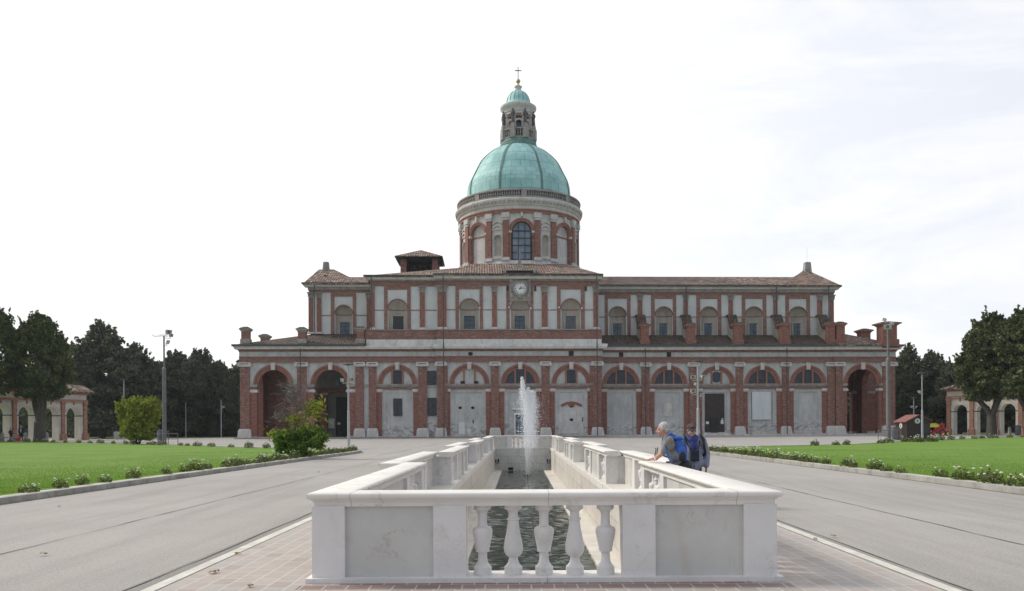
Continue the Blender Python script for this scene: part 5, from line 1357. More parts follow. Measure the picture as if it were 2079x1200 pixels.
b = MB(); b.lathe([(rs+.15, zc1_), (rs+.15, zsb-.1), (rs, zsb)] + [(rs*math.cos(t_*.1745), zsb+(dz(186)-zsb+.1)*math.sin(t_*.1745)) for t_ in range(1, 9)], 0, 0, 32, cap=False)
lpart(b, 'lantern_dome', M['copper_s'], smooth='all')
b = MB(); zq = dz(188)
for i in range(16):
    a_ = i*math.pi/8
    for t_ in range(0, 8):
        r0, r1 = rs*math.cos(t_*.1745)+.02, rs*math.cos((t_+1)*.1745)+.02; z0_, z1_ = zsb+(dz(186)-zsb+.1)*math.sin(t_*.1745), zsb+(dz(186)-zsb+.1)*math.sin((t_+1)*.1745)
        b.tube((r0*math.sin(a_), -r0*math.cos(a_), z0_), (r1*math.sin(a_), -r1*math.cos(a_), z1_), .035, .035, 5)
lpart(b, 'lantern_ribs', M['copper_rib'])
zf0, zf1 = dz(188.5), dz(171)
b = MB(); b.lathe([(.62, zf0), (.66, zf0+.2), (.5, zf0+.3), (.48, zf0+.75), (.62, zf0+.85), (.64, zf0+1.0), (.35, zf0+1.15), (.12, zf1+.1), (.05, zf1+.35)], 0, 0, 20); lpart(b, 'finial', M['stone'], smooth=True)
zg = dz(165); b = MB(); b.ball((0, 0, zg), 4.6/KX, 16, 12); lpart(b, 'golden_ball', M['gold'], smooth='all')
b = MB(); b.box(-.055, .055, -.055, .055, zg+.3, dz(135.5)); b.box(-.55, .55, -.05, .05, dz(143.5)-.06, dz(143.5)+.06); lpart(b, 'cross', M['iron'])

# ================================================================= VEGETATION
NPR = np.random.default_rng(11)
def leaf_mesh(name, centers, size, mat, up=0.25, aspect=1.6, jitter=.35):
    """many small leaf-shaped quads, one per centre"""
    n = len(centers); c = np.asarray(centers, dtype=np.float32)
    d = NPR.normal(size=(n, 3)); d[:, 2] += up; d /= np.linalg.norm(d, axis=1)[:, None]
    t = NPR.normal(size=(n, 3)); t -= d*(t*d).sum(1)[:, None]; t /= np.linalg.norm(t, axis=1)[:, None]
    u = np.cross(d, t); s = size*(1+jitter*NPR.normal(size=n)).clip(.4, 1.9)[:, None]
    a, b = t*s*aspect*.5, u*s*.5
    v = np.stack([c-a, c+b*.9-a*.1, c+a, c-b*.9-a*.1], axis=1).reshape(-1, 3)
    me = bpy.data.meshes.new(name)
    me.vertices.add(4*n); me.vertices.foreach_set('co', v.astype(np.float32).ravel())
    me.loops.add(4*n); me.loops.foreach_set('vertex_index', np.arange(4*n, dtype=np.int32))
    me.polygons.add(n); me.polygons.foreach_set('loop_start', np.arange(0, 4*n, 4, dtype=np.int32))
    me.materials.append(mat); me.update(calc_edges=True); return me
def crown_points(n, w, h, z0, prof, clumps=90, spread=.13, seed=1, inner=.25, squash=1.0, cl_bias=.75):
    """points in clumps spread through a crown of half width w, from z0 to z0+h; prof(t) = relative radius"""
    r = np.random.default_rng(seed); cc = []
    for k in range(clumps):
        t = r.random()**.9; a = r.random()*2*math.pi
        rr = prof(t)*w*(cl_bias + (1-cl_bias)*r.random())*(1+.10*r.normal()) if r.random() > inner else prof(t)*w*r.random()*.7
        cc.append((rr*math.cos(a), rr*math.sin(a)*squash, z0+h*t, .7+.7*r.random()))
    nl = n//8; cc = np.array(cc); idx = r.integers(0, clumps, n)
    p = r.normal(size=(n, 3)); p /= np.linalg.norm(p, axis=1)[:, None]; p *= (r.random(n)**.45)[:, None]
    p *= (spread*w*cc[idx, 3])[:, None]*1.6; p[:, 2] *= .75; q = cc[idx, :3] + p
    K = 300; tops = cc[np.argsort(-(cc[:, 2] + .8*np.hypot(cc[:, 0], cc[:, 1])))][:max(8, int(clumps*.45))]      # shoots standing out of the outline
    bs = tops[r.integers(0, len(tops), K)]; dr = bs[:, :3] - np.array([0, 0, z0+h*.35]); dr /= np.linalg.norm(dr, axis=1)[:, None]; dr[:, 2] += .55; dr += r.normal(0, .22, dr.shape); L = w*(.03+.10*r.random(K)**2)
    k = r.integers(0, K, nl); u = r.random(nl)
    q[:nl] = bs[k, :3] + dr[k]*(spread*w*1.05*bs[k, 3:4] + (u*L[k])[:, None]) + r.normal(0, .02*w, (nl, 3))*(1-.6*u)[:, None]
    return q
def limb(b, p, d, L, r, depth, rnd, spread=.5, n=6):
    q = p; dd = d.normalized(); segs = 3
    for i in range(segs):
        nq = q + dd*L/segs; b.tube(q, nq, r*(1-.25*i/segs), r*(1-.25*(i+1)/segs), n, 0, False); q = nq
        dd = (dd + Vector((rnd.gauss(0, .12), rnd.gauss(0, .12), rnd.gauss(.03, .08)))).normalized()
    if depth > 0:
        for k in range(rnd.choice((2, 3))):
            ax = Vector((rnd.gauss(0, 1), rnd.gauss(0, 1), rnd.gauss(.2, .5))).normalized()
            limb(b, q, (dd + ax*spread).normalized(), L*rnd.uniform(.6, .85), r*.6, depth-1, rnd, spread, max(4, n-1))
M['bark'] = m_plaster('bark', (0.055, 0.048, 0.042), (0.10, 0.09, 0.078), (0.03, 0.028, 0.022), .6, 3)
M['bark_grey'] = m_plaster('grey_bark', (0.15, 0.125, 0.12), (0.24, 0.205, 0.20), (0.08, 0.07, 0.065), .6, 3)
M['leaf_far'] = m_leaf('far_foliage', (0.042, 0.056, 0.046), (0.085, 0.102, 0.072), (0.165, 0.165, 0.105), .30, .25, .4)
M['leaf_lime'] = m_leaf('lime_foliage', (0.026, 0.046, 0.016), (0.055, 0.088, 0.026), (0.16, 0.19, 0.06), .5, .22, .45)
M['leaf_lime_r'] = m_leaf('lime_foliage_yellowing', (0.030, 0.048, 0.018), (0.060, 0.086, 0.030), (0.14, 0.155, 0.06), .5, .22, .5)
M['leaf_gold'] = m_leaf('golden_foliage', (0.10, 0.14, 0.015), (0.21, 0.25, 0.03), (0.42, 0.42, 0.08), 1.2, .3, .6)
M['leaf_green'] = m_leaf('bright_foliage', (0.05, 0.11, 0.015), (0.11, 0.21, 0.028), (0.25, 0.35, 0.06), 1.0, .3, .55)
M['leaf_rose'] = m_leaf('rose_foliage', (0.045, 0.075, 0.020), (0.085, 0.125, 0.035), (0.19, 0.19, 0.07), 2, .22, .6)
M['petal'] = m_simple('white_petals', (0.70, 0.68, 0.62), (0.80, 0.79, 0.74), 9, .6)
PR_LIME = lambda t: (math.sin(math.pi*min(1, .10+.90*t)**.80))**.62
PR_OVAL = lambda t: max(0.05, (1-abs(2*(t-.42))**2.4))**.5 if t < .95 else .3
PR_EGG = lambda t: (1-max(0, (t-.30)/.70)**2.1)**.62 if t > .30 else .80+.20*t/.30
def conic(t): return (1-t)**.55*(.55+.45*min(1, t*6)) if t > .12 else .55+.45*t/.12
def make_tree(name, w, h, z0, n, leaf, mat, trunk_r, seed, prof, clumps, spread, limbs=4, lean=.35, th=None, base_flare=1.5, inner=.25):
    """returns (crown mesh, trunk mesh)"""
    rnd = random.Random(seed)
    pts = crown_points(n, w, h, z0, prof, clumps, spread, seed, inner)
    # twigs sticking out of the outline
    cm = leaf_mesh('crown', pts, leaf, mat)
    b = MB(); th = th or z0*.7
    b.tube((0, 0, -.05), (0, 0, th*.25), trunk_r*base_flare, trunk_r*1.05, 12, 0, False); b.tube((0, 0, th*.25), (0, 0, th), trunk_r*1.05, trunk_r*.95, 12, 0, False)
    b.ball((0, 0, th), trunk_r*.97, 10, 6)
    for k in range(limbs):
        a = 2*math.pi*(k+rnd.random()*.4)/limbs
        d = Vector((math.cos(a)*lean, math.sin(a)*lean, 1))
        limb(b, Vector((0, 0, th*.92)), d, h*(.40 if trunk_r > .4 else .20), trunk_r*.62, 2 if trunk_r > .4 else 1, rnd, .5, 8)
    t = b.build('trunk', M['bark'], smooth='all'); tm = t.data; bpy.data.objects.remove(t)
    return cm, tm
def put_tree(meshes, loc, s=1.0, rz=0.0, label='', group=None, cat='tree', name='tree', sz=None):
    t = thing(name, label, cat, loc, rz, group); t.scale = (s, s, sz or s)
    for nm, me in zip(('crown', 'trunk'), meshes):
        o = bpy.data.objects.new(nm, me); COL.objects.link(o); o.parent = t
    return t
FAR = [make_tree('far', 4.6, 13.2, 1.0, 46000, .235, M['leaf_far'], .28, 20+i, (PR_EGG, PR_OVAL, PR_EGG)[i], 260, .125, 3, .3, 2.5) for i in range(3)]
def px_tree(kind, px, top, Y, wpx, label, group=None, rz=0, name='tree'):
    p = at(px, top, Y); h = 14.9; s = p.z/h; ws = (wpx/2*Y/F)/3.9
    t = put_tree(kind, (p.x, Y, 0), ws, rz, label, group, name=name, sz=s); return t
G1 = 'dark trees standing behind the square'
far_specs = [  # px, top row, distance, width px, label
 (206, 666, 124, 128, 'tall dark broad tree right of the left arcade, highest of the left background trees'),
 (268, 706, 128, 96, 'dark tree just behind the golden shrub on the left'),
 (362, 721, 134, 92, 'rounded dark tree right behind the tall floodlight mast'),
 (405, 717, 138, 84, 'dark tree with rounded top midway between the floodlight mast and the church'),
 (448, 742, 138, 76, 'lower dark tree second from the left corner of the church'),
 (486, 738, 142, 70, 'dark tree partly hidden behind the left corner of the church'),
 (322, 742, 144, 84, 'lower dark tree filling the gap left of the tall floodlight mast'),
 (150, 706, 134, 96, 'dark tree seen above the end of the left arcade'),
 (1846, 709, 132, 78, 'dark tree rising beside the right end of the church'),
 (1893, 722, 130, 90, 'dark tree behind the wooden kiosk'),
 (1948, 735, 124, 90, 'dark tree behind the corner of the right arcade roof'),
 (2008, 725, 136, 110, 'dark tree behind the right arcade, hidden by the forked tree'),
 (2065, 690, 134, 110, 'tall dark tree at the right edge behind the arcade')]
for i, (px, tp, Y, w, lb) in enumerate(far_specs):
    px_tree(FAR[(i*2+i//3) % 3], px, tp, Y, w, lb, G1, i*1.3)
rnd = random.Random(42)
FARM = [make_tree('far', 4.6, 13.2, .6, 9000, .55, M['leaf_far'], .28, 40, PR_OVAL, 90, .22, 3, .3, 2.5)]
k = 0
for side, xs in ((-1, [30+i*31 for i in range(15)]), (1, [1690+i*32 for i in range(13)])):
    for px in xs:
        Y = rnd.uniform(150, 168); p = at(px, 760, Y)
        t = put_tree(FARM[0], (p.x, Y, 0), rnd.uniform(1.0, 1.2), rnd.uniform(0, 6), 'dim far tree low in the dark wood behind the square', 'trees of the dark wood behind', sz=rnd.uniform(.74, .86))
# undergrowth closing the wood under the crowns
for nm, (xa, xb) in {'w': (-118, -50), 'e': (58, 128)}.items():
    n = 30000; c = np.stack([NPR.uniform(xa, xb, n), NPR.uniform(150, 166, n), NPR.uniform(0, 5.5, n)], 1)
    o = bpy.data.objects.new('undergrowth', leaf_mesh('undergrowth', c, .75, M['leaf_far'])); COL.objects.link(o)
    tag(o, 'dark undergrowth closing the wood under the tree crowns', 'undergrowth', kind='stuff')
# the near lime trees standing before the arcades
LIME = make_tree('lime', 3.55, 9.6, 5.6, 50000, .185, M['leaf_lime'], .66, 3, PR_LIME, 420, .11, 3, .24, 2.3, 1.2, .2)
LIMR = make_tree('lime_r', 3.9, 10.3, 4.9, 54000, .21, M['leaf_lime_r'], .60, 8, PR_LIME, 420, .11, 3, .42, 2.5, 1.2, .2)
p = at(80, 800, 95); put_tree(LIME, (p.x, 95, 0), .94, .4, 'large lime tree with three stout limbs standing before the left arcade', name='lime_tree')
p = at(-32, 800, 92); put_tree(LIME, (p.x, 92, 0), 1.03, 2.6, 'lime tree cut off by the left edge of the photo', name='lime_tree')
p = at(2013, 800, 102); put_tree(LIMR, (p.x, 102, 0), .96, .3, 'lime tree with a forked trunk standing before the right arcade', name='lime_tree')
p = at(2092, 800, 98); put_tree(LIMR, (p.x, 98, 0), 1.0, 2.2, 'lime tree with yellowing leaves cut off by the right edge of the photo', name='lime_tree', sz=1.0)
# golden shrub
def box_prof(t): return .75+.25*math.sin(math.pi*min(1, t*1.1)) if t < .9 else .8
g0 = ground(281, 904)
pts = crown_points(34000, 1.62, 3.55, .5, lambda t: .74+.28*min(1, t*1.6) if t < .93 else .9, 420, .105, 5, .3)
t = thing('golden_shrub', 'boxy golden green shrub on the left lawn before the wood', 'shrub', (g0.x, g0.y, .08))
o = bpy.data.objects.new('foliage', leaf_mesh('foliage', pts, .105, M['leaf_gold'])); COL.objects.link(o); o.parent = t
b = MB(); rnd = random.Random(2)
for k in range(7): a = k*.9; limb(b, Vector((.1*math.cos(a), .1*math.sin(a), 0)), Vector((math.cos(a)*.35, math.sin(a)*.35, 1)), 1.3, .06, 1, rnd)
b.build('stem', M['bark'], t)
# green shrub and the half dead tree in it
g1 = ground(596, 933); 
t = thing('green_shrub', 'broad bright green shrub on the left kerb at the foot of the withered tree', 'shrub', (g1.x, g1.y+.5, .08))
def sub(cx, cz, w, h, n, seed): 
    q = crown_points(n, w, h, cz, lambda t: max(.25, math.sin(math.pi*(.12+.80*t))**.5), 60, .22, seed, .3); q[:, 0] += cx; return q
pts = np.concatenate([sub(.76, .48, .68, .85, 7000, 1), sub(-.42, .25, .55, .95, 5500, 2), sub(.05, .0, .50, .8, 2500, 3), sub(-.70, .85, .32, .38, 1400, 4)])
o = bpy.data.objects.new('foliage', leaf_mesh('foliage', pts, .075, M['leaf_green'], .8)); COL.objects.link(o); o.parent = t
b = MB()
for k in range(6): a = k*1.05; limb(b, Vector((.08*math.cos(a), .08*math.sin(a), 0)), Vector((math.cos(a)*.5, math.sin(a)*.5, 1)), .6, .03, 1, rnd)
b.build('stem', M['bark'], t)
t = thing('withered_tree', 'small withered tree with bare twig clusters above the green shrub', 'tree', (g1.x-.05, g1.y+.7, .08))
rnd = random.Random(9); b = MB()
def twig(b, p, d, L, r, depth):
    q = p; dd = d.normalized()
    for i in range(3):
        nq = q+dd*L/3; b.tube(q, nq, r, r*.8, 4, 0, False); q = nq; r *= .8
        dd = (dd+Vector((rnd.gauss(0, .28), rnd.gauss(0, .28), rnd.gauss(0, .2)))).normalized()
        if depth and i: 
            for k in range(3): twig(b, q, (dd+Vector((rnd.gauss(0, .8), rnd.gauss(0, .8), rnd.gauss(0, .6)))).normalized(), L*.55, r*.7, depth-1)
for (ex, ez), rr in (((-.1, 2.3), .05), ((.2, 2.9), .045), ((-.35, 1.7), .04), ((.55, 2.3), .035)):
    b.path([(0, 0, 0), (ex*.3, .02, ez*.45), (ex, .05, ez)], [rr*1.4, rr, rr*.7], 6)
# dense twig clusters at the measured places (relative metres)
for cx_, cz_, rx, rz_, n in ((-.05, 3.35, .75, .5, 95), (-.15, 2.9, .6, .3, 50), (-.75, 1.95, .45, .32, 60), (-.2, 2.3, .4, .4, 30), (.35, 2.5, .5, .5, 25)):
    for k in range(n):
        a = rnd.uniform(0, 6.28); p0 = Vector((cx_+rnd.gauss(0, rx*.35), rnd.gauss(0, .25), cz_+rnd.gauss(0, rz_*.35)))
        twig(b, p0, Vector((rnd.gauss(-.2, 1), rnd.gauss(0, 1), rnd.gauss(.2, .6))), rnd.uniform(.22, .50), .015, 1 if k % 3 else 0)
b.path([(0, 0, 1.2), (-.3, 0, 1.7), (-.75, 0, 1.95)], [.035, .03, .02]); b.path([(0, 0, 1.6), (0, 0, 2.6), (-.1, 0, 3.3)], [.04, .03, .02]); b.path([(0, 0, 1.5), (.4, 0, 2.2), (.9, 0, 2.55)], [.035, .03, .02]); b.path([(.5, 0, 2.2), (1.1, 0, 2.0), (1.75, 0, 1.72)], [.02, .016, .008])
b.build('branches', M['bark_grey'], t)
pts = np.concatenate([NPR.normal((.95, 0, 2.55), (.24, .2, .20), (330, 3)), NPR.normal((-.1, 0, 1.95), (.22, .2, .12), (170, 3)), NPR.normal((.55, 0, 2.1), (.4, .2, .2), (90, 3)), NPR.normal((-1.0, 0, 1.15), (.22, .2, .14), (260, 3)), NPR.normal((.2, 0, 1.5), (.4, .2, .22), (200, 3)), np.stack([np.linspace(1.0, 1.78, 60), NPR.normal(0, .03, 60), np.linspace(2.1, 1.72, 60)], 1)])
o = bpy.data.objects.new('foliage', leaf_mesh('foliage', pts, .085, M['leaf_gold'])); COL.objects.link(o); o.parent = t

# rose bushes along the kerbs
RB_ = []
for i in range(5):
    r = np.random.default_rng(100+i); n = 300
    a = r.random(n)*6.28; rr = r.random(n)**.5*(.30 + .10*r.random()); z = .03+.50*r.random(n)**1.2*(1.05-rr/.5)
    pts = np.stack([rr*np.cos(a)*1.2, rr*np.sin(a), z+.05*np.sin(a*3)], 1)
    fm = leaf_mesh('foliage', pts, .060, M['leaf_rose'])
    b = MB(); rn = random.Random(i)
    for k in range((6, 4, 9, 5, 3)[i]):
        a_ = rn.uniform(0, 6.28); q = rn.uniform(.05, .34); c = Vector((q*math.cos(a_)*1.2, q*math.sin(a_), rn.uniform(.15, .55))); s_ = rn.uniform(.030, .050)
        for j in range(5): b.ball(c+Vector((s_*.55*math.cos(j*1.26), s_*.55*math.sin(j*1.26), 0)), (s_*.7, s_*.7, s_*.6), 6, 4)
    o = b.build('blossoms', M['petal'], smooth='all'); bm_ = o.data; bpy.data.objects.remove(o)
    b = MB()
    for k in range(9): a_ = k*.7; b.tube((0, 0, 0), (.22*math.cos(a_), .22*math.sin(a_), .3), .008, .004, 4)
    o = b.build('stems', M['bark'], None); sm_ = o.data; bpy.data.objects.remove(o)
    RB_.append((fm, bm_, sm_))
def rose(x, y, i, s, label, group):
    t = thing('rose_bush', label, 'rose bush', (x, y, .10), rnd.uniform(0, 6.28), group); t.scale = (s, s, s*rnd.uniform(.85, 1.15))
    for nm, me in zip(('foliage', 'blossoms', 'stems'), RB_[i]):
        o = bpy.data.objects.new(nm, me); COL.objects.link(o); o.parent = t
rnd = random.Random(77)
def along(edge, y):
    for i in range(len(edge)-1):
        if edge[i][1] <= y <= edge[i+1][1]:
            f_ = (y-edge[i][1])/(edge[i+1][1]-edge[i][1]); return edge[i][0]+(edge[i+1][0]-edge[i][0])*f_
    return edge[0][0]
for side, E, lab in ((-1, LK, 'left'), (1, RK, 'right')):
    y = 15.5
    while y < (52.5 if side < 0 else 51.5):
        x = along(E, y) + side*rnd.uniform(.45, .75)
        if not (side < 0 and abs(y-g1.y) < .9):
            rose(x, y, rnd.randrange(5), rnd.uniform(.48, .80), 'low rose bush with white blooms on the kerb of the %s lawn' % lab, 'rose bushes along the %s kerb' % lab)
        y += rnd.uniform(.6, 2.0) if y < 30 else rnd.uniform(.38, .95)
    idx = [i for i, e in enumerate(E) if e[1] > 54]
    for i in idx[:-1]:
        (x0_, y0_), (x1_, y1_) = E[i], E[i+1]; L = math.hypot(x1_-x0_, y1_-y0_); m = int(L/2.0)
        if abs(x0_) > 66: continue
        for j in range(m):
            f_ = (j+rnd.random())/max(1, m); rose(x0_+(x1_-x0_)*f_+side*.3, y0_+(y1_-y0_)*f_-.6, rnd.randrange(5), rnd.uniform(.55, 1.05), 'rose bush on the far edge of the %s lawn facing the church' % lab, 'rose bushes along the far edge of the %s lawn' % lab)
gk = ground(1865, 900)
for j in range(6): rose(gk.x+rnd.uniform(-.9, 2.0), gk.y+rnd.uniform(.2, 1.4), rnd.randrange(5), rnd.uniform(.8, 1.1), 'rose bush in the small bed before the wooden kiosk', 'rose bushes in the bed before the kiosk')
# short grass blades on the nearer lawn
def blades(name, xa, xb, ya, yb, n, side, E):
    x = (NPR.exponential(.33, n)).clip(0, 3); y = (ya+NPR.exponential(9, n)).clip(ya, 90) % 77 + 0.0
    y = np.where(y < ya, ya+NPR.uniform(0, 8, n), y); y = y.clip(ya, 48)
    ex = np.array([along(E, v) for v in y]); X = ex + side*(.85 + x*(xb-xa)); h = NPR.uniform(.02, .045, n); a = NPR.uniform(0, 6.28, n)
    w = .008; c = np.stack([X, y, np.full(n, .10)], 1); dx = np.stack([np.cos(a)*w, np.sin(a)*w, 0*a], 1); tip = np.stack([NPR.normal(0, .02, n), NPR.normal(0, .02, n), h], 1)
    v = np.stack([c-dx, c+dx, c+tip], 1).reshape(-1, 3); me = bpy.data.meshes.new(name)
    me.vertices.add(3*n); me.vertices.foreach_set('co', v.astype(np.float32).ravel()); me.loops.add(3*n); me.loops.foreach_set('vertex_index', np.arange(3*n, dtype=np.int32))
    me.polygons.add(n); me.polygons.foreach_set('loop_start', np.arange(0, 3*n, 3, dtype=np.int32)); me.materials.append(M['blade']); me.update(calc_edges=True)
    o = bpy.data.objects.new(name, me); COL.objects.link(o); tag(o, 'short green grass blades of the lawn', 'grass', kind='stuff')
M['blade'] = m_leaf('grass_blades', (0.10, 0.21, 0.025), (0.15, 0.28, 0.04), (0.25, 0.34, 0.08), .8, .35, .6)
blades('grass', 0, 16, 13, 34, 90000, -1, LK); blades('grass', 0, 16, 13, 34, 90000, 1, RK)
# fallen leaves
M['dead_leaf'] = m_simple('dead_leaf', (0.22, 0.12, 0.05), (0.38, 0.25, 0.12), 12, .7)
for i, (px, py) in enumerate([(88, 1129), (440, 1165), (431, 1167), (483, 1128), (1655, 1098), (1691, 1092), (646, 960), (508, 1195), (120, 1031)]):
    g = ground(px, py); b = MB(); r_ = random.Random(i); s = r_.uniform(.03, .05)
    pts = [(s*(1+.35*math.cos(5*a_))*math.cos(a_), s*(1+.35*math.cos(5*a_))*math.sin(a_)*.7, .012*math.sin(3*a_)+.012) for a_ in [q*6.283/15 for q in range(15)]]
    b.add([(0, 0, .02)]+pts, [(0, j+1, (j+1) % 15+1) for j in range(15)]); o = b.build('fallen_leaf', M['dead_leaf']); o.location = (g.x, g.y, .022); o.rotation_euler = (0, 0, i*1.1)
    tag(o, 'dry brown fallen leaf lying on the pavement', 'leaf', 'fallen leaves on the pavement')

# ================================================================= ARCADES
M['arc_plaster'] = m_plaster('arcade_plaster', (0.56, 0.53, 0.47), (0.68, 0.65, 0.58), (0.34, 0.32, 0.28), .4, .8)
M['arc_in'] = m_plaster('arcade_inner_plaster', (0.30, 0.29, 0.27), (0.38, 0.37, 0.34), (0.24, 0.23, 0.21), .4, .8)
def arcade(name, label, p0, p1, nb, flip, hroof):
    """row of arches from p0 to p1 (front line), bays towards p1; depth goes away from the camera side"""
    p0, p1 = Vector(p0), Vector(p1); d = (p1-p0).normalized(); L = (p1-p0).length
    t = thing(name, label, 'arcade', (p0.x, p0.y, 0), math.atan2(d.y, d.x))
    P = lambda b, nm, mt, pr=None, **k: b.build(nm, M[mt], pr or t, **k)
    W = L/nb; D = 1.3; zs_, zt_ = 3.35, 5.15; r = W/2-.62
    for back in (0,):
        y0 = 0 if not back else D; 
        for i in range(nb):
            c = (i+.5)*W
            if back and i >= nb-flip: 
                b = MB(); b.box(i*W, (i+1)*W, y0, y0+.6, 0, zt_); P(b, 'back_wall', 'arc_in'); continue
            b = MB(); b.spandrel(i*W, (i+1)*W, zs_, zt_, c, r, y0, y0+1.15, 18)
            b.box(i*W, c-r, y0, y0+1.15, 0, zs_-.13); b.box(c+r, (i+1)*W, y0, y0+1.15, 0, zs_-.13)
            P(b, 'arch_wall', 'arc_plaster' if not back else 'arc_in')
            b = MB(); b.box(i*W, c-r+.03, y0-.03, y0+1.18, zs_-.13, zs_); b.box(c+r-.03, (i+1)*W, y0-.03, y0+1.18, zs_-.13, zs_); P(b, 'impost', 'iron')
            if not back:
                b = MB(); b.box(c-.1, c+.1, y0-.06, y0, zt_-.42, zt_); P(b, 'keystone', 'terracotta')
                b = MB()
                for s in (-1, 1):
                    x0, x1 = c+s*(r+.28), c+s*.7; b.ring(c, zs_, r+.24, r+.20, y0-.025, y0+.01, 14, a0=(.35 if s > 0 else math.pi-1.25), a1=(1.25 if s > 0 else math.pi-.35)); b.box(x0-.02, x0+.02, y0-.025, y0, zs_+.7, zt_-.15); b.box(min(x0, x1), max(x0, x1), y0-.025, y0, zt_-.19, zt_-.15)
                P(b, 'incised_panel', 'arc_in')
    for i in range(nb+1):
        x = i*W; b = MB(); b.box(x-.26, x+.26, -.22, .0, .95, zt_); o = P(b, 'pilaster', 'brick_orange')
        b = MB(); b.box(x-.32, x+.32, -.3, .0, zt_-.32, zt_-.001); P(b, 'capital', 'brick_orange', o)
        b = MB(); b.box(x-.42, x+.42, -.36, .05, 0, .78); b.taper(x, -.15, .42, .2, .28, .1, .78, .95); P(b, 'base', 'brick_orange', o)
    b = MB(); b.box(-.3, L+.3, -.26, .8, zt_, zt_+.32); P(b, 'brick_band', 'brick_orange')
    b = MB(); b.box(-.2, L+.2, -.12, .8, zt_+.32, zt_+.98); P(b, 'frieze', 'arc_plaster')
    b = MB(); b.box(-.35, L+.35, -.3, .8, zt_+.98, zt_+1.16); b.box(-.55, L+.55, -.5, .8, zt_+1.16, zt_+1.36); P(b, 'cornice', 'brick_orange')
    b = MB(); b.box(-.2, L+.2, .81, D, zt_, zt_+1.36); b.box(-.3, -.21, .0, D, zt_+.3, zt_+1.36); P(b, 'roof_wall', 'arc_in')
    zr0, zr1 = zt_+1.38, zt_+1.38+hroof
    for pts in ([(-.9, -.85, zr0), (L+.9, -.85, zr0), (L-2.0 if flip == 99 else L+.9, 1.1, zr1), (2.2, 1.1, zr1)], [(-.9, 3.0, zr0), (-.9, -.85, zr0), (2.2, 1.1, zr1)], [(L+.9, 3.0, zr0), (-.9, 3.0, zr0), (2.2, 1.1, zr1), (L+.9, 1.1, zr1)]):
        b = MB(); n = len(pts); b.add([tuple(p) for p in pts]+[(p[0], p[1], p[2]-.14) for p in pts], [tuple(range(n)), tuple(range(2*n-1, n-1, -1))]+[(i, i+n, (i+1) % n+n, (i+1) % n) for i in range(n)]); P(b, 'roof', 'tile_x')
    return t
pl0 = ground(177, 890.5); pR0 = ground(1928, 884)
# left: starts at its right end, runs towards the camera's left; depth axis must point away
a0 = Vector((-59.4, 110.5)); a1 = a0 + Vector((-.33, -.944))*3.5*6
t = arcade('arcade_building', 'low brick arcade with tiled roof behind the lime trees at the left edge', (a1.x, a1.y), (a0.x, a0.y), 6, 0, 1.0)
t.location = (a1.x, a1.y, 0)
b0 = Vector((60.7, 114)); b1 = b0 + Vector((.62, -.785))*3.05*6
t = arcade('arcade_building', 'low brick arcade with tiled roof behind the forked lime tree at the right edge', (b0.x, b0.y), (b1.x, b1.y), 6, 0, 1.1)
# ================================================================= STREET FURNITURE
M['pole'] = m_simple('painted_pole', (0.12, 0.125, 0.135), (0.17, 0.175, 0.185), 2, .5)
M['pole_light'] = m_simple('galvanised_pole', (0.36, 0.39, 0.42), (0.46, 0.49, 0.52), 2, .45, .3)
M['pole_brown'] = m_simple('dull_brown_pole', (0.13, 0.12, 0.12), (0.19, 0.175, 0.17), 2, .6)
M['lamp_grey'] = m_simple('lamp_housing', (0.34, 0.36, 0.35), (0.46, 0.47, 0.46), 4, .5)
M['lens'] = m_simple('lamp_lens', (0.10, 0.10, 0.09), (0.2, 0.19, 0.16), 6, .15)
def flood(b, c, aim, s=.32):
    s *= .62
    """boxy floodlight: housing, bezel and a round lens, mi 0 housing 1 lens"""
    c = Vector(c); q = Vector(aim).to_track_quat('-Y', 'Z').to_matrix().to_4x4(); Mx = Matrix.Translation(c) @ q
    m = MB(); m.taper(0, 0, s*.62, s*.30, s*.62, s*.30, -s*.40, s*.40); m.v = [(x*(1 if y < 0 else .72), y, z*(1 if y < 0 else .72)) for x, y, z in m.v]
    m.box(-s*.68, s*.68, -s*.36, -s*.30, -s*.46, s*.46)
    k = MB(); k.disc(0, 0, s*.34, -s*.385, -s*.355, 16, a1=2*math.pi); m.add(k.v, k.f, 1)
    m.box(-s*.05, s*.05, -s*.1, s*.3, -s*.7, -s*.4)
    m.move(Mx); o = len(b.v); b.v += m.v; b.f += [tuple(i+o for i in f) for f in m.f]; b.m += m.m
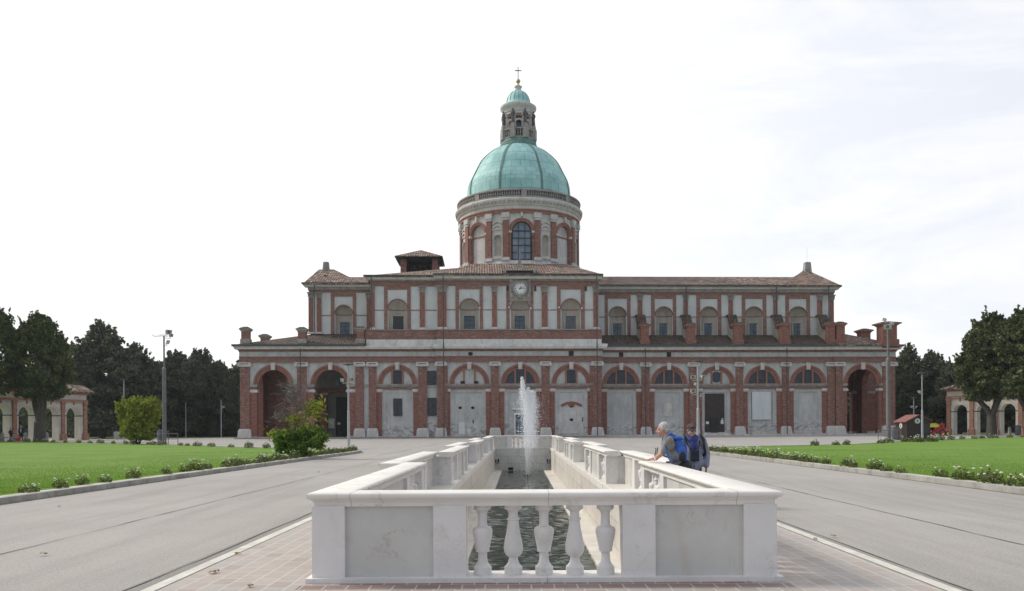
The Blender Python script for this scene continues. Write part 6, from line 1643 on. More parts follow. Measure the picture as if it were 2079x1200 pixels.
def lamp_post(name, label, loc, h, r0, r1, mat, heads, group=None, step=None, top=None):
    t = thing(name, label, 'lamp post', loc, 0, group); b = MB()
    if step: b.tube((0, 0, 0), (0, 0, step), r0, r0*.92, 14); b.tube((0, 0, step), (0, 0, step+.12), r0*.92, r1, 14); b.tube((0, 0, step+.12), (0, 0, h), r1, r1*.9, 12)
    else: b.tube((0, 0, 0), (0, 0, h*.45), r0, r0*.9, 12); b.tube((0, 0, h*.45), (0, 0, h*.45+.05), r0*.9, r1, 12); b.tube((0, 0, h*.45+.05), (0, 0, h), r1, r1*.85, 12)
    b.tube((0, 0, 0), (0, 0, .05), r0*1.8, r0*1.8, 14); b.build('pole', M[mat], t, smooth=True)
    for (c, aim, s) in heads:
        b = MB(); flood(b, c, aim, s); b.tube((0, 0, c[2]-s*.5), (c[0], c[1], c[2]-s*.6), .025); b.build('floodlight', [M['lamp_grey'], M['lens']], t)
    if top == 'disc': b = MB(); b.lathe([(.03, h), (.06, h+.02), (.42, h+.06), (.40, h+.11), (.05, h+.15)], 0, 0, 20); b.build('lamp_head', M['iron'], t, smooth=True)
    if top == 'bar':
        b = MB(); b.tube((-.95, -.1, h-.05), (.3, 0, h+.0), .035); b.tube((-.95, -.1, h-.05), (-1.15, -.1, h+.12), .03); b.tube((-.6, .3, h+.12), (.2, 0, h+.12), .025); b.build('crossbar', M['lamp_grey'], t)
    return t
g = ground(334, 901)
lamp_post('floodlight_mast', 'tall dark grey floodlight mast standing on the left between golden shrub and church', (g.x, g.y, 0), 10.9, .20, .085, 'pole', [((.45, -.1, 11.3), (.8, -.5, -.3), .8), ((.35, .1, 10.3), (.8, .3, -.3), .72), ((.55, .3, 11.0), (.9, -.1, -.2), .6)], step=7.6, top='bar')
g = ground(1804, 895)
lamp_post('floodlight_mast', 'tall brownish floodlight mast standing before the right corner of the church', (g.x, g.y, 0), 11.1, .21, .11, 'pole_brown', [((-.15, -.3, 10.9), (-.5, -.8, -.3), .8), ((.35, .1, 11.2), (.9, .3, .1), .6), ((-.2, .2, 11.6), (-.3, .5, .3), .5)], step=7.8)
p = at(708, 912, 58)
lamp_post('lamp_post', 'grey lamp post with two spotlights rising beside the withered tree', (p.x, 58, 0), 6.0, .10, .065, 'pole_light', [((-.38, -.2, 4.98), (-.8, -.5, -.25), .42), ((.32, -.25, 5.02), (.2, -1, -.3), .42)], top='disc')
p = at(1417.5, 912, 58)
lamp_post('lamp_post', 'pale lamp post with spotlights and a camera rising behind the man in the cap', (p.x, 58, 0), 6.1, .11, .07, 'pole_light', [((-.40, -.25, 5.05), (-.15, -1, -.25), .46), ((.30, -.2, 5.08), (.6, -.7, -.3), .44), ((-.42, -.2, 4.05), (.3, -1, -.1), .50), ((-.2, -.15, 4.55), (-.9, -.4, .2), .26), ((.22, -.2, 3.82), (.3, -1, 0), .26)], top='disc')
p = at(251.5, 800, 98)
lamp_post('lamp_post', 'thin pale lamp post showing above the golden shrub', (p.x, 98, 0), 7.4, .08, .06, 'pole_light', [((.4, -.1, 4.4), (.9, -.4, 0), .5)], top='disc')
p = at(449, 850, 128)
lamp_post('lamp_post', 'thin pale lamp post before the dark wood just left of the church', (p.x, 128, 0), 6.0, .09, .07, 'pole_light', [((.35, -.1, 4.9), (.9, -.4, 0), .5)], top='disc')
p = at(1872.5, 894, 77.5)
lamp_post('lamp_post', 'slim bluish lamp post standing before the wooden kiosk', (p.x, 77.5, 0), 6.4, .10, .055, 'pole_light', [((-.28, -.1, 4.7), (-.9, -.3, -.2), .36)], top='disc')
p = at(1855, 800, 112)
lamp_post('lamp_post', 'low lamp post with two side lamps seen over the kiosk roof', (p.x, 112, 0), 5.1, .08, .06, 'pole_light', [((-.3, -.1, 4.0), (-.9, -.3, 0), .4), ((.3, -.1, 4.0), (.9, -.3, 0), .4)], top='disc')
p = at(377, 802, 128)
lamp_post('lamp_post', 'distant lamp post right behind the golden shrub before the dark wood', (p.x, 128, 0), 5.6, .07, .05, 'pole_light', [], top='disc')
# railings and bins
def railing(label, px0, px1, Y, h=1.02):
    a, c = at(px0, 880, Y), at(px1, 880, Y); t = thing('railing', label, 'railing', (a.x, Y, 0)); L = c.x-a.x
    b = MB(); b.tube((0, 0, h), (L, 0, h), .035); b.tube((0, 0, h*.48), (L, 0, h*.48), .025); b.build('rail', M['pole'], t)
    for x in (0, L*.3, L*.62, L): b = MB(); b.tube((x, 0, 0), (x, 0, h), .035); b.build('post', M['pole'], t)
railing('low metal railing at the foot of the left floodlight mast', 310, 361, 80); railing('low metal railing at the foot of the right floodlight mast', 1783, 1829, 76)
def bin_(label, px, Y, h, r, mat='pole'):
    p = at(px, 885, Y); t = thing('litter_bin', label, 'litter bin', (p.x, Y, 0)); b = MB()
    b.lathe([(r*.8, .12), (r, .2), (r*1.02, h-.1), (r*1.08, h-.08), (r*1.08, h), (r*.9, h)], 0, 0, 14); b.build('body', M[mat], t, smooth=True)
    b = MB(); b.lathe([(r*.9, h-.05), (r*.2, h+.10)], 0, 0, 14); b.tube((0, 0, 0), (0, 0, .14), .05); b.build('lid', M['iron'], t)
bin_('dark litter bin behind the left railing', 326, 82, 1.35, .33); bin_('dark litter bin beside the kiosk and right railing', 1816, 78.5, 1.25, .30)
bin_('grey litter bin standing before the dark wood behind the golden shrub', 237, 112, 1.1, .35, 'lamp_grey'); bin_('dark litter bin before the right arcade by the photo edge', 2067, 101, 1.3, .34)
M['bollard'] = m_plaster('bollard_stone', (0.28, 0.27, 0.25), (0.38, 0.37, 0.34), (.18, .17, .15), .5, 4)
for i, (px, Y) in enumerate([(5, 96), (52, 96), (95, 97), (2006, 103), (2050, 103)]):
    p = at(px, 885, Y); b = MB(); b.lathe([(.20, 0), (.19, .85), (.17, .98), (.10, 1.08), (.0, 1.12)], 0, 0, 12); o = b.build('bollard', M['bollard'], smooth=True); o.location = (p.x, Y, 0.05)
    tag(o, ['stone bollard at the left photo edge before the arcade', 'stone bollard between the two far persons and the lime trunk', 'stone bollard just right of the left lime trunk', 'stone bollard just left of the right lime trunk', 'stone bollard right of the right lime trunk'][i], 'bollard', 'stone bollards before the arcades')
a, c = at(-40, 885, 95), at(34, 885, 95); b = MB(); b.box(0, c.x-a.x, -.3, .3, .42, .55)
for x in (.3, (c.x-a.x)*.5, c.x-a.x-.4): b.box(x-.15, x+.15, -.25, .25, 0, .419)
o = b.build('stone_bench', M['bollard']); o.location = (a.x, 95, .08); tag(o, 'long low stone bench at the left photo edge before the arcade', 'bench')

# wooden kiosk
p = at(1841, 894.5, 79); kx, ky = p.x, 79
t = thing('wooden_kiosk', 'dark wooden kiosk with red roof and round emblems right of the church', 'kiosk', (kx, ky, 0))
W, D, he, hp = 2.3, 2.35, 1.82, 2.42
b = MB(); b.prism([(0, 0), (W, 0), (W, he+.1), (W*.5, hp), (0, he)], 0, D); w = b.build('wall', M['wood_dark'], t)
b = MB()
for i in range(1, 12): b.box(W*i/12-.006, W*i/12+.006, -.012, 0, .03, he)
for i in range(1, 12): b.box(-.012, 0, D*i/12-.006, D*i/12+.006, .03, he)
b.build('plank_joint', M['black'], w)
M['red_sheet'] = m_simple('red_roof_sheet', (0.17, 0.055, 0.045), (0.24, 0.085, 0.07), 3, .7)
b = MB(); b.prism([(-.18, he-.06), (W*.5, hp+.02), (W*.5, hp+.10), (-.18, he+.02)], -.14, D+.14); b.build('roof', M['red_sheet'], t)
b = MB(); b.prism([(W*.5, hp+.02), (W+.18, he+.04), (W+.18, he+.12), (W*.5, hp+.10)], -.14, D+.14); b.build('roof', M['red_sheet'], t)
M['green'] = m_simple('green_paint', (0.05, 0.14, 0.07), None)
def emblem(x, y, z, r, side):
    e = bpy.data.objects.new('emblem', None); COL.objects.link(e); e.parent = t; e.location = (x, y, z); e.rotation_euler = (0, 0, -math.pi/2 if side else 0)
    b = MB(); b.disc(0, 0, r, -.03, 0, 24, a1=2*math.pi); b.build('plate', M['white'], e)
    b = MB(); b.ring(0, 0, r*.98, r*.84, -.036, -.031, 24, a1=2*math.pi); b.build('rim', M['green' if not side else 'lamp_grey'], e)
    b = MB(); b.ring(0, 0, r*.80, r*.60, -.04, -.031, 10, a0=math.pi*1.15, a1=math.pi*1.85); b.build('ribbon', M['red'] if side else M['lamp_grey'], e)
    b = MB(); b.disc(0, r*.12, r*.40, -.04, -.031, 5, a0=.3, a1=.3+2*math.pi); b.box(-r*.25, r*.25, -.041, -.031, -r*.35, -r*.2); b.build('figure', M['green'], e)
emblem(W*.5-.1, -.003, 1.88, .29, False); emblem(-.003, D*.5, 1.42, .30, True)
b = MB(); b.box(W*.55, W*.95, -.05, -.001, .7, 1.55); b.build('hatch', M['iron'], t)
# red and yellow hay machine
p = at(1904, 874, 106); t = thing('farm_machine', 'red and yellow hay machine parked by the dark wood near the right arcade', 'farm machine', (p.x, 106, 0))
b = MB(); b.box(-1.0, .9, -.4, .4, .55, .72); b.tube((-1.0, 0, .65), (1.3, 0, .35), .08); b.box(-.1, .1, -.5, .5, .7, 1.3); b.path([(0, 0, 1.2), (.6, 0, 1.6), (1.0, 0, .9)], .07); b.path([(.3, 0, .6), (.9, 0, 1.5), (.5, 0, 1.7)], .06); b.path([(.6, .2, .5), (1.3, .1, 1.1), (1.4, 0, .5)], .05); b.build('frame', M['red'], t)
b = MB(); b.taper(-.55, 0, .62, .4, .5, .3, 1.15, 1.55); b.prism([(-1.25, 1.5), (-.4, 1.5), (-.2, 1.68), (-1.2, 1.62)], -.3, .3); b.build('hopper', M['yellow'], t)
for x, r_ in ((-.75, .38), (.35, .42), (1.05, .3)):
    b = MB(); b.ring(x, r_, r_, r_*.72, -.55, -.38, 18, a1=2*math.pi); w = b.build('wheel', M['black'], t); b = MB(); b.disc(x, r_, r_*.7, -.52, -.42, 14, a1=2*math.pi); b.build('rim', M['yellow' if x > 1 else 'red'], w)
b = MB()
for k in range(14): a = k*.449; b.tube((.3, -.2, .75), (.3+.5*math.cos(a), -.3, .75+.5*math.sin(a)), .02)
b.build('tines', M['red'], t)

# ================================================================= PEOPLE
M['skin'] = m_simple('skin', (0.42, 0.22, 0.155), (0.52, 0.29, 0.21), 9, .5)
M['hair_grey'] = m_simple('grey_hair', (0.36, 0.35, 0.33), (0.58, 0.57, 0.55), 26, .75, bump=.6)
M['shirt'] = m_simple('olive_grey_shirt', (0.17, 0.165, 0.14), (0.24, 0.23, 0.20), 7, .85, bump=.4)
M['trousers'] = m_simple('dark_trousers', (0.018, 0.018, 0.022), (0.035, 0.035, 0.04), 6, .85)
M['jacket'] = m_simple('blue_grey_jacket', (0.19, 0.21, 0.29), (0.27, 0.29, 0.38), 6, .7, bump=.4)
M['scarf'] = m_simple('blue_scarf', (0.025, 0.04, 0.17), (0.05, 0.07, 0.26), 9, .85, bump=.4)
M['pack'] = m_simple('blue_rucksack', (0.02, 0.09, 0.38), (0.04, 0.14, 0.52), 5, .6, bump=.3)
M['pack_dark'] = m_simple('navy_straps', (0.015, 0.035, 0.14), (0.03, 0.06, 0.2), 5, .7)
M['navy'] = m_simple('navy_cloth', (0.015, 0.018, 0.035), (0.03, 0.035, 0.06), 5, .8)
M['cap_grey'] = m_simple('charcoal_cap', (0.035, 0.036, 0.042), (0.06, 0.06, 0.068), 8, .85)
M['suit'] = m_simple('dark_blue_suit', (0.012, 0.02, 0.045), (0.02, 0.035, 0.07), 5, .8)
def solid(b, name, mat, parent, vox=.012, sm=4, sub=None):
    o = b.build(name, mat, parent); m = o.modifiers.new('remesh', 'REMESH'); m.mode = 'VOXEL'; m.voxel_size = vox; m.use_smooth_shade = True
    if sm: s = o.modifiers.new('smooth', 'SMOOTH'); s.factor = .5; s.iterations = sm
    return o
def chain(b, pts, n=12):
    for i in range(len(pts)-1): b.capsule(pts[i][0], pts[i+1][0], pts[i][1], pts[i+1][1], n)
def hand(b, wrist, dirv, palm_n, curl=.35, s=1.0, side=1):
    """palm with four unequal jointed fingers and a thumb from its side"""
    w = Vector(wrist); d = Vector(dirv).normalized(); n_ = Vector(palm_n).normalized(); n_ = (n_-d*n_.dot(d)).normalized(); x = d.cross(n_)*side
    b.ball(w+d*.045*s, (.036*s, .017*s, .050*s), 12, 8, rot=Matrix((x, n_, d)).transposed())
    for k, (o, L) in enumerate(((-.028, .072), (-.010, .082), (.009, .077), (.026, .060))):
        p = w+d*.082*s+x*o*s; dd = d.copy(); r_ = .0088*s
        for j in range(3):
            dd = (dd*math.cos(curl*(.4+.5*j)) + n_*math.sin(curl*(.4+.5*j))).normalized(); q = p+dd*L*s*(.42, .32, .26)[j]
            b.capsule(p, q, r_, r_*.92, 8); p = q; r_ *= .92
    p = w+d*.022*s-x*.030*s; q = p+(d*.55-x*.75+n_*.25).normalized()*.036*s; b.capsule(p, q, .012*s, .0105*s, 8); b.capsule(q, q+(d*.9-x*.25+n_*.3).normalized()*.030*s, .0105*s, .009*s, 8)
def head(b, c, face, s=1.0, tilt=0.0):
    """skull, jaw, nose, ears, lips, brow; face = unit vector the face looks along"""
    c = Vector(c); f = Vector(face).normalized(); up = Vector((0, 0, 1)); up = (up - f*up.dot(f)).normalized(); x = f.cross(up)
    Rm = Matrix((x, f, up)).transposed(); P = lambda a, q, z: c + Rm @ Vector((a*s, q*s, z*s))
    b.ball(P(0, -.012, .028), (.077*s, .096*s, .092*s), 20, 14, rot=Rm); b.ball(P(0, .030, -.045), (.058*s, .066*s, .070*s), 18, 12, rot=Rm); b.ball(P(0, .070, -.098), (.026*s, .022*s, .020*s), 12, 8, rot=Rm)
    b.capsule(P(0, .084, .012), P(0, .112, -.026), .010*s, .0155*s, 8); b.ball(P(0, .100, -.030), (.021*s, .012*s, .011*s), 8, 6, rot=Rm)
    for k in (-1, 1):
        b.ball(P(k*.077, -.008, -.012), (.012*s, .021*s, .034*s), 10, 8, rot=Rm); b.ball(P(k*.036, .070, -.040), (.026*s, .018*s, .022*s), 10, 6, rot=Rm); b.capsule(P(k*.015, .087, .024), P(k*.050, .074, .022), .010*s, .008*s, 6)
    b.capsule(P(-.020, .086, -.062), P(.020, .086, -.062), .008*s, .008*s, 6); b.capsule(P(-.016, .084, -.074), P(.016, .084, -.074), .009*s, .009*s, 6)
    return P, Rm, f, x
def face_bits(par, P, s=1.0, glasses=False):
    b = MB()
    for k in (-1, 1): b.ball(P(k*.032, .080, .004), .0115*s, 10, 8)
    b.build('eyes', M['white'], par, smooth='all')
    b = MB()
    for k in (-1, 1): b.ball(P(k*.032, .0895, .003), .0052*s, 8, 6)
    b.build('pupils', M['black'], par, smooth='all')
    if glasses:
        b = MB()
        for k in (-1, 1):
            pts = [P(k*.036+.026*math.cos(q*.524), .100, .002+.019*math.sin(q*.524)) for q in range(13)]; b.path(pts, .0026*s, 5); b.path([P(k*.060, .098, .006), P(k*.082, .04, .008), P(k*.084, -.01, .0)], .0026*s, 5)
        b.path([P(-.010, .102, .004), P(.010, .102, .004)], .0026*s, 5); b.build('glasses', M['black'], par)

# --- man with the blue rucksack leaning on the coping
X0, Y0 = 2.93, 14.42
m1 = thing('person', 'white-haired man in olive shirt with blue rucksack leaning one hand on the balustrade', 'person', (X0, Y0, 0)); par = m1
V = lambda x, y, z: Vector((x-X0, y-Y0, z))
pel, chest, neck, hd = V(2.875, 14.44, .90), V(2.665, 14.42, 1.25), V(2.625, 14.42, 1.40), V(2.575, 14.44, 1.525)
shL, shR = V(2.655, 14.23, 1.335), V(2.665, 14.61, 1.345)
elL, wrL = V(2.575, 14.42, 1.12), V(2.475, 14.66, .985)
elR, wrR = V(2.66, 14.72, 1.14), V(2.50, 14.86, 1.00)
b = MB(); chain(b, [(pel, .13), (V(2.76, 14.43, 1.06), .10), (chest, .10), (V(2.65, 14.42, 1.34), .08), (neck, .056), (V(2.605, 14.43, 1.45), .056)])
chain(b, [(shL, .055), (elL, .043), ((elL+wrL)/2, .040), (wrL, .027)]); chain(b, [(shR, .055), (elR, .043), ((elR+wrR)/2, .040), (wrR, .027)])
for sy in (-1, 1):
    hip = V(2.96, 14.44+sy*.095, .86); kn = V(2.92+(.03 if sy < 0 else -.04), 14.44+sy*.11, .48); an = V(3.00+(.06 if sy < 0 else -.05), 14.44+sy*.12, .09)
    chain(b, [(hip, .088), (kn, .058), (an, .042), (an+Vector((-.15, 0, -.04)), .036)])
P, Rm, fv, xv = head(b, hd, (-.90, .38, -.12), 1.02); hand(b, wrL, (-.75, .66, -.10), (0, 0, -1), .16, 1.05, 1); hand(b, wrR, (-.8, .5, -.15), (0, 0, -1), .3, 1.0, -1)
body1 = solid(b, 'body', M['skin'], m1, .007, 2); face_bits(m1, P, 1.02)
b = MB(); b.ball(P(0, -.028, .045), (.086, .097, .092), 18, 14, rot=Rm); b.ball(P(0, -.07, -.015), (.070, .052, .070), 14, 10, rot=Rm)
for k in (-1, 1): b.ball(P(k*.066, -.018, .02), (.022, .045, .045), 10, 8, rot=Rm)
solid(b, 'hair', M['hair_grey'], m1, .008, 2)
b = MB(); chain(b, [(V(2.87, 14.44, .92), .130), (V(2.77, 14.43, 1.07), .130), (chest, .125), (V(2.66, 14.42, 1.325), .100), (V(2.64, 14.42, 1.375), .074)])
b.ball(V(2.67, 14.42, 1.25), (.125, .225, .13), 18, 12); b.ball(V(2.79, 14.43, 1.06), (.135, .195, .14), 18, 12)
chain(b, [(shL, .075), (shL.lerp(elL, .5), .068), (shL.lerp(elL, .92), .062)]); chain(b, [(shR, .075), (shR.lerp(elR, .5), .068), (shR.lerp(elR, .92), .062)]); chain(b, [(V(2.655, 14.30, 1.355), .070), (V(2.655, 14.54, 1.355), .070)])
solid(b, 'shirt', M['shirt'], m1, .010, 3)
b = MB(); b.ball(V(2.94, 14.44, .87), (.155, .19, .13), 16, 10)
for sy in (-1, 1):
    hip = V(2.96, 14.44+sy*.09, .84); kn = V(2.92+(.03 if sy < 0 else -.04), 14.44+sy*.11, .48); an = V(3.00+(.06 if sy < 0 else -.05), 14.44+sy*.12, .12)
    chain(b, [(hip, .115), (kn, .082), (an, .068)])
solid(b, 'trousers', M['trousers'], m1, .012, 3)
for sy in (-1, 1):
    an = V(3.00+(.06 if sy < 0 else -.05), 14.44+sy*.12, .06); b = MB(); b.ball(an+Vector((-.07, 0, -.01)), (.15, .052, .05), 12, 8); b.box(an.x-.21, an.x+.06, an.y-.05, an.y+.05, 0, .025); b.build('shoe', M['black'], m1, smooth=True)
b = MB(); q = wrL.lerp(elL, .10); b.ring(0, 0, .036, .028, -.012, .012, 14, a1=2*math.pi); b.move(Matrix.Translation(q) @ (wrL-elL).to_track_quat('Y', 'Z').to_matrix().to_4x4()); b.build('wristwatch', M['white'], m1)
rk_ = thing('rucksack', 'bright blue rucksack carried on the back of the white-haired man', 'rucksack', (3.06, 14.36, .95))
RW = Vector((3.06, 14.36, .95)); Q = lambda x, y, z: Vector((x, y, z))-RW
b = MB(); b.ball(Q(2.850, 14.40, 1.10), (.125, .17, .17), 16, 12); b.ball(Q(2.830, 14.41, 1.26), (.105, .15, .14), 16, 12); b.ball(Q(2.925, 14.38, 1.05), (.07, .13, .11), 12, 8); b.ball(Q(2.785, 14.42, 1.37), (.08, .13, .06), 12, 8)
solid(b, 'pack', M['pack'], rk_, .012, 4)
b = MB(); b.ball(Q(2.815, 14.41, 1.37), (.12, .16, .05), 14, 8); b.path([Q(2.925, 14.30, 1.34), Q(2.975, 14.32, 1.15), Q(2.955, 14.34, .98)], .012, 5); b.path([Q(2.925, 14.48, 1.34), Q(2.975, 14.46, 1.15)], .012, 5); b.build('lid', M['pack'], rk_, smooth=True)
b = MB(); b.ball(Q(2.885, 14.25, 1.05), (.06, .04, .09), 10, 8); b.build('side_pocket', M['black'], rk_, smooth=True)
for yy in (14.26, 14.57):
    b = MB(); pts = [Q(2.765, yy, 1.40), Q(2.680, yy+.0, 1.462), Q(2.595, yy, 1.38), Q(2.580, yy, 1.24), Q(2.620, yy-(.05 if yy < 14.4 else -.05), 1.05), Q(2.735, yy-(.08 if yy < 14.4 else -.08), 1.0)]
    b.path(pts, .017, 8); solid(b, 'shoulder_strap', M['pack'], rk_, .010, 2)
b = MB(); pts = [Q(2.805, 14.20, .98), Q(2.720, 14.19, .96), Q(2.600, 14.28, .95)]; b.path(pts, .014, 8); b.build('hip_belt', M['pack_dark'], rk_, smooth=True)
b = MB(); q = Vector((2.50, 14.90, 1.02))
b.path([(0, 0, 0), (.03, .01, .13), (.02, .0, .16)], .009, 6); b.path([(.03, .02, .0), (.06, .02, .12), (.06, .02, .17)], .009, 6); b.path([(0, 0, 0), (.03, .02, 0)], .009, 6)
o = b.build('sunglasses', M['black']); o.location = q; tag(o, 'dark folded glasses held in the far hand of the white-haired man', 'glasses')

# --- man in cap and blue grey jacket
X0, Y0 = 3.40, 15.90
m2 = thing('person', 'man in dark cap, glasses and blue-grey jacket walking towards the camera', 'person', (X0, Y0, 0))
b = MB(); hd = V(3.375, 15.80, 1.50); neck = V(3.39, 15.86, 1.37)
chain(b, [(V(3.40, 15.9, .88), .13), (V(3.40, 15.9, 1.10), .13), (V(3.40, 15.9, 1.27), .12), (neck, .06), (V(3.385, 15.84, 1.42), .058)])
sL, sR = V(3.60, 15.90, 1.30), V(3.20, 15.90, 1.30)
eL, wL = V(3.70, 15.93, 1.03), V(3.665, 15.82, .79); eR, wR = V(3.13, 15.97, 1.03), V(3.18, 15.84, .80)
chain(b, [(sL, .05), (eL, .042), (wL, .028)]); chain(b, [(sR, .05), (eR, .042), (wR, .028)])
feet = {}
for sx, (dy) in ((-1, -.16), (1, .14)):
    hip = V(3.40+sx*.095, 15.9, .84); kn = V(3.40+sx*.10, 15.9+dy*.75-.03, .47); an = V(3.40+sx*.10, 15.9+dy, .09); feet[sx] = (hip, kn, an); chain(b, [(hip, .088), (kn, .056), (an, .042), (an+Vector((0, -.15, -.04)), .036)])
P, Rm, fv, xv = head(b, hd, (-.12, -1, -.17), 1.0); hand(b, wL, (-.05, -.12, -1), (-1, -.2, 0), .45, 1.0, 1); hand(b, wR, (.05, -.1, -1), (1, -.2, 0), .45, 1.0, -1)
solid(b, 'body', M['skin'], m2, .007, 2); face_bits(m2, P, 1.0, True)
b = MB(); b.ball(P(0, -.03, -.0), (.083, .09, .055), 14, 8, rot=Rm); solid(b, 'hair', M['hair_grey'], m2, .009, 1)
b = MB(); b.ball(P(0, -.012, .058), (.094, .112, .074), 20, 12, rot=Rm)
for k in range(7): a = (k-3)*.27; b.capsule(P(math.sin(a)*.082, .085, .042), P(math.sin(a)*.088, .085+math.cos(a)*.082, .020), .012, .008, 8)
cp = solid(b, 'cap', M['cap_grey'], m2, .008, 2)
b = MB(); b.ball(P(0, .086, .088), (.034, .012, .020), 10, 8, rot=Rm); b.build('cap_badge', M['red'], cp, smooth='all')
b = MB(); chain(b, [(V(3.40, 15.9, .84), .20), (V(3.40, 15.9, 1.05), .19), (V(3.40, 15.9, 1.22), .17)]); b.ball(V(3.40, 15.9, 1.26), (.245, .15, .13), 18, 12); b.ball(V(3.40, 15.89, .86), (.25, .18, .16), 18, 12); b.ball(V(3.40, 15.9, 1.05), (.225, .16, .2), 18, 12)
chain(b, [(sL, .085), (sL.lerp(eL, .6), .080), (eL, .074), (eL.lerp(wL, .9), .060)]); chain(b, [(sR, .085), (sR.lerp(eR, .6), .080), (eR, .074), (eR.lerp(wR, .9), .060)]); chain(b, [(V(3.28, 15.9, 1.345), .07), (V(3.52, 15.9, 1.345), .07)])
jk = solid(b, 'jacket', M['jacket'], m2, .010, 3)
b = MB(); b.tube(V(3.405, 15.715, 1.26), V(3.405, 15.71, .76), .008, .008, 6); b.build('zip', M['navy'], jk)
b = MB(); chain(b, [(V(3.31, 15.83, 1.36), .052), (V(3.35, 15.75, 1.315), .055), (V(3.43, 15.75, 1.31), .055), (V(3.47, 15.83, 1.36), .052), (V(3.40, 15.93, 1.40), .05), (V(3.31, 15.83, 1.36), .052)]); chain(b, [(V(3.38, 15.74, 1.28), .050), (V(3.37, 15.71, 1.17), .045), (V(3.38, 15.70, 1.08), .035)]); chain(b, [(V(3.43, 15.74, 1.27), .038), (V(3.45, 15.71, 1.16), .03)])
solid(b, 'scarf', M['scarf'], m2, .010, 2)
b = MB()
for sx in (-1, 1): hip, kn, an = feet[sx]; chain(b, [(hip, .115), (kn, .080), (an+Vector((0, 0, .03)), .068)])
b.ball(V(3.40, 15.9, .84), (.18, .13, .12), 14, 8); solid(b, 'trousers', M['trousers'], m2, .012, 3)
for sx in (-1, 1): an = feet[sx][2]; b = MB(); b.ball(an+Vector((0, -.07, -.03)), (.052, .15, .05), 12, 8); b.box(an.x-.05, an.x+.05, an.y-.21, an.y+.06, .0, .025); b.build('shoe', M['black'], m2, smooth=True)
bg = thing('shoulder_bag', 'small navy camera bag hanging on the chest of the man in the cap', 'bag', (3.40, 15.66, .92)); RW = Vector((3.40, 15.66, .92))
b = MB(); b.taper(0, 0, .085, .05, .080, .05, -.02, .19); b.taper(0, -.055, .06, .02, .055, .015, .01, .12); b.build('pouch', M['navy'], bg)
b = MB(); b.path([Q(3.33, 15.67, 1.10), Q(3.26, 15.73, 1.28), Q(3.30, 15.86, 1.415), Q(3.48, 15.95, 1.415), Q(3.53, 15.75, 1.27), Q(3.47, 15.68, 1.10)], .010, 6); b.build('strap', M['black'], bg)
rk2 = thing('rucksack', 'black rucksack on the back of the man in the cap, strap over his shoulder', 'rucksack', (3.46, 16.08, 1.0)); RW = Vector((3.46, 16.08, 1.0))
b = MB(); b.ball(Q(3.42, 16.12, 1.10), (.17, .11, .22), 16, 12); b.ball(Q(3.42, 16.14, .98), (.15, .10, .14), 16, 12); solid(b, 'pack', M['navy'], rk2, .014, 3)
for x_ in (3.26, 3.56):
    b = MB(); dx = .04 if x_ > 3.4 else -.03; b.path([Q(x_, 16.04, 1.36), Q(x_+dx*.3, 15.90, 1.425), Q(x_+dx, 15.765, 1.33), Q(x_+dx*1.2, 15.72, 1.18), Q(x_+dx*2.0, 15.78, 1.04), Q(x_+dx*2.2, 15.98, .98)], .027, 8); solid(b, 'shoulder_strap', M['black'], rk2, .010, 2)

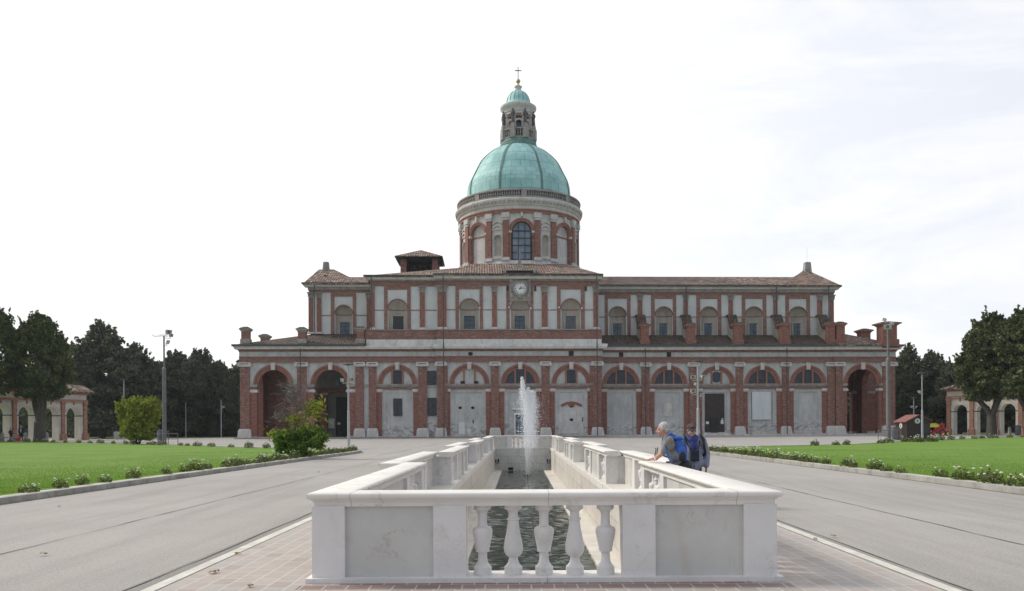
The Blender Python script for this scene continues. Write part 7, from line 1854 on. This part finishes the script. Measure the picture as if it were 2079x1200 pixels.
# --- two far persons by the left arcade, at simple scale
def far_person(label, px, Y, top, skin, cloth, legs, face, bag=None, lean=0.0):
    p = at(px, top, Y); h = p.z - .05; s = h/1.75; t = thing('person', label, 'person', (p.x, Y, .05)); t.scale = (s, s, s); t.rotation_euler = (0, 0, face)
    b = MB(); V3 = Vector; chain(b, [(V3((0, 0, .95)), .12), (V3((0, lean*.5, 1.25)), .12), (V3((0, lean, 1.45)), .055), (V3((0, lean, 1.5)), .05)], 10)
    for k in (-1, 1):
        chain(b, [(V3((k*.19, lean, 1.40)), .05), (V3((k*.25, lean+.02, 1.12)), .042), (V3((k*.22, lean-.12, .90)), .028)], 8); hand(b, V3((k*.22, lean-.12, .90)), (0, -.3, -1), (-k, 0, 0), .4, 1, k)
        chain(b, [(V3((k*.09, 0, .9)), .085), (V3((k*.10, -.02, .48)), .055), (V3((k*.11, .02, .08)), .04), (V3((k*.11, -.13, .04)), .035)], 8)
    head(b, V3((0, lean-.02, 1.62)), (0, -1, -.1), .95); solid(b, 'body', M[skin], t, .014, 1)
    b = MB(); b.ball(V3((0, lean+.01, 1.665)), (.08, .095, .08), 12, 8); solid(b, 'hair', M['hair_grey' if skin == 'skin' and cloth == 'suit' else 'black'], t, .014, 1)
    b = MB(); chain(b, [(V3((0, 0, .92)), .17), (V3((0, lean*.5, 1.2)), .17)], 10); b.ball(V3((0, lean, 1.33)), (.22, .13, .14), 12, 8)
    for k in (-1, 1): chain(b, [(V3((k*.19, lean, 1.40)), .075), (V3((k*.25, lean+.02, 1.12)), .065), (V3((k*.225, lean-.10, .95)), .05)], 8)
    j = solid(b, 'jacket', M[cloth], t, .016, 2)
    if cloth == 'suit': b = MB(); b.prism([(-.06, 1.40), (.06, 1.40), (.035, 1.02), (-.035, 1.02)], lean-.19, lean-.155); b.build('shirt_front', M['paper'], j)
    b = MB(); 
    for k in (-1, 1): chain(b, [(V3((k*.09, 0, .88)), .105), (V3((k*.10, -.02, .48)), .075), (V3((k*.11, .02, .10)), .062)], 8)
    solid(b, 'trousers', M[legs], t, .016, 2)
    b = MB()
    for k in (-1, 1): b.ball(V3((k*.11, -.05, .04)), (.05, .14, .045), 10, 6)
    b.build('shoe', M['black'], t, smooth='all')
far_person('distant man in dark suit and pale shirt standing left of the lime trunk', 43, 97.5, 864, 'skin', 'suit', 'trousers', .3)
far_person('distant person in dark jacket turned away at the left arcade', 22, 97.5, 869, 'skin', 'navy', 'navy', 2.9, lean=.05)
p = at(38, 888, 97); t = thing('bag', 'bright red bag standing on the ground between the two distant persons', 'bag', (p.x, 97, .06))
b = MB(); b.taper(0, 0, .26, .14, .22, .10, 0, .5); b.ball((0, 0, .5), (.2, .1, .1), 10, 6); b.build('body', M['red'], t, smooth=True); b = MB(); b.path([(-.12, 0, .55), (-.1, 0, .75), (.1, 0, .75), (.12, 0, .55)], .02); b.build('handle', M['red'], t)

# ================================================================= AIR
b = MB(); b.box(-262, 262, -62, 262, -4.5, 66)
hz = b.build('haze', []); hm = bpy.data.materials.new('haze'); hm.use_nodes = True; hz.data.materials.append(hm)
hn = hm.node_tree.nodes; hl = hm.node_tree.links; hn.remove(hn['Principled BSDF'])
pv = hn.new('ShaderNodeVolumePrincipled'); pv.inputs['Color'].default_value = (0.86, 0.92, 1.0, 1); pv.inputs['Density'].default_value = 0.00018; pv.inputs['Anisotropy'].default_value = 0.3
hl.new(pv.outputs[0], hn['Material Output'].inputs['Volume'])
tag(hz, kind='stuff'); hz['label'] = 'thin pale haze lying over the whole square and the wood behind'
